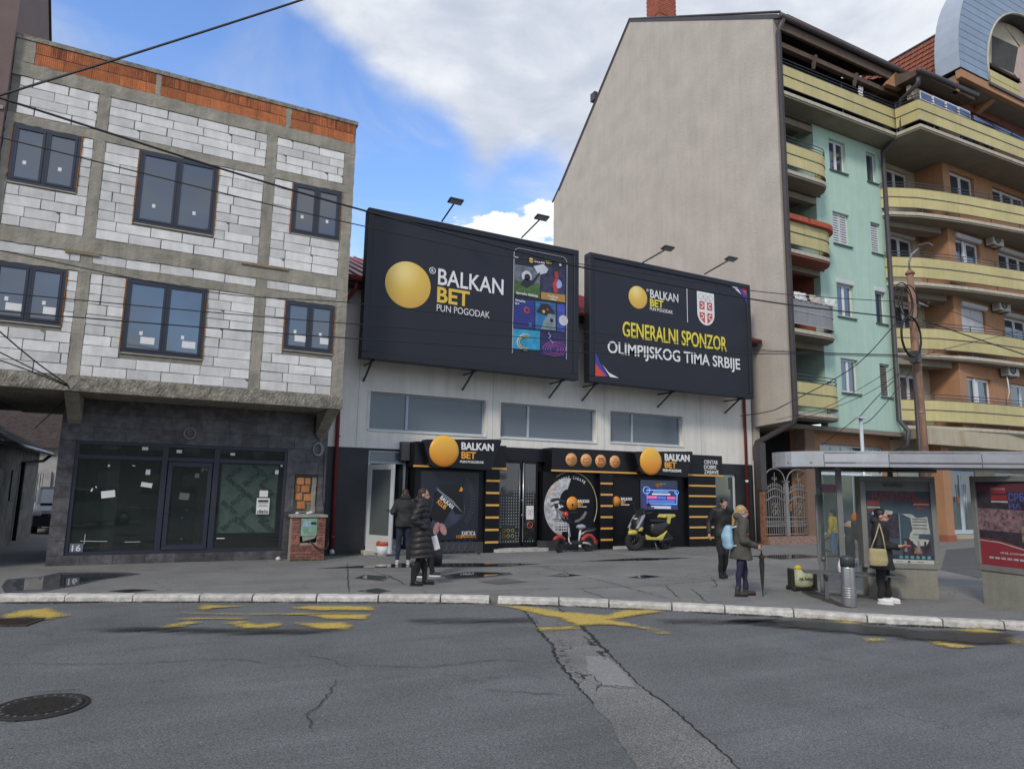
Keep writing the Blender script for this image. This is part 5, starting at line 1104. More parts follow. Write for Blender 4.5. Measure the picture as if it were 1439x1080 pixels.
for pts, mt in (([(141, 735), (200, 805), (141, 803)], rb), ([(141, 665), (165, 730), (212, 806), (200, 805), (141, 735)], bb_), ([(178, 740), (215, 785), (268, 814), (222, 808)], wb_), ([(915, 308), (966, 312), (968, 375)], rb), ([(900, 306), (915, 308), (968, 375), (968, 432), (950, 385)], bb_), ([(862, 300), (900, 306), (932, 362)], wb_)):
    flat('ribbon', [Z2(*p) for p in pts], YB, mt, pn2)

# ================================================================== MINT APARTMENT BUILDING with the beige gable
m_gab = M('beige_render', (.47, .43, .375), .9, .09, .9, .7, 12, streak=.09)
m_mint = M('mint_render', (.42, .585, .49), .88, .05, 1.5, .15, 60, streak=.10)
m_terra = M('terracotta_render', (.30, .10, .06), .9, .08, 2)
m_yp = M('yellow_balcony_panel', (.52, .455, .215), .72, .12, .9, .05, rand=.05, streak=.13)
m_gp = M('grey_balcony_panel', (.26, .265, .27), .7, .1, 2, rand=.05, streak=.2)
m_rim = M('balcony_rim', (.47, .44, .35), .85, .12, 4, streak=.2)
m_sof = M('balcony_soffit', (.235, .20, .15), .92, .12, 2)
m_rail = M('dark_rail', (.06, .07, .085), .5, .1)
m_pipe = M('brown_downpipe', (.060, .052, .055), .5, .12, 3)
m_wpv = M('white_pvc_frame', (.66, .67, .68), .4, .04)
m_wdk = glass('apartment_glass', (.035, .05, .07), .05, 1.0, ior=1.8)
m_shu = M('roller_shutter', (.55, .56, .57), .6, .05)
m_drk = M('recess_shade', (.06, .058, .055), .9, .2)  # near-black colour puts recess shade into loggia, passage and interior walls
m_sill = M('dark_sill', (.06, .10, .095), .6)
ma = thing('mint_apartment_building', 'five-storey apartment building with blank beige gable and mint green street wall', 'apartment building', (22.8, 17, 0))
GX = 19.1; AX1 = 26.58
MB().prism([(16.25, 4.22), (17.86, 4.12), (17.86, 0), (32.2, 0), (32.2, 18.25), (31.6, 18.75), (24.94, 25.0), (16.25, 19.35)], 'x', GX, GX+.28).build('gable_wall', m_gab, ma)
MB().prism([(31.6, 18.78), (24.94, 25.04), (16.0, 19.38), (16.0, 19.20), (24.94, 24.90), (31.6, 18.6)], 'x', GX-.03, GX-.002).build('verge_board', m_pipe, ma)
MB().tube([(GX-.01, 32.35, 18.2), (GX-.01, 31.6, 18.8), (GX-.01, 24.94, 25.06), (GX-.01, 15.9, 19.40)], .05, 6).build('verge_flashing', m_pipe, ma)
m_rt = M('roof_tile_brown', (.16, .055, .035), .85, .25, 6, .3)
MB().prism([(15.8, 19.35), (24.94, 25.02), (32.3, 18.3), (32.3, 18.1), (24.94, 24.8), (15.8, 19.2)], 'x', GX+.282, AX1+.3).build('roof', m_rt, ma)
box('vent_cap', m_pipe, ma, GX-.1, GX+.1, 27.9, 28.3, 22.3, 22.75)
box('rear_wall', m_gab, ma, GX+.28, AX1, 31.9, 32.2, 0, 18.0)
# mint wall
AW = []
for zb in (5.62, 8.62, 11.58, 14.68): AW += [(23.02, 24.02, zb, zb+1.34), (25.34, 25.98, zb+.03, zb+1.36)]
holed(22.1, AX1, 17.1, 17.4, 4.26, 16.48, AW).build('street_wall', m_mint, ma)
for k, (a, c, z0, z1) in enumerate(AW):
    lvl = k//2
    f = win(ma, a, c, z0, z1, 17.22, 2 if k % 2 == 0 else 1, m_wpv, m_wdk, .05, .07, sash=(k % 2 == 0))
    box('sill', m_sill, ma, a-.05, c+.06, 17.03, 17.22, z0-.06, z0-.005)
    if lvl == 2 or (lvl == 0 and k % 2):
        b = MB(); n = 11
        for i in range(n): zz = z0+.1+(z1-z0-.2)*i/n; b.box(a+.07, c-.07, 17.205, 17.215, zz, zz+.07)
        tag(b.build('blind', m_shu if lvl == 2 else M('brown_blind', (.16, .13, .12), .8), f), kind='stuff')
    if lvl == 1: box('shutter_box', m_shu, ma, a-.02, c+.02, 17.06, 17.22, z1-.01, z1+.17, .02)
# loggias left of the mint wall
for i, z in enumerate((4.55, 7.5, 10.42, 13.45)):
    mt = m_terra if i == 1 else m_mint
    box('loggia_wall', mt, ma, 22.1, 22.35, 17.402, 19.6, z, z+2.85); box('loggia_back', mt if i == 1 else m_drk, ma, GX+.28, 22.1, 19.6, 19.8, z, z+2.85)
    box('loggia_door', m_wpv, ma, 20.4, 21.3, 19.56, 19.6, z, z+2.1); box('loggia_door_glass', m_wdk, ma, 20.5, 21.2, 19.54, 19.555, z+.1, z+2.0)
    box('loggia_floor', m_sof if i != 2 else m_terra, ma, GX+.28, 22.35, 17.1, 19.8, z-.16, z-.002)
    box('loggia_beam', m_sof, ma, GX+.28, 22.1, 17.1, 17.35, z+2.55, z+2.79)
def densify(path, step=.12):
    out = []
    for a, b_ in zip(path, path[1:]):
        a, b_ = Vector(a), Vector(b_); n = max(1, int((b_-a).length/step)); out += [a.lerp(b_, i/n) for i in range(n)]
    return out+[Vector(path[-1])]
def offs(path, d):
    out = []
    for i, p in enumerate(path):
        t = path[min(i+1, len(path)-1)]-path[max(i-1, 0)]; t.normalize(); out.append(p+Vector((t.y, -t.x))*d)
    return out
def strip(path, z0, z1, d0, d1):
    A, B_ = offs(path, d0), offs(path, d1); n = len(path); vs = []
    for p, q in zip(A, B_): vs += [(p.x, p.y, z0), (q.x, q.y, z0), (q.x, q.y, z1), (p.x, p.y, z1)]
    fs = [(i*4+k, i*4+4+k, i*4+4+(k+1) % 4, i*4+(k+1) % 4) for i in range(n-1) for k in range(4)]+[(0, 1, 2, 3), ((n-1)*4+3, (n-1)*4+2, (n-1)*4+1, (n-1)*4)]
    mb = MB(); mb.add(vs, fs); return mb
def balcony(parent, path, back, zs, pan, seg=1.25, label=None, rails=(1.20, 1.33), soff=m_sof, bottomgap=.24, top=1.08, rail_m=None):
    """curved balcony: slab with rim, two rows of panels, rails and posts. path runs left to right along the outer edge"""
    rail_m = rail_m or m_rail
    path = densify(path)
    poly = [(p.x, p.y) for p in path]+back
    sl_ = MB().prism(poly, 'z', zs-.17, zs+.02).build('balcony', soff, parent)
    if label: sl_['label'] = label
    strip(path, zs-.10, zs+.03, .0, .035).build('rim', m_rim, sl_)
    L = 0; cuts = [0]; acc = [0]
    for a, b_ in zip(path, path[1:]): acc.append(acc[-1]+(b_-a).length)
    n = max(1, round(acc[-1]/seg))
    mid = (bottomgap+top)/2+.02
    for k in range(n):
        i0 = min(range(len(path)), key=lambda i: abs(acc[i]-acc[-1]*k/n)); i1 = min(range(len(path)), key=lambda i: abs(acc[i]-acc[-1]*(k+1)/n))
        if i1 <= i0: continue
        sub = path[i0:i1+1]
        for z0, z1 in ((bottomgap, mid-.02), (mid+.02, top)): strip(sub, zs+z0, zs+z1, .0+.012*(z0 > .5), .012+.012*(z0 > .5)).build('panel', pan, sl_)
    for z in (mid, top+.015)+tuple(rails)+(bottomgap-.03,): MB().tube([(p.x, p.y, zs+z) for p in offs(path, .02)], .018, 5).build('rail', rail_m, sl_)
    for k in range(n+1):
        i = min(range(len(path)), key=lambda i: abs(acc[i]-acc[-1]*k/n)); p = offs(path, -.03)[i]; MB().tube([(p.x, p.y, zs), (p.x, p.y, zs+rails[-1])], .02, 5).build('post', rail_m, sl_)
    return sl_
PA = [(19.36, 16.3), (21.35, 16.3)]+[(21.35+.80*math.sin(R_(a)), 17.1-.80*math.cos(R_(a))) for a in range(10, 91, 10)]
for z, pan, lab in ((4.55, m_yp, 'lowest yellow balcony beside the mint wall'), (7.5, m_gp, 'grey panelled balcony beside the mint wall'), (10.42, m_yp, 'yellow balcony with flower boxes'), (13.45, m_yp, 'highest rounded balcony beside the mint wall')):
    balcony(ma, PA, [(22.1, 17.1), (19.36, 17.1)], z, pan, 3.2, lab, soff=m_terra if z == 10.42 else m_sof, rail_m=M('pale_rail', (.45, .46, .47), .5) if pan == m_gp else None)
balcony(ma, [(19.36, 16.3), (26.15, 16.2), (26.4, 16.05)], [(26.5, 19), (19.36, 19)], 16.56, m_yp, 3.4, 'long top floor balcony under the eaves')
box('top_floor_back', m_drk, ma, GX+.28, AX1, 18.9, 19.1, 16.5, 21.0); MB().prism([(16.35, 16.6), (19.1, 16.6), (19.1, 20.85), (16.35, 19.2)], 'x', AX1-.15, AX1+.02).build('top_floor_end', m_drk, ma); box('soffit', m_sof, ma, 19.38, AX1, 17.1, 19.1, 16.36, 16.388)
# eaves
m_wood = M('eaves_timber', (.11, .075, .055), .8, .2, 4)
box('eaves_beam', m_wood, ma, GX+.28, 26.5, 16.22, 16.42, 18.32, 18.52); box('eaves_beam', m_wood, ma, GX+.1, 26.6, 15.98, 16.08, 18.78, 19.16)
b = MB(); b.prism([(15.9, 19.16), (15.9, 19.2), (18.9, 21.0), (18.9, 20.9)], 'x', GX+.28, 26.6); b.build('eaves_soffit', m_wood, ma)
for x in (21.2, 23.6): MB().prism([(16.1, 18.5), (16.3, 18.5), (16.3, 18.0), (16.25, 18.0)], 'x', x, x+.12).build('bracket', m_wood, ma)
MB().tube([(GX-.05, 15.86, 19.22), (26.65, 15.86, 19.22)], .11, 10).build('gutter', m_pipe, ma)
def sq(pts, w, name='downpipe', parent=ma, m=None): return MB().tube(pts, w, 4 if m else 10).build(name, m or m_pipe, parent)
sq([(19.2, 15.86, 19.15), (19.24, 16.14, 18.75), (19.24, 16.14, 4.35), (19.22, 16.2, 4.15), (19.12, 17.76, 3.55), (19.08, 17.80, 3.35), (19.12, 17.80, .05)], .10)
gut = [on_y(1291, 103, 15.0), on_y(1290, 118, 15.0), on_y(1266, 140, 15.9), on_y(1267, 186, 15.95), on_y(1240, 214, 16.9), on_y(1241.5, 228, 16.95), on_y(1263.5, 590, 16.95), on_y(1277, 606, 16.6), on_y(1275.5, 626, 16.6), on_y(1243, 643, 17.6)]
sq(gut, .095)
# ground floor of the mint building
m_ora_r = M('orange_render', (.40, .215, .115), .9, .08, 2, .2, 50, streak=.10)
m_cream = M('cream_render', (.46, .40, .29), .9, .08, 2, .2, 50, streak=.12)
holed(21.1, AX1, 17.7, 18.0, 0, 4.1, [(22.35, 26.05, .25, 3.66)]).build('ground_floor_wall', m_ora_r, ma)
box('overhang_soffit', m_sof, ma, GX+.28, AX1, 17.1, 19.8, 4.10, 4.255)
f = win(ma, 22.37, 26.03, 2.55, 3.64, 17.74, 6, M('pale_blue_frame', (.48, .56, .62), .5), m_wdk, .05, .07, sash=False); f = win(ma, 22.37, 26.03, .27, 2.54, 17.74, 4, MATS['pale_blue_frame'], glass('shop_front_glass', (.09, .12, .12), .08, .9), .06, .07, sash=False)
box('passage_pillar', M('brown_plaster', (.20, .13, .09), .9, .1), ma, 20.95, 21.45, 17.2, 17.7, 0, 4.1)
box('passage_wall', m_drk, ma, 21.45, 21.7, 18.0, 31, 0, 4.1); box('passage_back', m_drk, ma, 19.38, 21.45, 30.5, 30.9, 0, 4.1)
box('purple_sign', M('purple_board', (.14, .03, .06), .5), ma, *(lambda a, c: (a.x, c.x, 17.55, 17.6, c.z, a.z))(on_y(1157, 680, 17.55), on_y(1175, 692, 17.55)))
# chimney with separate bricks
ch = MB().box(19.5, 20.55, 23.2, 24.1, 23.3, 26.6).build('chimney', m_terra, ma)
cbm = M('chimney_brick', (.34, .10, .06), .9, .2, 8, rand=.15)
a = on_x(906, 25, 19.5)
chz = [on_x(905, y, 19.5) for y in (26, 0)]
for r in range(16):
    zz = 24.4+r*.105
    for j in range(4):
        y = 23.2+.235*j-(r % 2)*.11; box('brick', cbm, ch, 19.475, 19.50, max(23.2, y+.006), min(24.1, y+.229), zz+.006, zz+.099)
    for j in range(4): x = 19.5+.27*j-(r % 2)*.12; box('brick', cbm, ch, max(19.476, x+.006), min(20.55, x+.26), 23.175, 23.199, zz+.006, zz+.099)
box('chimney_cap', m_pipe, ch, 19.38, 20.67, 23.08, 24.22, 26.12, 26.24)

# flower boxes on the third balcony, laundry, AC units
fbm = M('flower_box_red', (.36, .07, .03), .75, .15, 8, rand=.12)
pp = offs(densify(PA), .10)
n = 6
for k in range(n):
    i0, i1 = int(len(pp)*(.02+k/n*.98)), int(len(pp)*(.02+(k+.94)/n*.98)); sub = [Vector((p.x, p.y)) for p in pp[i0:min(i1, len(pp)-1)+1]]
    if len(sub) < 2: continue
    o = strip(sub, 10.42+1.10, 10.42+1.29, -.08, .08).build('flower_box', fbm)
    tag(o, ('rusty red flower box nearest the beige gable on the balcony rail', 'second red flower box from the beige gable', 'third red flower box from the beige gable', 'fourth red flower box along the curved balcony rail', 'fifth red flower box where the rail starts to curve', 'end flower box at the mint wall end of the rail')[k], 'flower box', 'red flower boxes on the balcony rail')
def cloth(name, x, y, z, w, h, mat, lab):
    vs = [(x+w*i/6, y+.03*math.sin(i*2.1+j), z-h*j/5) for j in range(6) for i in range(7)]
    mb = MB(); mb.add(vs, [(j*7+i, j*7+i+1, (j+1)*7+i+1, (j+1)*7+i) for j in range(5) for i in range(6)], 0, True); me = mb.mesh(name); o = link(name, me, None, False, mat)
    md = o.modifiers.new('s', 'SOLIDIFY'); md.thickness = .012; tag(o, lab, 'laundry')
cloth('laundry', 19.7, 16.9, 12.75, .38, .75, m_sheet, 'white laundry hung above the flower boxes in the loggia')
cloth('laundry', 24.1, 16.4, 18.25, .28, .65, m_sheet, 'white cloth hung over the long top floor balcony rail')
for k, x in enumerate((19.6, 20.4, 21.2)): cloth('laundry', x, 16.26, 8.86, .62, .28, M('cloth_%d' % k, ((.7, .7, .7), (.55, .5, .45), (.68, .7, .66))[k], .9), ('white towel over the rail of the grey balcony by the gable', 'beige towel over the rail of the grey balcony', 'pale towel over the curved end of the grey balcony')[k])

# ================================================================== ORANGE APARTMENT BUILDING
ob = thing('orange_apartment_building', 'orange apartment building with long yellow curved balconies at the right edge', 'apartment building', (31, 17, 0))
OX0, OX1 = 26.6, 42
OW, RWn = [], []
for zb in (5.70, 8.78, 11.86, 14.98):
    OW += [(30.12, 31.95, zb-.1, zb+1.1), (33.45, 36.3, zb-.1, zb+1.1)]; RWn += [(27.3, 29.1, zb-.1, zb+1.15)]
holed(29.6, OX1, 16.45, 16.75, 4.4, 19.2, OW+[(31.2, 33.0, 17.0, 18.6)]).build('bay_wall', m_ora_r, ob)
box('bay_return_wall', m_ora_r, ob, 29.6, 29.85, 16.75, 17.7, 4.4, 19.2)
holed(OX0+.0, 29.85, 17.7, 18.0, 4.4, 19.2, RWn).build('recess_wall', m_cream, ob)
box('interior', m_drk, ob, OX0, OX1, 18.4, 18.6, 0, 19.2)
for k, (a, c, z0, z1) in enumerate(OW):
    lvl = k//2
    f = win(ob, a, c, z0, z1, 16.58, 2 if k % 2 == 0 else 3, m_wpv, m_wdk, .07, .08)
    if lvl in (1, 2): box('shutter_box', m_shu, ob, a-.03, c+.03, 16.30, 16.56, z1-.02, z1+.2, .06)
    if lvl == 1 and k % 2 == 0:
        b = MB()
        for i in range(22): zz = z0+(z1-z0)*i/22; b.box(a+.05, c-.05, 16.54, 16.56, zz+.004, zz+.05)
        tag(b.build('shutter_slat', m_shu, f), kind='stuff'); box('shutter_guide', m_shu, f, (a+c)/2-.03, (a+c)/2+.03, 16.52, 16.56, z0, z1)
    if k % 2 == 0 and lvl in (0, 2): MB().prism([(z0, 16.60), (z1, 16.60), (z1, 16.78)], 'x', a+.95, a+1.0).build('open_sash', m_wpv, f) if False else box('open_sash', m_wpv, f, a+.62, a+.70, 16.5, 16.56, z0+.05, z1-.05)
box('window', m_wdk, ob, 31.2, 33.0, 16.62, 16.66, 17.0, 18.6)
for k, (a, c, z0, z1) in enumerate(RWn):
    f = win(ob, a, c, z0, z1, 17.8, 2, m_wpv, m_wdk, .07, .08)
    if k in (1, 2): box('shutter_box', m_shu, ob, a-.03, c+.03, 17.52, 17.8, z1-.02, z1+.2, .06)
CV = [(26.15, 17.1), (26.3, 16.85), (27.4, 16.35), (28.6, 16.02), (30.0, 15.72), (31.4, 15.48), (33.1, 15.2), (35.5, 14.95), (38.5, 14.8), (42, 14.8)]
CL = [(26.3, 17.5), (27.0, 17.15), (28.2, 16.6), (30.0, 16.2), (31.4, 16.0), (32.9, 15.85), (35.5, 15.7), (42, 15.7)]
for z, cv, lab in ((4.55, CL, 'lowest long yellow balcony'), (7.52, CL[:0]+[(x, y-.15) for x, y in CL], 'second long yellow balcony'), (10.42, CV, 'third long yellow balcony'), (13.45, CV, 'fourth long yellow balcony')):
    balcony(ob, cv, [(42, 16.44), (29.6, 16.44), (29.6, 17.69), (26.62, 17.69)], z, m_yp, 1.9, lab)
    MB().prism([(26.4, 17.2), (29.4, 16.6), (29.58, 16.9), (29.58, 17.2), (26.64, 17.68)], 'z', z-.42, z-.172).build('balcony_beam', m_sof, ob)
balcony(ob, [(25.95, 16.1), (26.06, 15.2), (42, 14.7)], [(42, 16.44), (29.6, 16.44), (29.6, 17.69), (26.6, 17.69)], 16.5, m_yp, 1.9, 'top balcony with the pointed corner')
# eaves over the corner, cream wall and blue glazed rail
box('corner_wall', m_cream, ob, 26.0, 29.6, 15.45, 15.6, 17.75, 18.35); 
bg_ = glass('blue_rail_glass', (.04, .07, .22), .08, .8)
for i in range(4): fr_ = box('rail_frame', m_wpv, ob, 26.15+i*.85, 26.15+i*.85+.84, 15.155-.02*i, 15.18-.02*i, 17.62, 18.0); [box('pane', bg_, fr_, 26.20+i*.85, 26.15+i*.85+.76, 15.14-.02*i, 15.152-.02*i, 17.66+.10*j, 17.74+.10*j) for j in range(3)]
for i in range(5): box('pane', bg_, ob, 29.7+i*1.5, 31.1+i*1.5, 15.05, 15.07, 17.66, 17.86)
MB().prism([(14.9, 18.45), (14.9, 18.62), (17.7, 19.6), (17.7, 18.45)], 'x', 25.75, 29.6).build('eaves', m_wood, ob)
MB().tube([(25.65, 14.86, 18.56), (29.75, 14.86, 18.70)], .11, 10).build('gutter', m_pipe, ob)
MB().prism([(24.9+1.3, 18.45), (26.1, 19.25), (25.95, 19.25), (25.2, 18.4)], 'y', 15.9, 16.1).build('eaves_end', m_ora_r, ob)
# mansard roof of red tiles that faces the mint building
T_, B2_ = on_y(1349, 32, 15.6), on_y(1342, 95, 15.6); dv = (B2_-T_); Bt = T_+dv*(T_.z-18.6)/(T_.z-B2_.z)
rmt = M('red_roof_tile', (.27, .085, .05), .8, .2, 5, .3, 30, rand=.1)
mb = MB(); ns = 15
for i in range(ns):
    p, q = Bt.lerp(T_, i/ns), Bt.lerp(T_, (i+1)/ns); out_ = Vector((-(q.z-p.z), 0, q.x-p.x)).normalized()*.06; y = 15.4
    while y < 30:
        w = .30; k = random.uniform(0, .015)
        mb.add([p+out_*(1.1+k)+Vector((0, y-15.6, 0)), p+out_*(1.1+k)+Vector((0, y-15.6+w*.5, 0)), q+out_*.2+Vector((0, y-15.6+w*.5, 0)), q+out_*.2+Vector((0, y-15.6, 0)), p+Vector((0, y-15.6, 0)), p+Vector((0, y-15.6+w*.5, 0)),
                p+out_*.7+Vector((0, y-15.6+w*.5, 0)), p+out_*.7+Vector((0, y-15.6+w, 0)), q+out_*0+Vector((0, y-15.6+w, 0)), q+Vector((0, y-15.6+w*.5, 0)), p+Vector((0, y-15.6+w*.5, 0)), p+Vector((0, y-15.6+w, 0))], [(0, 1, 2, 3), (4, 5, 1, 0), (6, 7, 8, 9), (10, 11, 7, 6)]); y += w
o = mb.build('roof_tile', rmt, ob); o['kind'] = 'stuff'
MB().prism([(Bt.x+.02, Bt.z), (T_.x+.02, T_.z), (42, T_.z+.8), (42, 18.6)], 'y', 15.62, 30).build('roof', m_rt, ob)
MB().tube([(T_.x-.03, 15.4, T_.z+.05), (T_.x-.03, 30, T_.z+.05)], .06, 6).build('ridge_flashing', m_pipe, ob)
MB().tube([(28.2, 15.3, 18.9), (28.1, 15.8, 18.95), (27.9, 17, 19.2)], .09, 8).build('valley_flashing', m_pipe, ob)
# horseshoe dormer of blue sheet metal
m_bm = M('blue_sheet_metal', (.24, .315, .41), .5, .10, 1.5, rand=.05, metal=.1)
DY = 14.6; cxo, czo, ro = 34.0, 19.9, 5.85; zi = 19.35
do = MB()
outer = [(28.16, zi)]+[(cxo+ro*math.cos(R_(a)), czo+ro*math.sin(R_(a))) for a in range(178, 0, -6)]+[(39.84, zi)]
inner = [(30.22, zi)]+[(cxo+3.78*math.cos(R_(a)), czo+3.78*math.sin(R_(a))) for a in range(178, 0, -6)]+[(37.78, zi)]
n = len(outer)
dorm = MB(); vs = [(x, DY+.02, z) for x, z in outer]+[(x, DY+.02, z) for x, z in inner]+[(x, DY+1.0, z) for x, z in outer]+[(x, DY+1.0, z) for x, z in inner]
dorm.add(vs, [(i, i+1, n+i+1, n+i) for i in range(n-1)]+[(2*n+i+1, 2*n+i, 3*n+i, 3*n+i+1) for i in range(n-1)]+[(i+1, i, 2*n+i, 2*n+i+1) for i in range(n-1)]+[(n+i, n+i+1, 3*n+i+1, 3*n+i) for i in range(n-1)]+[(0, n, 3*n, 2*n), (n-1, 3*n-1, 4*n-1, 2*n-1)])
dm = dorm.build('dormer', m_pipe, ob)
def clipx(z, xs0, xs1, slope):   # sheet strips between the outer and inner curve
    return
def xo(z, pts):
    for a, b_ in zip(pts, pts[1:]):
        if a[1] <= z <= b_[1]: return a[0]+(b_[0]-a[0])*(z-a[1])/max(1e-6, b_[1]-a[1])
    return None
zz = zi
while zz < 25.3:
    h = .36; a0, a1 = xo(zz+.01, outer), xo(min(zz+h, 25.6)-.01, outer); b0, b1 = xo(zz+.01, inner) or 34, xo(zz+h-.01, inner) or 34
    if a0 and a1: MB().prism([(a0, zz+.012), (b0, zz+.012), (b1, zz+h-.012), (a1, zz+h-.012)], 'y', DY-.012, DY+.018).build('panel', m_bm, dm)
    zz += h
for i in range(0, n//2, 3):
    p, q = outer[i], outer[min(i+3, n//2)]; mb = MB(); seq = outer[i:min(i+3, n//2)+1]
    vs = [(x-.02, DY-.01, z) for x, z in seq]+[(x-.02, DY+1.0, z) for x, z in seq]; m_ = len(seq); mb.add(vs, [(k+1, k, m_+k, m_+k+1) for k in range(m_-1)]); mb.build('side_panel', M('pale_sheet_metal', (.36, .42, .49), .45, .06, 2, metal=.1), dm)
MB().tube([(x, DY-.02, z) for x, z in inner], .05, 6).build('opening_trim', m_rim, dm)
fill = MB().prism([(cxo+3.7*math.cos(R_(a)), czo+3.7*math.sin(R_(a))) for a in range(172, 8, -6)]+[(37.6, 21.0), (30.5, 21.0)], 'y', DY+.55, DY+.7).build('arch_wall', m_cream, ob)
box('arch_wall', m_drk, ob, 30.4, 37.6, 16.0, 16.2, 19.3, 22)
flat('opening_shade', [(1080+x/3.6, y/3.6) for x, y in ((1132, 180), (1262, 240), (1240, 370), (1128, 320))], DY+.54, m_drk, ob); flat('arch_pillar', [(1080+x/3.6, y/3.6) for x, y in ((1264, 238), (1330, 230), (1330, 480), (1242, 372))], DY+.53, M('pink_render', (.50, .38, .33), .9), ob); box('arch_pillar', MATS['pink_render'], ob, 33.0, 34.5, DY+.1, DY+.28, 19.3, 20.2)  # flat dark quad on the arch wall paints the shade of an opening
for z in (19.42, 19.78): box('parapet_panel', m_yp, ob, 30.3, 33.0, DY+.12, DY+.16, z, z+.33)
MB().tube([(30.3, DY+.1, 20.35), (33.0, DY+.1, 20.35)], .03, 6).build('rail', m_rail, ob)
# slab with beams under the dormer
box('cantilever_slab', m_sof, ob, 28.3, 42, DY+.25, 16.44, 18.95, 19.2)
box('cantilever_beam', m_ora_r, ob, 28.2, 42, DY+.02, DY+.24, 18.95, 19.30); box('gutter_strip', m_pipe, ob, 30.2, 42, DY-.06, DY+.015, 19.18, 19.30)
box('corner_post', m_ora_r, ob, 28.2, 28.42, DY+.25, DY+.45, 18.45, 18.94); MB().prism([(DY+.3, 18.94), (16.4, 18.94), (16.4, 18.3)], 'x', 31.0, 31.3).build('bracket', m_ora_r, ob)
# ground floor
holed(OX0, OX1, 17.7, 18.0, 0, 4.0, [(30.25, 32.45, .15, 2.9), (26.9, 29.0, .2, 3.0), (34, 38, .2, 2.9)]).build('ground_floor_wall', m_cream, ob)
box('beam', m_cream, ob, OX0-.2, OX1, 15.95, 16.2, 3.75, 4.38); box('ceiling', m_sof, ob, OX0, OX1, 16.2, 17.7, 4.0, 4.38); MB().prism([(28.5, 3.75), (29.6, 3.75), (29.4, 4.35), (28.4, 4.35)], 'y', 15.8, 15.95).build('beam_end', m_cream, ob)
box('pillar', m_ora_r, ob, 27.85, 28.35, 16.4, 16.9, .25, 4.0); box('pillar_base', m_terra, ob, 27.82, 28.38, 16.37, 16.93, 0, .25)
box('shop_fascia', M('wine_board', (.20, .02, .05), .6), ob, 29.5, 42, 17.3, 17.5, 3.05, 3.4)
f = win(ob, 30.27, 32.43, .17, 2.88, 17.74, 2, MATS['pale_blue_frame'], glass('pale_door_glass', (.10, .13, .13), .06, .9), .10, .08)
for x in (31.28, 31.42): MB().tube([(x, 17.6, .5), (x, 17.6, 2.3)], .02, 6).build('pull_bar', MATS['brushed_steel'], f)
box('sticker', rd, f, 30.9, 31.05, 17.66, 17.68, 1.5, 1.75); box('door_step', m_cream, ob, 30.2, 34, 17.3, 17.7, -.02, .14)
f = win(ob, 26.92, 28.98, .22, 2.98, 17.74, 2, MATS['pale_blue_frame'], MATS['shop_front_glass'], .07, .08, sash=False); f = win(ob, 34.02, 37.98, .22, 2.88, 17.74, 3, MATS['pale_blue_frame'], MATS['shop_front_glass'], .07, .08, sash=False)
# air conditioners hang on the bay wall: things of their own
m_acw = M('ac_white', (.60, .60, .57), .5, .06); m_acd = M('ac_grille', (.08, .08, .08), .6)
def ac(x, z, lab, y=16.45):
    t = thing('air_conditioner', lab, 'air conditioner', (x, y-.2, z), group='air conditioners on the orange wall')
    box('body', m_acw, t, x-.42, x+.42, y-.42, y-.08, z, z+.58, .02)
    MB().tube([(x-.1+.22*math.cos(k*math.pi/9), y-.43, z+.29+.22*math.sin(k*math.pi/9)) for k in range(18)], .014, 5, closed=True).build('fan_guard', m_acd, t)
    b = MB().lathe([(.20, 0), (.20, .004), (.001, .004)], seg=18); b.v = [tuple(Matrix.Rotation(R_(90), 4, 'X') @ Vector(v)+Vector((x-.1, y-.421, z+.29))) for v in b.v]; b.build('fan', M('ac_fan', (.20, .20, .20), .6), t)
    for k in range(6): box('louvre', m_acd, t, x-.424, x-.42, y-.36, y-.14, z+.1+k*.07, z+.12+k*.07)
    for k in (-.3, .3): box('bracket', m_rail, t, x+k-.02, x+k+.02, y-.40, y-.002, z-.04, z-.002)
ac(32.75, 12.95, 'white air conditioner highest of those above the curved balconies'); ac(32.80, 9.93, 'greyish air conditioner beside the closed roller shutter'); ac(33.0, 7.02, 'lowest white air conditioner with a hanging white hose')
ac(33.4, 18.0, 'air conditioner under the slab of the blue dormer')
MB().tube([(32.7, 16.2, 7.0), (32.55, 16.1, 6.8), (32.6, 16.1, 6.3), (32.62, 16.3, 5.6)], .025, 6).build('drain_hose', m_wpv, ob)

# ================================================================== IRON GATE beside the white building
gt = thing('iron_gate', 'grey wrought iron double gate with arches in the dark passage beside the white building', 'gate', (20.0, 17.3, 0))
m_irn = M('grey_iron', (.25, .25, .245), .55, .15, 6, metal=.2); m_rst = M('rusty_post', (.22, .10, .05), .85, .5, 9, .4, 60)
GYg = 17.3
box('plinth', M('pink_brick_plinth', (.30, .19, .15), .9, .4, 14, .7), gt, 18.9, 21.6, GYg-.18, GYg+.18, 0, .27)
box('post', m_rst, gt, 18.72, 18.86, GYg-.07, GYg+.07, .0, 1.86); box('post', m_pipe, gt, 18.66, 18.92, GYg-.1, GYg+.1, 1.862, 3.5); box('post', m_irn, gt, 19.90, 20.04, GYg-.05, GYg+.05, .28, 2.16); box('post', m_irn, gt, 21.16, 21.30, GYg-.05, GYg+.05, .28, 2.16)
for x in (19.97, 21.23): box('post_cap', m_irn, gt, x-.13, x+.13, GYg-.07, GYg+.07, 2.162, 2.19)
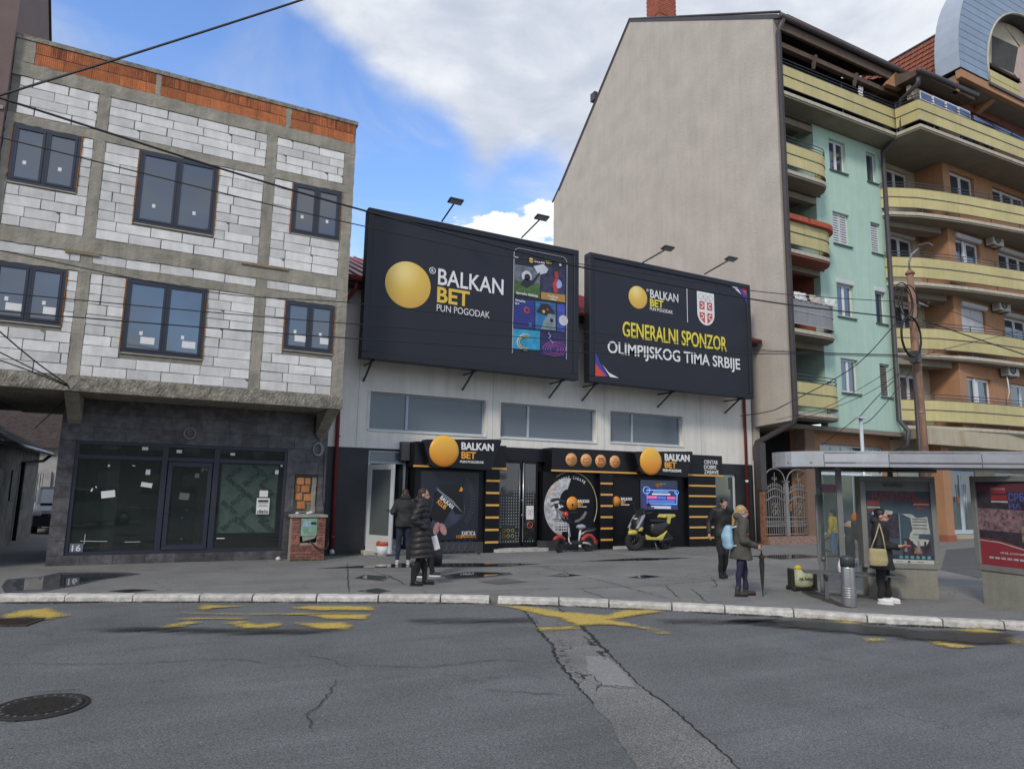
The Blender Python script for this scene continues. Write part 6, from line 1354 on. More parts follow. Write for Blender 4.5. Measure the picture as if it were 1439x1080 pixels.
for a, c in ((18.92, 19.90), (20.04, 21.16)):
    xm, hw = (a+c)/2, (c-a)/2
    lf = MB().tube([(xm+(hw+.02)*math.cos(R_(k)), GYg, 2.16+.46*math.sin(R_(k))) for k in range(180, -1, -10)], .022, 6).build('arch', m_irn, gt)
    wav = lambda u, z0: z0+.17*math.cos(u*math.pi/2)**1.3
    for z0 in (1.75, 1.48): MB().tube([(xm+hw*u, GYg, wav(u, z0)) for u in [k/8-1 for k in range(17)]], .022, 6).build('wave_rail', m_irn, gt)
    for z in (.34, .62, .78, .93): MB().tube([(a, GYg, z), (c, GYg, z)], .018, 6).build('rail', m_irn, gt)
    n = 9
    for k in range(n):
        u = -1+2*(k+.5)/n; x = xm+hw*u; zt = wav(u, 1.75)+.13
        MB().tube([(x, GYg, .34), (x, GYg, zt)], .010, 5).build('bar', m_irn, gt); MB().lathe([(.001, .09), (.022, .04), (.022, .02), (.001, 0)][::-1], (x, GYg, zt), 8).build('spear', m_irn, gt)
    MB().tube([(xm, GYg, 1.95), (xm, GYg, 2.48)], .012, 5).build('finial', m_irn, gt)
    for s in (-1, 1):
        MB().tube([(xm, GYg, 2.2), (xm+s*.10, GYg, 2.32), (xm+s*.13, GYg, 2.26), (xm+s*.08, GYg, 2.22)], .009, 5).build('scroll', m_irn, gt); MB().tube([(xm, GYg, 2.05), (xm+s*.3, GYg, 2.0), (xm+s*.45, GYg, 1.82)], .010, 5).build('scroll', m_irn, gt)
        for zz in (1.10, 1.34): MB().tube([(xm+s*(.10+.07*math.cos(t*.6)), GYg-.015, zz+.09*math.sin(t*.6)) for t in range(10)], .011, 5).build('scroll', m_irn, gt)
    for k in range(9): x = a+(c-a)*(k+.5)/9; MB().tube([(x+.04*math.cos(t*math.pi/4), GYg, .70+.06*math.sin(t*math.pi/4)) for t in range(8)], .006, 4, closed=True).build('ring', m_irn, gt)
box('lock', m_rst, gt, 20.02, 20.12, GYg-.08, GYg-.05, 1.15, 1.4)

# ================================================================== UTILITY POLE, STREET LAMP, MAST, CABLES
m_pole = M('rusty_concrete_pole', (.27, .155, .10), .9, .3, 3, .5, 40, streak=.45)
m_cab = M('cable_black', (.012, .012, .013), .6)
PX, PY = 20.13, 12.39
ptop = on_y(1288, 388, PY).z
up = thing('utility_pole', 'rust stained concrete pole with coiled cables and a lamp, behind the bus shelter', 'utility pole', (PX, PY, 0))
MB().tube([(PX, PY, 0), (PX, PY, ptop)], .185, 12, r2=.10).build('post', m_pole, up)
MB().tube([(PX-.27, PY-.05, .0), (PX-.20, PY-.05, ptop-3)], .045, 6).build('conduit', m_pipe, up)
MB().lathe([(.13, 0), (.14, .05), (.05, .16)], (PX, PY, ptop), 12).build('cap', m_pole, up)
for z in (1.2, 2.6, 4.2, ptop-1.4): MB().tube([(PX, PY, z), (PX, PY, z+.04)], .20-.011*z, 12).build('band', m_irn, up)
hA = on_y(1283, 366, PY); la = MB().tube([(PX, PY, ptop+.1), (PX-.10, PY-.05, ptop+.35), (PX-.08, PY-.15, ptop+.6), (PX+.12, PY-.3, ptop+.8)], .03, 8).build('lamp_arm', m_irn, up)
m = Matrix.Translation((PX+.2, PY-.42, ptop+.84)) @ Matrix.Rotation(R_(20), 4, 'Z') @ Matrix.Rotation(R_(-10), 4, 'Y'); MB().box(-.32, .32, -.15, .15, -.03, .04, m=m).build('lamp_head', m_pipe, up, bevel=.015)
cz_ = on_y(1270, 455, PY)
for k in range(5):
    r = random.uniform(.42, .62); cx = cz_.x-.35+random.uniform(-.15, .2); c0 = cz_.z+(.55 if k < 3 else -.50)
    MB().tube([(cx+r*.75*math.cos(t*math.pi/12)+.04*k, PY-.28-.03*k, c0+r*1.0*math.sin(t*math.pi/12)) for t in range(24)], .018, 5, closed=True).build('cable_coil', m_cab, up)
box('junction_box', m_pipe, up, PX-.42, PX-.22, PY-.3, PY-.05, on_y(1285, 505, PY).z-.15, on_y(1285, 505, PY).z+.2)
MB().tube([(PX+.15, PY-.1, ptop-.9), (PX+.45, PY-.2, ptop-1.0)], .03, 6).build('insulator_bracket', m_irn, up); MB().ell((PX+.48, PY-.2, ptop-.9), (.05, .05, .08), 8, 6).build('insulator', m_cab, up)
w0 = on_z(1222, 800); wt = on_y(1206, 588, w0.y)
mt_ = thing('mast', 'slim white steel mast with a flat cap rising above the bus shelter roof', 'mast', (w0.x, w0.y, 0))
MB().tube([(w0.x, w0.y, 0), (w0.x, w0.y, wt.z)], .042, 10).build('tube', M('white_steel', (.55, .57, .60), .35, .05, metal=.3), mt_); box('cap', MATS['white_steel'], mt_, w0.x-.13, w0.x+.13, w0.y-.08, w0.y+.08, wt.z+.002, wt.z+.05)
def cable(lab, pts, r=.016, Ys=None, group='overhead cables'):
    """a cable through measured points; Ys gives the depth of the first and last point"""
    n = len(pts); P = [on_y(px, py, Ys[0]+(Ys[1]-Ys[0])*i/(n-1)) for i, (px, py) in enumerate(pts)]; out = []
    for i in range(n-1):
        p0, p1, p2, p3 = P[max(0, i-1)], P[i], P[i+1], P[min(n-1, i+2)]
        for k in range(8):
            t = k/8; out.append(.5*((2*p1)+(p2-p0)*t+(2*p0-5*p1+4*p2-p3)*t*t+(3*p1-p0-3*p2+p3)*t**3))
    out.append(P[-1]); o = MB().tube(out, r, 5).build('overhead_cable', m_cab); tag(o, lab, 'cable', group); return o
cable('black cable rising from the left edge out over the unfinished building', [(-40, 147), (0, 134), (200, 72), (424, 0), (560, -48)], .018, (12, 10))
cable('thick sagging cable that crosses both billboards to the coils on the pole', [(-40, 128), (0, 138), (150, 186), (320, 240), (490, 290), (723, 352), (840, 380), (1080, 424), (1262, 446)], .020, (12.6, PY))
cable('thin cable crossing the upper windows and the top of both billboards', [(-40, 184), (0, 193), (320, 273), (490, 313), (723, 362), (840, 374), (1080, 411), (1285, 425)], .011, (12.6, PY))
cable('highest of three level cables over the lower windows', [(-40, 344), (0, 352), (300, 411), (520, 428), (840, 468), (1080, 492), (1290, 499)], .009, (12.7, PY))
cable('middle of three level cables over the lower windows', [(-40, 407), (0, 411), (300, 439), (520, 457), (840, 481), (1080, 494), (1290, 500)], .009, (12.7, PY))
cable('lowest of three level cables over the lower windows', [(-40, 433), (0, 437), (300, 461), (520, 477), (840, 496), (1080, 497), (1290, 502)], .011, (12.7, PY))
cable('thick cable falling from the pole towards the right edge', [(1297, 450), (1370, 475), (1439, 498), (1520, 525)], .020, (PY, 11.5))
cable('upper thin cable falling from the pole towards the right edge', [(1300, 423), (1360, 446), (1439, 478), (1520, 510)], .010, (PY, 11.5))
cable('thin cable rising from the pole towards the right edge', [(1294, 500), (1345, 486), (1439, 464), (1520, 444)], .010, (PY, 11.5))
cable('level thin cable from the pole to the right edge', [(1294, 498), (1370, 500), (1439, 503), (1520, 507)], .010, (PY, 11.5))
cable('cable falling from the pole coils to the red drain pipe', [(1258, 455), (1200, 515), (1108, 566), (1080, 578), (1040, 584)], .015, (PY, 16.4))
cable('thin cable crossing the mint wall down to the lowest mint balcony', [(1257, 516), (1210, 545), (1160, 572), (1090, 590)], .009, (PY, 16.0))
cable('lower thin cable crossing the mint wall', [(1270, 520), (1220, 552), (1160, 577), (1110, 592)], .009, (PY, 16.0))
cable('cable from the pole down to the cap of the white mast', [(1281, 512), (1245, 545), (1208, 585)], .012, (PY, w0.y))
cable('slack cable looping to the white mast', [(1281, 520), (1250, 560), (1225, 588), (1212, 595), (1208, 588)], .012, (PY, w0.y))
cable('cable from the white mast cap to the orange shop wall', [(1205, 586), (1180, 606), (1155, 625)], .010, (w0.y, 17.5))
cable('steep cable from the left edge to the hook on the slab edge', [(-30, 438), (0, 466), (50, 508), (96, 541)], .013, (13.5, 15.7))
cable('curved cable from the left edge to the slab hook', [(-30, 482), (0, 495), (40, 515), (94, 541)], .011, (13.5, 15.7))
cable('lowest slack cable from the left edge to the slab hook', [(-30, 498), (0, 506), (50, 524), (96, 543)], .011, (13.5, 15.7))
cable('cable that hangs from the slab hook into the passage', [(97, 543), (92, 560), (70, 582), (50, 600)], .010, (15.7, 18.2))

# ================================================================== BUS SHELTER
m_st = M('shelter_steel', (.21, .22, .22), .45, .08, 4, metal=.4)
m_al = M('brushed_aluminium', (.52, .54, .57), .35, .10, 3, metal=.45, rand=.25)
F2 = on_z(1187, 838); F1 = on_z(1158, 832); RA = on_z(1158, 655.3, 2.22); RB = on_z(1439, 657.5, 2.22)
su = Vector(((RB-RA).x, (RB-RA).y, 0)).normalized(); sn = Vector((-su.y, su.x, 0))   # sn points away from the kerb
bs = thing('bus_shelter', 'steel and glass bus shelter with an aluminium edged roof on the right', 'bus shelter', tuple((F1+F2)/2))
Lr = 6.2
def SP(u_, v_, z): p = RA+su*u_+sn*v_; return Vector((p.x, p.y, z))
W2 = 1.35
arcp = [(-.0, 0)]; rl = W2/2
outl = [(Lr, 0), (Lr, W2)]+[(-.0+rl*1.15*math.cos(R_(a)), rl+rl*math.sin(R_(a))) for a in range(90, 271, 15)]
ro_ = [SP(u_, v_, 0) for u_, v_ in outl]
MB().prism([(p.x, p.y) for p in ro_], 'z', 2.27, 2.30).build('roof_panel', m_st, bs)
MB().prism([(p.x+(q.x-p.x)*0, p.y) for p, q in zip(ro_, ro_)], 'z', 2.44, 2.47).build('roof_cover', m_al, bs)
def fascia(seq):
    z0, z1 = 2.22, 2.485; vs = []
    for u_, v_ in seq: p = SP(u_, v_, 0); vs += [(p.x, p.y, z0), (p.x, p.y, z1)]
    cen = SP(Lr/2, W2/2, 0); k = len(seq)
    for u_, v_ in seq: p = SP(u_, v_, 0); d = (cen-p); d.z = 0; d = (sn if abs(v_) < .01 else -sn if abs(v_-W2) < .01 else d.normalized())*.03; vs += [(p.x+d.x, p.y+d.y, z0), (p.x+d.x, p.y+d.y, z1)]
    fs = [(2*i, 2*i+2, 2*i+3, 2*i+1) for i in range(k-1)]+[(2*k+2*i+1, 2*k+2*i+3, 2*k+2*i+2, 2*k+2*i) for i in range(k-1)]+[(2*i+1, 2*i+3, 2*k+2*i+3, 2*k+2*i+1) for i in range(k-1)]+[(2*i+2, 2*i, 2*k+2*i, 2*k+2*i+2) for i in range(k-1)]+[(0, 1, 2*k+1, 2*k), (2*k-1, 2*k-2, 4*k-2, 4*k-1)]
    mb = MB(); mb.add(vs, fs); return mb.build('fascia_panel', m_al, bs)
curve = [(rl*1.15*math.cos(R_(a)), rl+rl*math.sin(R_(a))) for a in range(90, 271, 10)]
fascia([(p[0], p[1]) for p in curve[:10]]); fascia(curve[9:])
for a, c in ((.01, 1.0), (1.01, 2.35), (2.36, 3.75), (3.76, 5.0), (5.01, Lr)): fascia([(a, 0), (c, 0)])
for a, c in ((.01, 2.0), (2.01, 4.0), (4.01, Lr)): fascia([(a, W2), (c, W2)])
def post(p, w, name='post', z1=2.27, z0=0, mt=None): m = Matrix.Translation((p.x, p.y, 0)) @ Matrix.Rotation(math.atan2(su.y, su.x), 4, 'Z'); return MB().box(-w/2, w/2, -.035, .035, z0, z1, m=m).build(name, mt or m_st, bs)
F1p, F2p = F1, F2
post(F1, .10); post(F2, .09); 
back = [F1+su*1.25, F1+su*2.0]
for p in back[:1]: post(p+sn*.25, .08)
def beam(a, c, r=.03, name='beam', mt=None): return MB().tube([a, c], r, 6).build(name, mt or m_st, bs)
beam(Vector((F1.x, F1.y, 2.2)), Vector((F2.x, F2.y, 2.2))); beam(Vector((F1.x, F1.y, 2.2)), Vector((back[1].x, back[1].y, 2.2))+sn*.25)
dark_g = glass('shelter_glass', (.16, .18, .18), .03, .5, mixt=.80, ior=1.45)
def panel(a, c, z0, z1, th=.008, name='glass_pane', mt=dark_g):
    d = (c-a).normalized(); nn = Vector((-d.y, d.x, 0))*th/2; v = [a-nn, c-nn, c+nn, a+nn]; mb = MB(); vs = [(p.x, p.y, z0) for p in v]+[(p.x, p.y, z1) for p in v]; mb.add(vs, [(0, 3, 2, 1), (4, 5, 6, 7), (0, 1, 5, 4), (1, 2, 6, 5), (2, 3, 7, 6), (3, 0, 4, 7)]); return mb.build(name, mt, bs)
Fz = Vector((0, 0, 0))
panel(F1+su*.08, F1+su*1.2+sn*.2, .35, 2.1); panel(F1-sn*.06+(F2-F1)*.02, F2+(F1-F2)*.12, .35, 2.1)
pl1 = post(F1-su*.01, .13, 'side_board', 1.75, .55)
# end post next to the bin, clamp plates
for z in (.6, 1.9): MB().ell((F1.x-.02, F1.y-.05, z), (.04, .04, .04), 8, 6).build('glass_clamp', m_st, bs)
# bench
B0 = on_z(1127, 800, .44); Bl = B0; bd = su
bench = thing('bench', 'perforated grey steel bench inside the bus shelter', 'bench', (B0.x, B0.y, 0))
m = Matrix.Translation((B0.x, B0.y, 0)) @ Matrix.Rotation(math.atan2(su.y, su.x), 4, 'Z')
m_be = M('bench_steel', (.13, .135, .14), .5, .15, 8, metal=.3)
for k in range(5): MB().box(0, 1.55, -.38+.085*k, -.31+.085*k, .42, .445, m=m).build('slat', m_be, bench)
for x in (.35, 1.25): MB().box(x-.03, x+.03, -.25, -.15, 0, .42, m=m).build('leg', m_be, bench); MB().prism([(-.36, .42), (.03, .42), (.03, .39), (-.12, .30), (-.26, .30), (-.36, .39)], 'x', x-.02, x+.02); q = MB().prism([(-.36, .419), (.03, .419), (.03, .39), (-.12, .30), (-.26, .30), (-.36, .39)], 'x', x-.02, x+.02); q.v = [tuple(m @ Vector(v)) for v in q.v]; q.build('seat_bracket', m_be, bench)
# litter bin
bc_ = on_z(1194, 852)
lb = thing('litter_bin', 'shiny steel cylindrical litter bin with a black lid at the kerb end of the shelter', 'litter bin', tuple(bc_))
MB().lathe([(.10, .0), (.103, .02), (.103, .60), (.10, .62)], tuple(bc_), 24).build('body', M('polished_steel', (.50, .50, .50), .38, .06, metal=.9), lb)
for k in range(5): MB().lathe([(.103, .14+k*.035), (.108, .145+k*.035), (.108, .155+k*.035), (.103, .16+k*.035)], tuple(bc_), 24).build('ring', MATS['polished_steel'], lb)
MB().lathe([(.108, .62), (.110, .74), (.10, .77), (.03, .79)], tuple(bc_), 24).build('lid', M('bin_lid', (.05, .053, .055), .4, .1), lb)
# ------------------------------------------------ advertising light boxes
m_bx = M('lightbox_metal', (.24, .24, .225), .5, .12, 3, metal=.3); m_cb = M('lightbox_concrete', (.25, .245, .205), .9, .12, 3, .5, 30, streak=.2)
def lightbox(lab, a, c, ztop, zb, extra=.06, base_m=None):
    a = Vector((a.x, a.y, 0)); c = Vector((c.x, c.y, 0)); d = (c-a).normalized(); nb = Vector((-d.y, d.x, 0)); L = (c-a).length
    if nb.dot(a) < 0: nb = -nb
    t = thing('advert_lightbox', lab, 'advertising panel', tuple((a+c)/2))
    def bx(name, s0, s1, d0, d1, z0, z1, mt, par=t, bevel=0):
        v = []
        for z in (z0, z1):
            for s, q in ((s0, d0), (s1, d0), (s1, d1), (s0, d1)): p = a+d*s+nb*q; v.append((p.x, p.y, z))
        mb = MB(); mb.add(v, [(0, 3, 2, 1), (4, 5, 6, 7), (0, 1, 5, 4), (1, 2, 6, 5), (2, 3, 7, 6), (3, 0, 4, 7)]); return mb.build(name, mt, par, bevel=bevel)
    bx('base', 0, L, 0, .30, 0, zb, base_m or m_cb)
    x0, x1 = -extra, L+extra; fw = .09
    bx('cabinet', x0+.005, x1-.005, .02, .28, zb+.002, ztop-.002, m_bx)
    for s0, s1, z0, z1 in ((x0, x1, zb, zb+fw), (x0, x1, ztop-fw, ztop), (x0, x0+fw, zb+fw, ztop-fw), (x1-fw, x1, zb+fw, ztop-fw)): bx('frame', s0, s1, -.025, .02, z0, z1, m_bx, bevel=.006)
    W, Z0, Z1 = x1-x0-2*fw, zb+fw, ztop-fw
    def P(u_, v_, off): p = a+d*(x0+fw+W*u_)+nb*off; return Vector((p.x, p.y, Z0+(Z1-Z0)*v_))
    po = MB().quad(P(.0, .0, .012), P(1, 0, .012), P(1, 1, .012), P(0, 1, .012)).build('poster', M('poster_blue', (.055, .085, .12), .6, .25, 3) if 'blue' in lab else M('poster_dusk', (.045, .03, .045), .6, .5, 6), t)
    def poly(pts, mt, off=.009, name='picture'): mb = MB(); mb.quad(*[P(u_, v_, off) for u_, v_ in pts]); return mb.build(name, mt, po)
    def txt(body, u0, v0, u1, v1, mt, bold=.02): return lettering('lettering', body, mt, po, P(u0, v0, .006), d, (0, 0, 1), W*(u1-u0), (Z1-Z0)*(v1-v0), bold, ext=.001)
    g = MB().quad(P(0, 0, -.004), P(1, 0, -.004), P(1, 1, -.004), P(0, 1, -.004)).build('glass_cover', glass('cover_glass', (.1, .1, .1), .03, .6, mixt=.90, ior=1.45), t)
    return t, poly, txt, po
A0, A1_ = on_z(1222, 838), on_z(1320, 842)
t, poly, txt, po = lightbox('advert panel with a torn blue concert poster behind the woman with the bag', A0, A1_, 2.09, .50)
pred = M('poster_red', (.33, .07, .06), .6, .15, 8); pwh = M('torn_paper', (.52, .52, .50), .85, .2, 10); pcy = M('poster_cyan', (.16, .36, .42), .6, .15, 5); ppk = M('poster_dark_photo', (.05, .035, .06), .6, .7, 9)
poly([(0, .88), (1, .88), (1, 1), (0, 1)], m_bx, .011)
txt('ШТАМПЕДО', .29, .925, .60, .975, M('dull_maroon', (.10, .03, .03), .7)); txt('НАОПАКЕ', .10, .75, .80, .875, pred, .03)
poly([(.02, .70), (.22, .70), (.22, .76), (.02, .76)], pred); poly([(.02, .665), (.22, .665), (.22, .685), (.02, .685)], pwh); poly([(.02, .64), (.20, .64), (.20, .655), (.02, .655)], pred)
poly([(.74, .70), (.98, .70), (.98, .79), (.76, .79)], pred); poly([(.74, .715), (.98, .715), (.98, .73), (.74, .73)], pwh, .008); poly([(.80, .66), (.92, .66), (.90, .69), (.78, .69)], pred)
poly([(.08, .585), (.40, .59), (.42, .63), (.25, .65), (.10, .62)], pwh)
poly([(.02, .30), (.50, .30), (.50, .60), (.02, .60)], ppk, .010); poly([(.5, .16), (.50, .60), (.515, .60), (.515, .16)], pcy, .009)
poly([(.55, .60), (.70, .60), (.78, .55), (.94, .57), (.97, .36), (.80, .36), (.78, .30), (.95, .29), (.90, .22), (.75, .21), (.64, .30), (.66, .36), (.70, .40), (.68, .55)], pwh, .0085)
for v_ in (.53, .50, .46, .42, .345): poly([(.70, v_), (.93, v_), (.93, v_+.012), (.70, v_+.012)], M('faint_print', (.12, .12, .12), .8), .0075, 'print')
poly([(.53, .10), (.97, .10), (.97, .30), (.53, .30)], ppk, .010); poly([(.70, .12), (.83, .12), (.80, .20), (.73, .20)], M('poster_wood', (.35, .16, .08), .6), .008)
for k in range(4): poly([(.56+.1*k, .14), (.60+.1*k, .14), (.595+.1*k, .27), (.565+.1*k, .27)], M('poster_figure', (.02, .02, .03), .6) if k % 2 else M('poster_figure_pale', (.3, .28, .28), .6), .0078)
poly([(0, .045), (1, .045), (1, .10), (0, .10)], M('poster_navy', (.02, .04, .07), .6), .0105); 
for k in range(6): MB().tube([po.matrix_world @ Vector((0, 0, 0))]*2, .001, 3) if False else poly([(.50+.085*k+.03*math.cos(j*.785), .075+.02*math.sin(j*.785)) for j in range(8)], pcy, .008)
poly([(0, .0), (1, .0), (1, .045), (0, .045)], M('poster_strip_white', (.58, .58, .55), .7), .0105); poly([(.59, .008), (.64, .008), (.615, .037)], ink, .009)
for k in range(5): poly([(.1+.16*k, .015), (.2+.16*k, .015), (.2+.16*k, .022), (.1+.16*k, .022)], M('faint_print', (0, 0, 0)), .0085, 'print') if k != 3 else None
A2, A3 = on_z(1383, 848), on_z(1439, 857.5); A3 = A2+(A3-A2).normalized()*1.15
t, poly, txt, po = lightbox('advert panel with a dark red festival poster cut by the right edge', A2, A3, 2.10, .55, .07)
rdp = M('festival_red', (.34, .03, .045), .6, .1); crowd = M('poster_crowd', (.26, .15, .17), .6, .8, 14)
poly([(0, .88), (1, .88), (1, .99), (0, .95)], M('poster_wine', (.16, .03, .05), .6)); poly([(.0, .42), (1, .40), (1, .66), (0, .68)], crowd)
poly([(0, 0), (1, 0), (1, .17), (.7, .22), (.4, .29), (.15, .32), (0, .32)], rdp); MB()
poly([(0, .29), (.3, .275), (.6, .22), (1, .13), (1, .138), (.6, .232), (.3, .287), (0, .30)], pwh, .0075)
poly([(.22, .86), (.45, .86), (.45, .94), (.22, .94)], rdp, .008); poly([(.22, .78), (.46, .78), (.46, .84), (.22, .84)], rdp, .008); poly([(.22, .752), (.47, .752), (.47, .772), (.22, .772)], pwh, .008)
bl2 = M('festival_blue', (.10, .11, .36), .6)
txt('СРБИЈА', .48, .77, .95, .87, bl2, .03); txt('НА', .48, .68, .66, .75, bl2, .03); txt('ШАБАЦ', .23, .90, .44, .925, pwh, 0)
txt('14-22. септембра 2022.', .30, .145, .84, .175, m_wl, .01); 
for k in range(9): poly([(.12+.09*k, .085), (.19+.09*k, .085), (.19+.09*k, .108), (.12+.09*k, .108)], pwh, .0075, 'print')
poly([(.66, .27), (.94, .27), (.94, .36), (.66, .36)], crowd, .008); poly([(.63, .30), (.90, .30), (.90, .48), (.63, .48)], M('crest_bronze', (.30, .24, .16), .6, .6, 14), .0077); poly([(.68, .34), (.85, .34), (.85, .45), (.68, .45)], M('crest_slate', (.08, .10, .12), .6, .6, 12), .0072)
e = A3
# aluminium edge profile of the second panel
# ------------------------------------------------ shopping trolley bag, child's bicycle
B1 = on_z(1112, 829); B2 = on_z(1145, 829)
tb = thing('trolley_bag', 'wheeled pale green shopping bag with yellow cloth on top, left of the bench', 'shopping bag', tuple((B1+B2)/2))
ub_ = (B2-B1).normalized(); nb_ = Vector((-ub_.y, ub_.x, 0)); ang = math.atan2(ub_.y, ub_.x)
m = Matrix.Translation((B1+B2)/2) @ Matrix.Rotation(ang, 4, 'Z')
q = MB(); q.loft([((0, 0, .06), .17, .10), ((0, 0, .10), .20, .12), ((0, 0, .25), .205, .125), ((0, .0, .34), .19, .11), ((.01, 0, .37), .15, .08)], 16); q.v = [tuple(m @ Vector(v)) for v in q.v]; q.build('bag', M('bag_pale_green', (.42, .43, .28), .8, .35, 7, .3, 20), tb)
MB().box(-.25, -.2, -.09, .09, .03, .39, m=m).build('frame', ink, tb, bevel=.01); MB().box(-.22, .24, -.1, .1, .02, .05, m=m).build('frame', ink, tb); MB().box(.20, .24, -.08, .08, .05, .3, m=m).build('frame', ink, tb)
q = MB(); q.ell((-.08, 0, .40), (.07, .05, .05), 10, 6); q.v = [tuple(m @ Vector(v)) for v in q.v]; q.build('cloth', M('yellow_cloth', (.62, .45, .02), .8, .1), tb)
for s in (-.12, .12):
    mm = m @ Matrix.Translation((-.22, s, .04)) @ Matrix.Rotation(R_(90), 4, 'X'); q = MB().lathe([(.045, -.012), (.045, .012), (.001, .012)], seg=14); q.v = [tuple(mm @ Vector(v)) for v in q.v]; q.build('wheel', ink, tb)
o_ = m @ Vector((-.14, -.135, .20)); lettering('lettering', 'STIL ČAČAK', ink, tb, o_, ub_, (0, 0, 1), .28, .05, .02)

def wheel(t, c, r, axis, tyre=.03, rimc=None, spokes=0, name='wheel', w=.03):
    """a wheel in the local yz-plane turned about the vertical by axis"""
    m = Matrix.Translation(c) @ Matrix.Rotation(axis, 4, 'Z')
    pts = [m @ Vector((0, r*math.cos(k*math.pi/14), r*math.sin(k*math.pi/14))) for k in range(28)]
    wh = MB().tube(pts, tyre, 8, closed=True).build(name, M('tyre_rubber', (.02, .02, .02), .85), t, True)
    inv = wh.location
    q = MB().tube([p-inv for p in [m @ Vector((0, (r-tyre)*math.cos(k*math.pi/14), (r-tyre)*math.sin(k*math.pi/14))) for k in range(28)]], tyre*.45, 6, closed=True)
    for k in range(spokes): a = 2*math.pi*k/spokes; q.tube([m @ Vector((0, 0, 0))-inv, m @ Vector((0, (r-tyre)*math.cos(a), (r-tyre)*math.sin(a)))-inv], .006 if spokes > 6 else .016, 5)
    q.lathe([(.001, -w), (.03, -w), (.03, w), (.001, w)], m @ Vector((0, 0, 0))-inv, 10)
    q.build('rim', rimc or M('alloy', (.45, .45, .47), .3, metal=.8), wh, True)
    return wh
bk = on_z(1160, 765)
by = thing('bicycle', "small pink child's bicycle with a basket standing before the orange wall", 'bicycle', (bk.x-2.2, bk.y-2.2, 0), R_(78))
pk_ = M('pink_frame', (.45, .12, .18), .4)
for y in (-.33, .33): wheel(by, (0, y, .22), .20, 0, .02, None, 10)
for pts in (((0, -.33, .22), (0, -.22, .62), (0, -.20, .74)), ((0, -.23, .55), (0, .12, .30), (0, .33, .22)), ((0, -.23, .58), (0, .14, .42)), ((0, .12, .28), (0, .17, .60))): MB().tube(pts, .014, 6).build('frame', pk_, by, True)
MB().tube([(-.2, -.16, .78), (0, -.2, .74), (.2, -.16, .78)], .011, 6).build('handlebar', m_fr, by, True); MB().ell((0, .18, .62), (.06, .12, .03), 10, 6).build('saddle', ink, by, True); MB().box(-.1, .1, -.42, -.26, .55, .72).build('basket', M('wicker', (.35, .24, .14), .9, .3, 20), by, True)

# ================================================================== SCOOTERS
m_sw = M('scooter_white', (.66, .66, .66), .35, .05); m_srd = M('scooter_red', (.42, .035, .025), .35, .05, coat=.4); m_sbk = M('scooter_black', (.02, .021, .024), .45, .1)
e0 = on_y(792, 776, 16.85); s1 = thing('electric_scooter', 'white and red electric scooter with a basket parked before the eye poster', 'scooter', (on_z(818, 777).x, 16.85, 0), R_(-84)); s1.scale = (1.03, 1.03, 1.03)
# local: front towards -y (left in the photo)
def L(name, pts, r, mt, seg=8, par=s1, **k): return MB().tube(pts, r, seg, **k).build(name, mt, par, True)
wheel(s1, (0, -.52, .20), .165, R_(22), .045, m_sbk, 5); wheel(s1, (0, .50, .20), .165, 0, .045, m_sbk, 5)
L('fork', [(0, -.52, .20), (0, -.42, .45), (0, -.30, .95)], .025, m_sbk)
L('front_mudguard', [(0, -.52+.23*math.cos(R_(a)), .20+.23*math.sin(R_(a))) for a in range(35, 150, 12)], .05, m_srd)
L('frame_tube', [(.09, -.30, .62), (.09, -.26, .30), (.09, -.22, .245), (.09, .35, .245), (.09, .5, .20)], .024, m_sw); L('frame_tube', [(-.09, -.30, .62), (-.09, -.26, .30), (-.09, -.22, .245), (-.09, .35, .245), (-.09, .5, .20)], .024, m_sw)
MB().box(-.12, .12, -.2, .22, .22, .30).build('footboard', m_sbk, s1, True, .02)
MB().loft([((0, -.25, .28), .10, .04), ((0, -.30, .5), .12, .05), ((0, -.33, .75), .09, .05)], 12).build('leg_shield', m_sbk, s1, True)
L('seat_post', [(0, .16, .28), (0, .22, .60)], .03, m_sw); MB().ell((0, .24, .68), (.11, .16, .075), 14, 8).build('saddle', M('saddle_plastic_wrap', (.30, .34, .40), .25, .3, 12), s1, True)
L('carrier', [(0, .25, .47), (.0, .40, .56), (0, .72, .59)], .02, m_sw); MB().box(-.1, .1, .36, .74, .60, .64).build('rear_seat', m_sbk, s1, True, .015)
L('rear_mudguard', [(0, .50+.24*math.cos(R_(a)), .20+.24*math.sin(R_(a))) for a in range(0, 165, 12)], .06, m_srd)
MB().loft([((0, -.31, .95), .10, .07), ((0, -.33, 1.03), .11, .08), ((0, -.30, 1.10), .06, .05)], 12).build('head_cowl', m_srd, s1, True)
L('handlebar', [(-.30, -.16, 1.10), (-.1, -.28, 1.06), (.1, -.28, 1.06), (.30, -.16, 1.10)], .016, m_sbk)
for s in (-1, 1): L('mirror', [(s*.2, -.24, 1.08), (s*.26, -.28, 1.25)], .008, m_sbk); MB().ell((s*.27, -.28, 1.29), (.05, .015, .035), 10, 6).build('mirror', m_sbk, s1, True)
for z in (.58, .66, .74, .80): L('basket_wire', [(-.15, -.62, z), (.15, -.62, z), (.15, -.38, z), (-.15, -.38, z)], .010, m_sw, 5, closed=True)
for k in range(6):
    x = -.15+.06*k; L('basket_wire', [(x, -.62, .58), (x, -.62, .80)], .008, m_sw, 4)
    if k < 5: L('basket_wire', [(.15, -.62+.06*k, .58), (.15, -.62+.06*k, .80)], .008, m_sw, 4)
MB().box(-.12, .12, -.6, -.42, .58, .70).build('basket_load', M('dark_pink_load', (.12, .03, .06), .7), s1, True, .02)
L('kickstand', [(-.06, .15, .22), (-.16, .24, .0)], .012, m_sbk); MB().ell((.1, .12, .16), (.03, .05, .04), 8, 6).build('pedal', m_sw, s1, True)

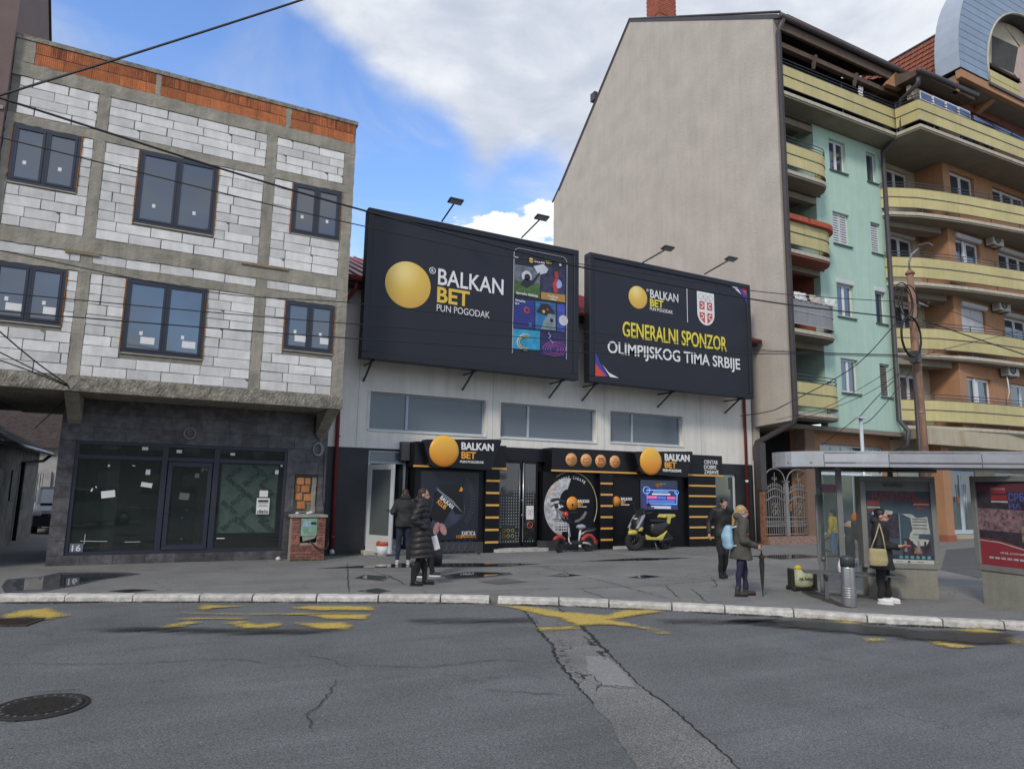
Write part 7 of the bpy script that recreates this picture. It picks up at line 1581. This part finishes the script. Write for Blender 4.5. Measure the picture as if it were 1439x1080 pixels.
yc = on_z(938, 776)
s2 = thing('motor_scooter', 'yellow and black motor scooter parked under the lit screen', 'scooter', (yc.x+.05, 16.78, 0), R_(-84)); s2.scale = (1.06, 1.06, 1.06)
m_sy = M('scooter_yellow', (.58, .50, .10), .35, .05, coat=.3); m_ssl = M('scooter_silver', (.42, .44, .50), .25, .05, metal=.4)
P2 = s2
wheel(s2, (0, -.60, .26), .20, R_(-24), .075, m_sbk, 5); wheel(s2, (0, .58, .26), .20, 0, .075, m_sbk, 5)
L('fork', [(.07, -.60, .26), (.07, -.50, .6)], .028, m_sbk, par=P2); L('fork', [(-.07, -.60, .26), (-.07, -.50, .6)], .028, m_sbk, par=P2)
MB().loft([((0, -.62, .44), .08, .20), ((0, -.60, .53), .09, .22), ((0, -.56, .57), .05, .12)], 14).build('front_mudguard', m_sy, s2, True)
MB().prism([(-.70, .52), (-.74, .46), (-.50, .30), (-.46, .36)], 'x', -.09, -.075).build('mudguard_blade', m_sy, s2, True)
MB().loft([((0, -.42, .50), .16, .10), ((0, -.50, .65), .20, .16), ((0, -.46, .82), .19, .16), ((0, -.36, .98), .15, .12), ((0, -.30, 1.05), .10, .08)], 16).build('front_fairing', m_sbk, s2, True)
for s in (-1, 1):
    MB().prism([(-.68, .62), (-.62, .60), (-.38, .92), (-.34, 1.0), (-.44, .96)], 'x', s*.13, s*.20).build('nose_panel', m_ssl, s2, True, .01)
    MB().prism([(-.30, .30), (.30, .28), (.52, .55), (.36, .46), (.10, .36), (-.12, .37), (-.34, .45)], 'x', s*.15, s*.21).build('side_skirt', m_sy, s2, True, .015)
    MB().prism([(-.62, .55), (-.50, .54), (-.42, .62), (-.50, .68)], 'x', s*.15, s*.20).build('fairing_panel', m_sy, s2, True, .01)
    L('mirror_stem', [(s*.18, -.32, 1.04), (s*.30, -.34, 1.24)], .008, m_sbk, 5, par=P2); MB().ell((s*.32, -.34, 1.28), (.08, .02, .04), 10, 6).build('mirror', m_sbk, s2, True)
    L('grab_rail', [(s*.10, .50, .86), (s*.13, .80, .94)], .014, m_sbk, 6, par=P2)
MB().box(-.14, .14, -.32, .15, .26, .36).build('footboard', m_sbk, s2, True, .03)
MB().loft([((0, .20, .34), .12, .14), ((0, .30, .55), .16, .30), ((0, .38, .70), .15, .36), ((0, .40, .78), .12, .34)], 16).build('rear_body', m_sbk, s2, True)
MB().loft([((0, .30, .77), .14, .34), ((0, .32, .83), .14, .35), ((0, .33, .86), .10, .30)], 16).build('saddle', M('saddle_black', (.012, .012, .014), .6), s2, True)
MB().prism([(.42, .90), (.50, 1.00), (.92, 1.00), (.94, .93), (.74, .88), (.70, .72), (.62, .72), (.60, .90)], 'x', -.14, .14).build('tail_panel', m_sy, s2, True, .02)
MB().prism([(.58, .74), (.84, .78), (.86, .88), (.62, .88)], 'x', -.145, -.12).build('tail_side', m_sw, s2, True)
L('handlebar', [(-.32, -.20, 1.06), (-.1, -.30, 1.02), (.1, -.30, 1.02), (.32, -.20, 1.06)], .018, m_sbk, par=P2); MB().ell((0, -.52, .86), (.11, .06, .05), 12, 8).build('headlight', M('lamp_glass', (.6, .6, .6), .1), s2, True)
MB().prism([(-.46, 1.0), (-.30, 1.04), (-.26, 1.16), (-.30, 1.16)], 'x', -.12, .12).build('windshield', m_sbk, s2, True)
L('exhaust', [(.16, .2, .24), (.19, .7, .34)], .05, m_sbk, par=P2); L('kickstand', [(.08, .10, .26), (.14, .16, .0)], .014, m_irn, par=P2); MB().box(-.1, .1, .3, .75, .2, .4).build('engine', m_sbk, s2, True, .03)

# ================================================================== PEOPLE
def wr(amp=.006):
    def f(co, n): return n*amp*(math.sin(co.z*19+co.x*13+2*math.sin(co.y*11))+.7*math.sin(co.z*31-co.x*17+co.y*23))
    return f
folds = wr
def fuse(name, shapes, mat, parent, vox=.011, smooth=2, disp=None):
    mb = MB()
    for s in shapes:
        k = s[0]
        if k == 'c':     # tapered capsule p0 r0 p1 r1
            p0, r0, p1, r1 = Vector(s[1]), s[2], Vector(s[3]), s[4]; d = p1-p0; n = 5; L_ = max(d.length, 1e-4); t = d/L_
            pts, rs = [], []
            for i in range(3, 0, -1): a = i/3*math.pi/2*.95; pts.append(p0-t*r0*math.sin(a)); rs.append(r0*math.cos(a))
            for i in range(n+1): pts.append(p0+d*i/n); rs.append(r0+(r1-r0)*i/n)
            for i in range(1, 4): a = i/3*math.pi/2*.95; pts.append(p1+t*r1*math.sin(a)); rs.append(r1*math.cos(a))
            mb.tube(pts, rs, 12)
        elif k == 'e': mb.ell(s[1], s[2], 16, 10, m=s[3] if len(s) > 3 else None)
        elif k == 'l': mb.loft(s[1], 20)
    me = mb.mesh(name); o = bpy.data.objects.new('t', me)
    bm = bmesh.new(); bm.from_mesh(me); bmesh.ops.recalc_face_normals(bm, faces=bm.faces); bm.to_mesh(me); bm.free()
    r = o.modifiers.new('r', 'REMESH'); r.mode = 'VOXEL'; r.voxel_size = vox; r.use_smooth_shade = True
    s_ = o.modifiers.new('s', 'SMOOTH'); s_.factor = .5; s_.iterations = smooth
    m2 = evald(o); bpy.data.meshes.remove(me)
    if disp:
        bm = bmesh.new(); bm.from_mesh(m2); bm.normal_update()
        for v, d_ in [(v, disp(v.co, v.normal)) for v in bm.verts]: v.co = v.co+d_
        bm.to_mesh(m2); bm.free()
    m2.name = name; m2.materials.clear()
    return link(name, m2, parent, True, mat)
m_skin = M('skin', (.50, .30, .22), .55, .06, 20)
def hand(S, w, d, side, curl=.5, s=1.0, pn=None):
    """palm, four unequal bent fingers and a thumb, continued from the wrist w along d; pn = direction the palm faces"""
    d = Vector(d).normalized(); w = Vector(w); pn = Vector(pn or (0, -1, 0)); pn = (pn-d*pn.dot(d)).normalized(); sd = d.cross(pn)*side
    S.append(('c', w, .026*s, w+d*.05*s, .030*s)); S.append(('e', w+d*.065*s, (.036*s, .020*s, .036*s)))
    for i, (off, L_) in enumerate(((-.030, .062), (-.010, .074), (.010, .070), (.029, .054))):
        b = w+d*.09*s+sd*off*s; c = b+(d*math.cos(curl*.6)+pn*math.sin(curl*.6))*L_*.55*s; e = c+(d*math.cos(curl*1.6)+pn*math.sin(curl*1.6))*L_*.5*s
        S.append(('c', b-d*.02, .0105*s, c, .0095*s)); S.append(('c', c, .0095*s, e, .008*s))
    b = w+d*.035*s-sd*.032*s; c = b+(d*.7-sd*.7+pn*.3).normalized()*.045*s; S.append(('c', b, .013*s, c, .011*s)); S.append(('c', c, .011*s, c+(d+pn*.5).normalized()*.03*s, .009*s))
def person(name_lab, loc, rz, P, group=None):
    """P: joint positions in a frame whose -y is the way the body faces, z up, metres"""
    t = thing('person', name_lab, 'person', loc, rz, group)
    g = lambda k, d=None: P.get(k, d)
    hip, chest, neck, head = Vector(g('hip', (0, 0, .92))), Vector(g('chest', (0, 0, 1.28))), Vector(g('neck', (0, 0, 1.45))), Vector(g('head', (0, -.02, 1.58)))
    hr = Matrix.Rotation(g('turn', 0), 3, 'Z') @ Matrix.Rotation(g('nod', 0), 3, 'X'); w = g('w', 1.0)
    S = [('e', head+hr @ Vector((0, .012, .015)), (.074, .092, .098), hr), ('e', head+hr @ Vector((0, -.035, -.045)), (.052, .055, .062), hr), ('c', head+hr @ Vector((0, .01, -.05)), .050, neck, .055),
         ('e', head+hr @ Vector((0, -.095, -.022)), (.013, .020, .020), hr), ('e', head+hr @ Vector((0, -.088, -.055)), (.022, .012, .009), hr), ('e', head+hr @ Vector((0, -.080, .012)), (.045, .015, .010), hr),
         ('e', head+hr @ Vector((.075, .01, -.01)), (.010, .020, .030), hr), ('e', head+hr @ Vector((-.075, .01, -.01)), (.010, .020, .030), hr),
         ('c', neck, .06, chest+Vector((0, 0, .06)), .11*w), ('c', chest+Vector((-.06, 0, .03)), .11*w, chest+Vector((.06, 0, .03)), .11*w), ('c', chest, .125*w, hip+Vector((0, 0, .05)), .13*w), ('c', hip+Vector((-.06, 0, 0)), .115*w, hip+Vector((.06, 0, 0)), .115*w)]
    J = {}
    for s, k in ((-1, 'r'), (1, 'l')):
        hp = hip+Vector((s*.085, 0, -.03)); kn = Vector(g('knee_'+k, (s*.09, -.01, .48))); an = Vector(g('ankle_'+k, (s*.095, .01, .09))); J['leg'+k] = (hp, kn, an)
        S += [('c', hp, .070*w, kn, .038), ('c', kn, .038, an, .028), ('c', an, .030, an+Vector((0, 0, -.03)), .028)]
        sh = chest+Vector((s*.165*w, 0, .10)); el = Vector(g('elbow_'+k, (s*.23, .03, 1.12))); wr = Vector(g('wrist_'+k, (s*.24, -.04, .87))); J['arm'+k] = (sh, el, wr)
        S += [('c', sh, .050, el, .037), ('c', el, .036, wr, .026)]
        if g('hand_'+k, True): hand(S, wr, g('hd_'+k, wr-el), s, g('curl', .6), .95, g('pn_'+k, (-s, -.3, 0)))
    body = fuse('body', S, m_skin, t, .010, 1)
    c0 = body.location
    for s in (-1, 1):
        p = head+hr @ Vector((s*.030, -.082, .004)); MB().ell(p, (.010, .007, .006), 8, 5).build('eye', M('eye_dark', (.03, .02, .02), .3), t, True)
        p = head+hr @ Vector((s*.030, -.088, .020)); MB().ell(p, (.017, .006, .004), 8, 5).build('eyebrow', g('hairm'), t, True)
    MB().ell(head+hr @ Vector((0, -.097, -.055)), (.020, .006, .006), 8, 5).build('mouth', M('lips', (.35, .12, .10), .5), t, True)
    if g('glasses'):
        q = MB()
        for s in (-1, 1): q.tube([head+hr @ Vector((s*.033+.024*math.cos(a*math.pi/6), -.100, .003+.018*math.sin(a*math.pi/6))) for a in range(12)], .0035, 5, closed=True); q.tube([head+hr @ Vector((s*.057, -.098, .006)), head+hr @ Vector((s*.078, .01, .006))], .003, 4)
        q.tube([head+hr @ Vector((-.01, -.102, .005)), head+hr @ Vector((.01, -.102, .005))], .003, 4); q.build('glasses', ink, t, True)
    H = [('e', head+hr @ Vector((0, .028, .035)), (.083, .094, .088), hr), ('e', head+hr @ Vector((0, .06, -.02)), (.07, .06, .07), hr)]+[tuple([h[0]]+[head+hr @ Vector(h[1])]+list(h[2:3])+([head+hr @ Vector(h[3]), h[4]] if h[0] == 'c' else [hr])) for h in g('hair', [])]
    fuse('hair', H, g('hairm'), t, .011, 1)
    # trousers, shoes
    if g('trousers') is not None:
        T = []; tw = g('tw', 1.0)
        for k in 'rl': hp, kn, an = J['leg'+k]; T += [('c', hp, .10*w, kn, .066*tw), ('c', kn, .066*tw, an+Vector((0, 0, .02)), .050*tw)]
        T.append(('c', hip+Vector((-.05, 0, .02)), .13*w, hip+Vector((.05, 0, .02)), .13*w)); fuse('trousers', T, g('trousers'), t, .013, 2, folds(.005))
    for k in 'rl':
        hp, kn, an = J['leg'+k]; fd = Vector(g('foot_'+k, (0, -1, 0))); fd.normalize(); z0 = an.z-.075; hi = g('boot', 0)
        Sh = [('c', an-fd*.015+Vector((0, 0, -.035)), .042, an+fd*.14+Vector((0, 0, -.045)), .034), ('e', an+fd*.06+Vector((0, 0, -.045)), (.045, .045, .035)), ('c', an+Vector((0, .005, -.02)), .045, an+Vector((0, 0, hi)), .045+.02*min(hi, 1))]
        sh = fuse('boot' if hi else 'shoe', Sh, g('shoes'), t, .010, 1)
        fa = math.atan2(fd.y, fd.x)+math.pi/2; mm = Matrix.Translation(an) @ Matrix.Rotation(fa, 4, 'Z')
        q = MB(); q.prism([(.045*math.cos(a*math.pi/10)*(1 if math.sin(a*math.pi/10) < 0 else .9), -.055+.12*math.sin(a*math.pi/10)) for a in range(20)], 'z', -.09, -.066); q.v = [tuple(mm @ Vector(v)) for v in q.v]; q.build('sole', g('solem', ink), t, True)
    # upper garment with sleeves, optionally reaching down as a coat
    hem = g('hem', .82); U = []; cw = g('cw', 1.0)
    top = neck.z-.02
    def axis(z): # body axis between hip and neck
        if z >= chest.z: f = min(1, (z-chest.z)/max(.01, neck.z-chest.z)); return chest.lerp(neck, f)
        if z >= hip.z: f = (z-hip.z)/max(.01, chest.z-hip.z); return hip.lerp(chest, f)
        return hip+Vector((0, 0, 0))
    rings = []
    for z, rx, ry in ((hem, g('hemw', .19), g('hemd', .15)), (max(hem+.04, .95), .185, .145), (1.12, .165, .13), (1.28, .185, .135), (1.38, .19, .12), (1.45, .12, .10), (1.50, .075, .08)):
        zz = z if z < hip.z else hip.z+(z-.92)*(neck.z-hip.z)/.53; a = axis(zz); rings.append((Vector((a.x, a.y, zz)), rx*cw*w, ry*cw*w))
    rings = sorted(rings, key=lambda r: r[0].z); U.append(('l', rings))
    for k in 'rl':
        s_, e_, w_ = J['arm'+k]; U += [('c', s_+Vector((0, 0, -.01)), .078*cw, e_, .062*cw), ('c', e_, .062*cw, e_.lerp(w_, .93), .048*cw)]
    if g('hood'): U += [('e', neck+Vector((0, .075, .03)), (.13, .07, .07)), ('c', neck+Vector((-.08, .02, .02)), .045, neck+Vector((.08, .02, .02)), .045)]
    if g('collar'): U += [('e', neck+Vector((0, .02, .03)), (.125, .11, .05))]
    o = fuse(g('uname', 'coat'), U, g('coat'), t, .012, 2, g('disp'))
    return t, J, head, hr
black_c = M('black_coat', (.020, .020, .022), .75, .25, 14, .3, 60)
def puff(per, amp):
    def f(co, n): 
        z = co.z+.02*math.sin(co.x*9)+.015*math.sin(co.y*13); a = abs(math.sin(z*math.pi/per))**.5; return n*(a-.6)*amp
    return f
def wr(amp=.006):
    def f(co, n): return n*amp*(math.sin(co.z*19+co.x*13+2*math.sin(co.y*11))+.7*math.sin(co.z*31-co.x*17+co.y*23))
    return f
hb = M('brown_hair', (.045, .022, .016), .6, .3, 30); hd_ = M('dark_hair', (.012, .010, .010), .5, .3, 30); hbl = M('blond_hair', (.42, .28, .12), .55, .3, 30)
RIGHT = R_(62)   # turns a figure from facing the camera side (-y) towards the right of the photo
# 1 woman in long puffer coat
p = on_z(589, 822)
person('woman in a long black quilted coat with glasses standing near the kerb', tuple(p), R_(66), dict(hip=(0, 0, .96), chest=(0, .01, 1.33), neck=(0, .0, 1.49), head=(0, -.03, 1.61), turn=0, hairm=hb, glasses=1,
    hair=[('c', (0, .05, -.02), .07, (0, .07, -.09), .06)], knee_r=(-.09, .01, .5), ankle_r=(-.09, .10, .09), knee_l=(.09, -.03, .5), ankle_l=(.10, -.09, .09), trousers=M('black_leggings', (.012, .012, .014), .8), shoes=M('black_leather', (.015, .014, .014), .4), boot=.28, tw=.85,
    elbow_r=(-.26, .12, 1.17), wrist_r=(-.20, -.10, 1.03), elbow_l=(.25, .12, 1.17), wrist_l=(.18, -.08, 1.03), hand_r=False, hand_l=False, hem=.50, hemw=.225, hemd=.215, cw=1.17, coat=M('quilted_black', (.022, .020, .021), .5, .2, 10, spec=.4), disp=puff(.105, .022), collar=1, hood=1))
# 2 person hidden behind her
p = on_z(606, 812)
t, J, hh, hr = person('person mostly hidden behind the woman in the quilted coat', (p.x-.12, p.y+.30, 0), R_(60), dict(hip=(0, 0, .88), chest=(0, .04, 1.18), neck=(0, .06, 1.30), head=(0, .06, 1.40), nod=R_(20), hairm=hd_, knee_r=(-.09, -.04, .46), ankle_r=(-.09, .05, .09), knee_l=(.09, -.18, .47), ankle_l=(.09, -.22, .09), trousers=M('black_trousers', (.014, .014, .016), .85), shoes=M('black_sneaker', (.02, .02, .02), .6), solem=m_sheet,
    elbow_l=(.22, .06, .98), wrist_l=(.20, -.04, .76), elbow_r=(-.22, .06, .98), wrist_r=(-.22, -.02, .76), coat=black_c, hem=.78, disp=wr()))
bp_ = Vector(on_z(617, 806)); bz_ = on_y(616, 760, bp_.y).z
bg1 = thing('carrier_bag', 'black carrier bag with white and red leaflets beside the quilted coat', 'bag', (bp_.x, bp_.y, .3))
x_, y_ = on_z(615, 809).xy; y_ += .2
MB().loft([((x_, y_, .18), .16, .09), ((x_, y_, .40), .17, .10), ((x_, y_, .56), .13, .07)], 14).build('bag', M('bag_black', (.022, .02, .022), .5, .2), bg1)
m = Matrix.Translation((x_-.03, y_-.10, .62)) @ Matrix.Rotation(R_(-18), 4, 'Y'); MB().box(-.05, .07, -.01, .02, -.12, .16, m=m).build('leaflet', m_sheet, bg1); MB().box(-.09, -.05, -.01, .02, -.12, .08, m=m).build('leaflet', m_srd, bg1)
# 3 man at the door from behind
p = on_z(566, 792)
person('man in a black hooded jacket and dark jeans seen from behind at the open door', tuple(p), R_(165), dict(hip=(0, 0, .94), chest=(0, -.02, 1.31), neck=(0, -.04, 1.47), head=(0, -.09, 1.57), nod=R_(20), hairm=hb, knee_r=(-.11, -.02, .49), ankle_r=(-.12, .0, .09), knee_l=(.11, -.02, .49), ankle_l=(.13, .02, .09), trousers=M('navy_jeans', (.016, .022, .045), .85, .15, 12), shoes=M('pale_sneaker', (.45, .45, .42), .6, .3, 30), solem=m_sheet,
    elbow_r=(-.27, .02, 1.16), wrist_r=(-.12, -.20, 1.12), elbow_l=(.27, .02, 1.16), wrist_l=(.12, -.20, 1.12), coat=black_c, hem=.84, cw=1.12, hood=1, uname='jacket', disp=wr(.005)))
# 4 young man in black, looking down, walking
p = on_z(1017, 812)
person('young man in black looking down as he walks past the small side window', (p.x, p.y, 0), R_(-25), dict(hip=(0, 0, .93), chest=(.01, -.02, 1.29), neck=(.01, -.06, 1.44), head=(.01, -.12, 1.52), nod=R_(38), hairm=hd_, knee_r=(-.08, -.10, .49), ankle_r=(-.06, .0, .09), knee_l=(.06, -.02, .48), ankle_l=(.05, .12, .10), trousers=M('black_trousers', (0, 0, 0)), shoes=M('black_sneaker', (0, 0, 0)), tw=.9,
    elbow_r=(-.26, .06, 1.13), wrist_r=(-.30, -.06, .90), elbow_l=(.24, .02, 1.14), wrist_l=(.2, -.14, .98), coat=M('black_jacket', (.016, .016, .018), .6, .2, 12), hem=.84, cw=1.0, uname='jacket', disp=wr(.005)))
# 5 woman with umbrella and backpack
p = on_z(1043, 837)
t5, J5, h5, hr5 = person('fair woman with ponytail, olive jacket and light blue backpack leaning on an umbrella', tuple(p), R_(64), dict(hip=(0, 0, .84), chest=(0, .0, 1.17), neck=(0, -.02, 1.31), head=(0, -.05, 1.42), hairm=hbl, glasses=1, w=.96, hair=[('c', (0, .09, .02), .035, (0, .15, -.08), .04), ('c', (0, .15, -.08), .04, (0, .17, -.26), .022), ('e', (0, .06, .05), (.06, .06, .06))],
    knee_r=(-.08, .06, .45), ankle_r=(-.08, .10, .09), knee_l=(.08, -.08, .45), ankle_l=(.09, -.10, .09), trousers=M('navy_leggings', (.018, .018, .05), .8), shoes=M('brown_boot', (.05, .035, .03), .5), boot=.05, tw=.85,
    elbow_r=(-.23, .05, .96), wrist_r=(-.15, -.22, .84), elbow_l=(.22, .03, .95), wrist_l=(.08, -.26, .84), hem=.62, hemw=.205, hemd=.19, cw=1.08, coat=M('olive_jacket', (.075, .072, .060), .8, .15, 10, .3, 40), hood=1, uname='jacket', disp=wr(.006)))
fuse('scarf', [('e', Vector((0, -.01, 1.335)), (.105, .10, .05)), ('e', Vector((0, .06, 1.36)), (.09, .06, .05))], M('lilac_scarf', (.30, .34, .52), .9, .15, 20), t5, .012, 1)
bpk = thing('backpack', 'light blue backpack on the back of the woman with the umbrella', 'backpack', tuple(p+Matrix.Rotation(R_(64), 3, 'Z') @ Vector((0, .22, 1.0))), R_(64))
fuse('bag', [('l', [((0, 0, -.21), .11, .06), ((0, 0, -.17), .135, .085), ((0, .01, 0), .14, .095), ((0, .0, .13), .11, .075), ((0, -.01, .19), .06, .04)])], M('light_blue_nylon', (.30, .50, .62), .6, .1, 8, spec=.4), bpk, .012, 2, wr(.004))
for s in (-1, 1): MB().tube([(s*.09, -.04, .15), (s*.12, -.20, .20), (s*.13, -.30, .05), (s*.12, -.22, -.12), (s*.10, -.05, -.16)], .014, 6).build('strap', M('pale_strap', (.55, .60, .65), .7), bpk, True)
um = thing('umbrella', 'closed black umbrella held upright by the fair woman', 'umbrella', tuple(p+Matrix.Rotation(R_(64), 3, 'Z') @ Vector((0, -.36, 0))), R_(64))
MB().lathe([(.006, .0), (.008, .06), (.030, .30), (.045, .55), (.035, .62), (.055, .66), (.03, .69), (.012, .72)], (0, 0, 0), 14).build('canopy', ink, um, True); MB().tube([(0, 0, .70), (0, 0, .86), (0, .03, .90), (0, .05, .87)], .011, 6).build('handle', m_fr, um, True)
# 6 woman in black with beige bag
p = on_z(1243, 847)
t6, J6, h6, hr6 = person('woman in black coat and white sneakers holding a phone before the blue poster', tuple(p), R_(28), dict(hip=(0, 0, .83), chest=(0, .0, 1.16), neck=(0, -.01, 1.30), head=(0, -.04, 1.41), nod=R_(8), hairm=hd_, glasses=1, w=.97, hair=[('c', (0, .08, -.02), .05, (0, .10, -.10), .04), ('e', (0, .09, .06), (.045, .045, .045))],
    knee_r=(-.09, .02, .44), ankle_r=(-.10, .03, .09), knee_l=(.09, -.03, .44), ankle_l=(.12, -.05, .09), trousers=M('black_trousers', (0, 0, 0)), shoes=m_sheet, solem=m_sheet, tw=1.05,
    elbow_r=(-.25, .0, .94), wrist_r=(-.07, -.24, .93), elbow_l=(.25, -.02, .94), wrist_l=(.08, -.27, .90), hd_l=(-.5, -1, .1), hd_r=(.6, -1, 0), pn_l=(0, 0, 1), pn_r=(0, 0, 1), hem=.55, hemw=.20, hemd=.18, cw=1.08, coat=black_c, hood=1, disp=wr(.006)))
RM6 = Matrix.Translation(p) @ Matrix.Rotation(R_(28), 4, 'Z')
ph = thing('phone', 'pink cased phone in the hands of the woman in white sneakers', 'phone', tuple(RM6 @ Vector((0, -.37, .95))), R_(52)); MB().box(-.09, .09, -.04, .04, -.008, .008).build('case', M('pink_case', (.5, .12, .16), .5), ph, True, .004)
hbg = thing('handbag', 'beige shoulder bag hanging in front of the black coat', 'handbag', tuple(on_y(1234, 782, p.y-.24)), R_(-50))
fuse('bag', [('l', [((0, 0, -.14), .125, .045), ((0, 0, -.06), .14, .055), ((0, 0, .09), .13, .045), ((0, 0, .13), .12, .03)])], M('beige_bag', (.36, .30, .15), .7, .12, 10), hbg, .012, 1, wr(.003))
MB().tube([(-.10, 0, .11), (-.01, .06, .32), (.06, .16, .52)], .011, 6).build('strap', MATS['beige_bag'], hbg, True); MB().tube([(.11, 0, .11), (.09, .06, .34), (.06, .16, .52)], .011, 6).build('strap', MATS['beige_bag'], hbg, True)
# 7 child in yellow
p = on_z(1173, 782)
person('child in a yellow jacket and blue jeans seen through the shelter glass', (p.x, p.y, 0), R_(200), dict(hip=(0, 0, .70), chest=(0, 0, .97), neck=(0, 0, 1.10), head=(0, -.01, 1.21), hairm=hd_, w=.85, knee_r=(-.08, -.02, .38), ankle_r=(-.09, 0, .09), knee_l=(.08, -.02, .38), ankle_l=(.09, 0, .09), trousers=M('light_jeans', (.12, .22, .38), .85, .15, 12), shoes=M('tan_boot', (.22, .10, .05), .6), boot=.06,
    elbow_r=(-.2, 0, .86), wrist_r=(-.2, -.05, .67), elbow_l=(.2, 0, .86), wrist_l=(.2, -.05, .67), hem=.68, coat=M('yellow_jacket', (.68, .48, .03), .7, .1), uname='jacket', disp=wr(.005)))
# 8 stooping person with the orange hat, behind the shelter glass
sp_ = on_z(1194, 808)
person('stooping person with an orange hat and dark coat half hidden by the blue poster panel', tuple(sp_), R_(70), dict(hip=(0, .05, .72), chest=(0, -.08, 1.02), neck=(0, -.17, 1.14), head=(0, -.24, 1.23), nod=R_(15), hairm=M('orange_knit', (.60, .16, .03), .9, .15, 30, .4, 60), hair=[('e', (0, .0, .06), (.092, .10, .075))], knee_r=(-.09, -.04, .40), knee_l=(.09, -.02, .40), trousers=M('black_trousers', (0, 0, 0)), shoes=M('black_leather', (0, 0, 0)),
    elbow_r=(-.22, -.10, .84), wrist_r=(-.20, -.24, .66), elbow_l=(.22, -.10, .84), wrist_l=(.20, -.24, .66), hem=.38, cw=1.1, coat=M('dark_teal_coat', (.018, .030, .038), .8, .15, 10), disp=wr(.005)))
_c = on_y(1200, 792, sp_.y-.25)
cbg = thing('carrier_bag', 'white printed carrier bag held by the stooping person in the orange hat', 'bag', tuple(_c), R_(-50))
fuse('bag', [('l', [((0, 0, -.17), .12, .05), ((0, 0, 0), .13, .06), ((0, 0, .12), .11, .04)])], M('white_bag_plastic', (.62, .60, .62), .4, .1), cbg, .012, 1, wr(.004))
for k in range(4): MB().box(-.07+.037*k, -.05+.037*k, -.066, -.060, -.06+.01*(k % 2), .03-.008*(k % 3)).build('print', M('faint_print', (0, 0, 0)), cbg, True)
hang = thing('carrier_bag', 'white carrier bag standing on the bench just left of the litter bin lid', 'bag', tuple(Vector((B0.x, B0.y, .45))+su*.62-sn*.2), 0)
fuse('bag', [('l', [((0, 0, 0), .09, .05), ((0, 0, .10), .10, .055), ((0, 0, .22), .06, .03)])], M('white_bag_plastic', (0, 0, 0)), hang, .012, 1, wr(.004))
v = F1+su*.55+sn*.02
nb2 = panel(F1+su*.62+sn*.05, F1+su*.86+sn*.08, 1.15, 1.42, .012, 'notice', pred); panel(F1+su*.62+sn*.035, F1+su*.86+sn*.065, 1.2, 1.26, .014, 'notice', m_sheet)

bpy.data.scenes.remove(_SX)
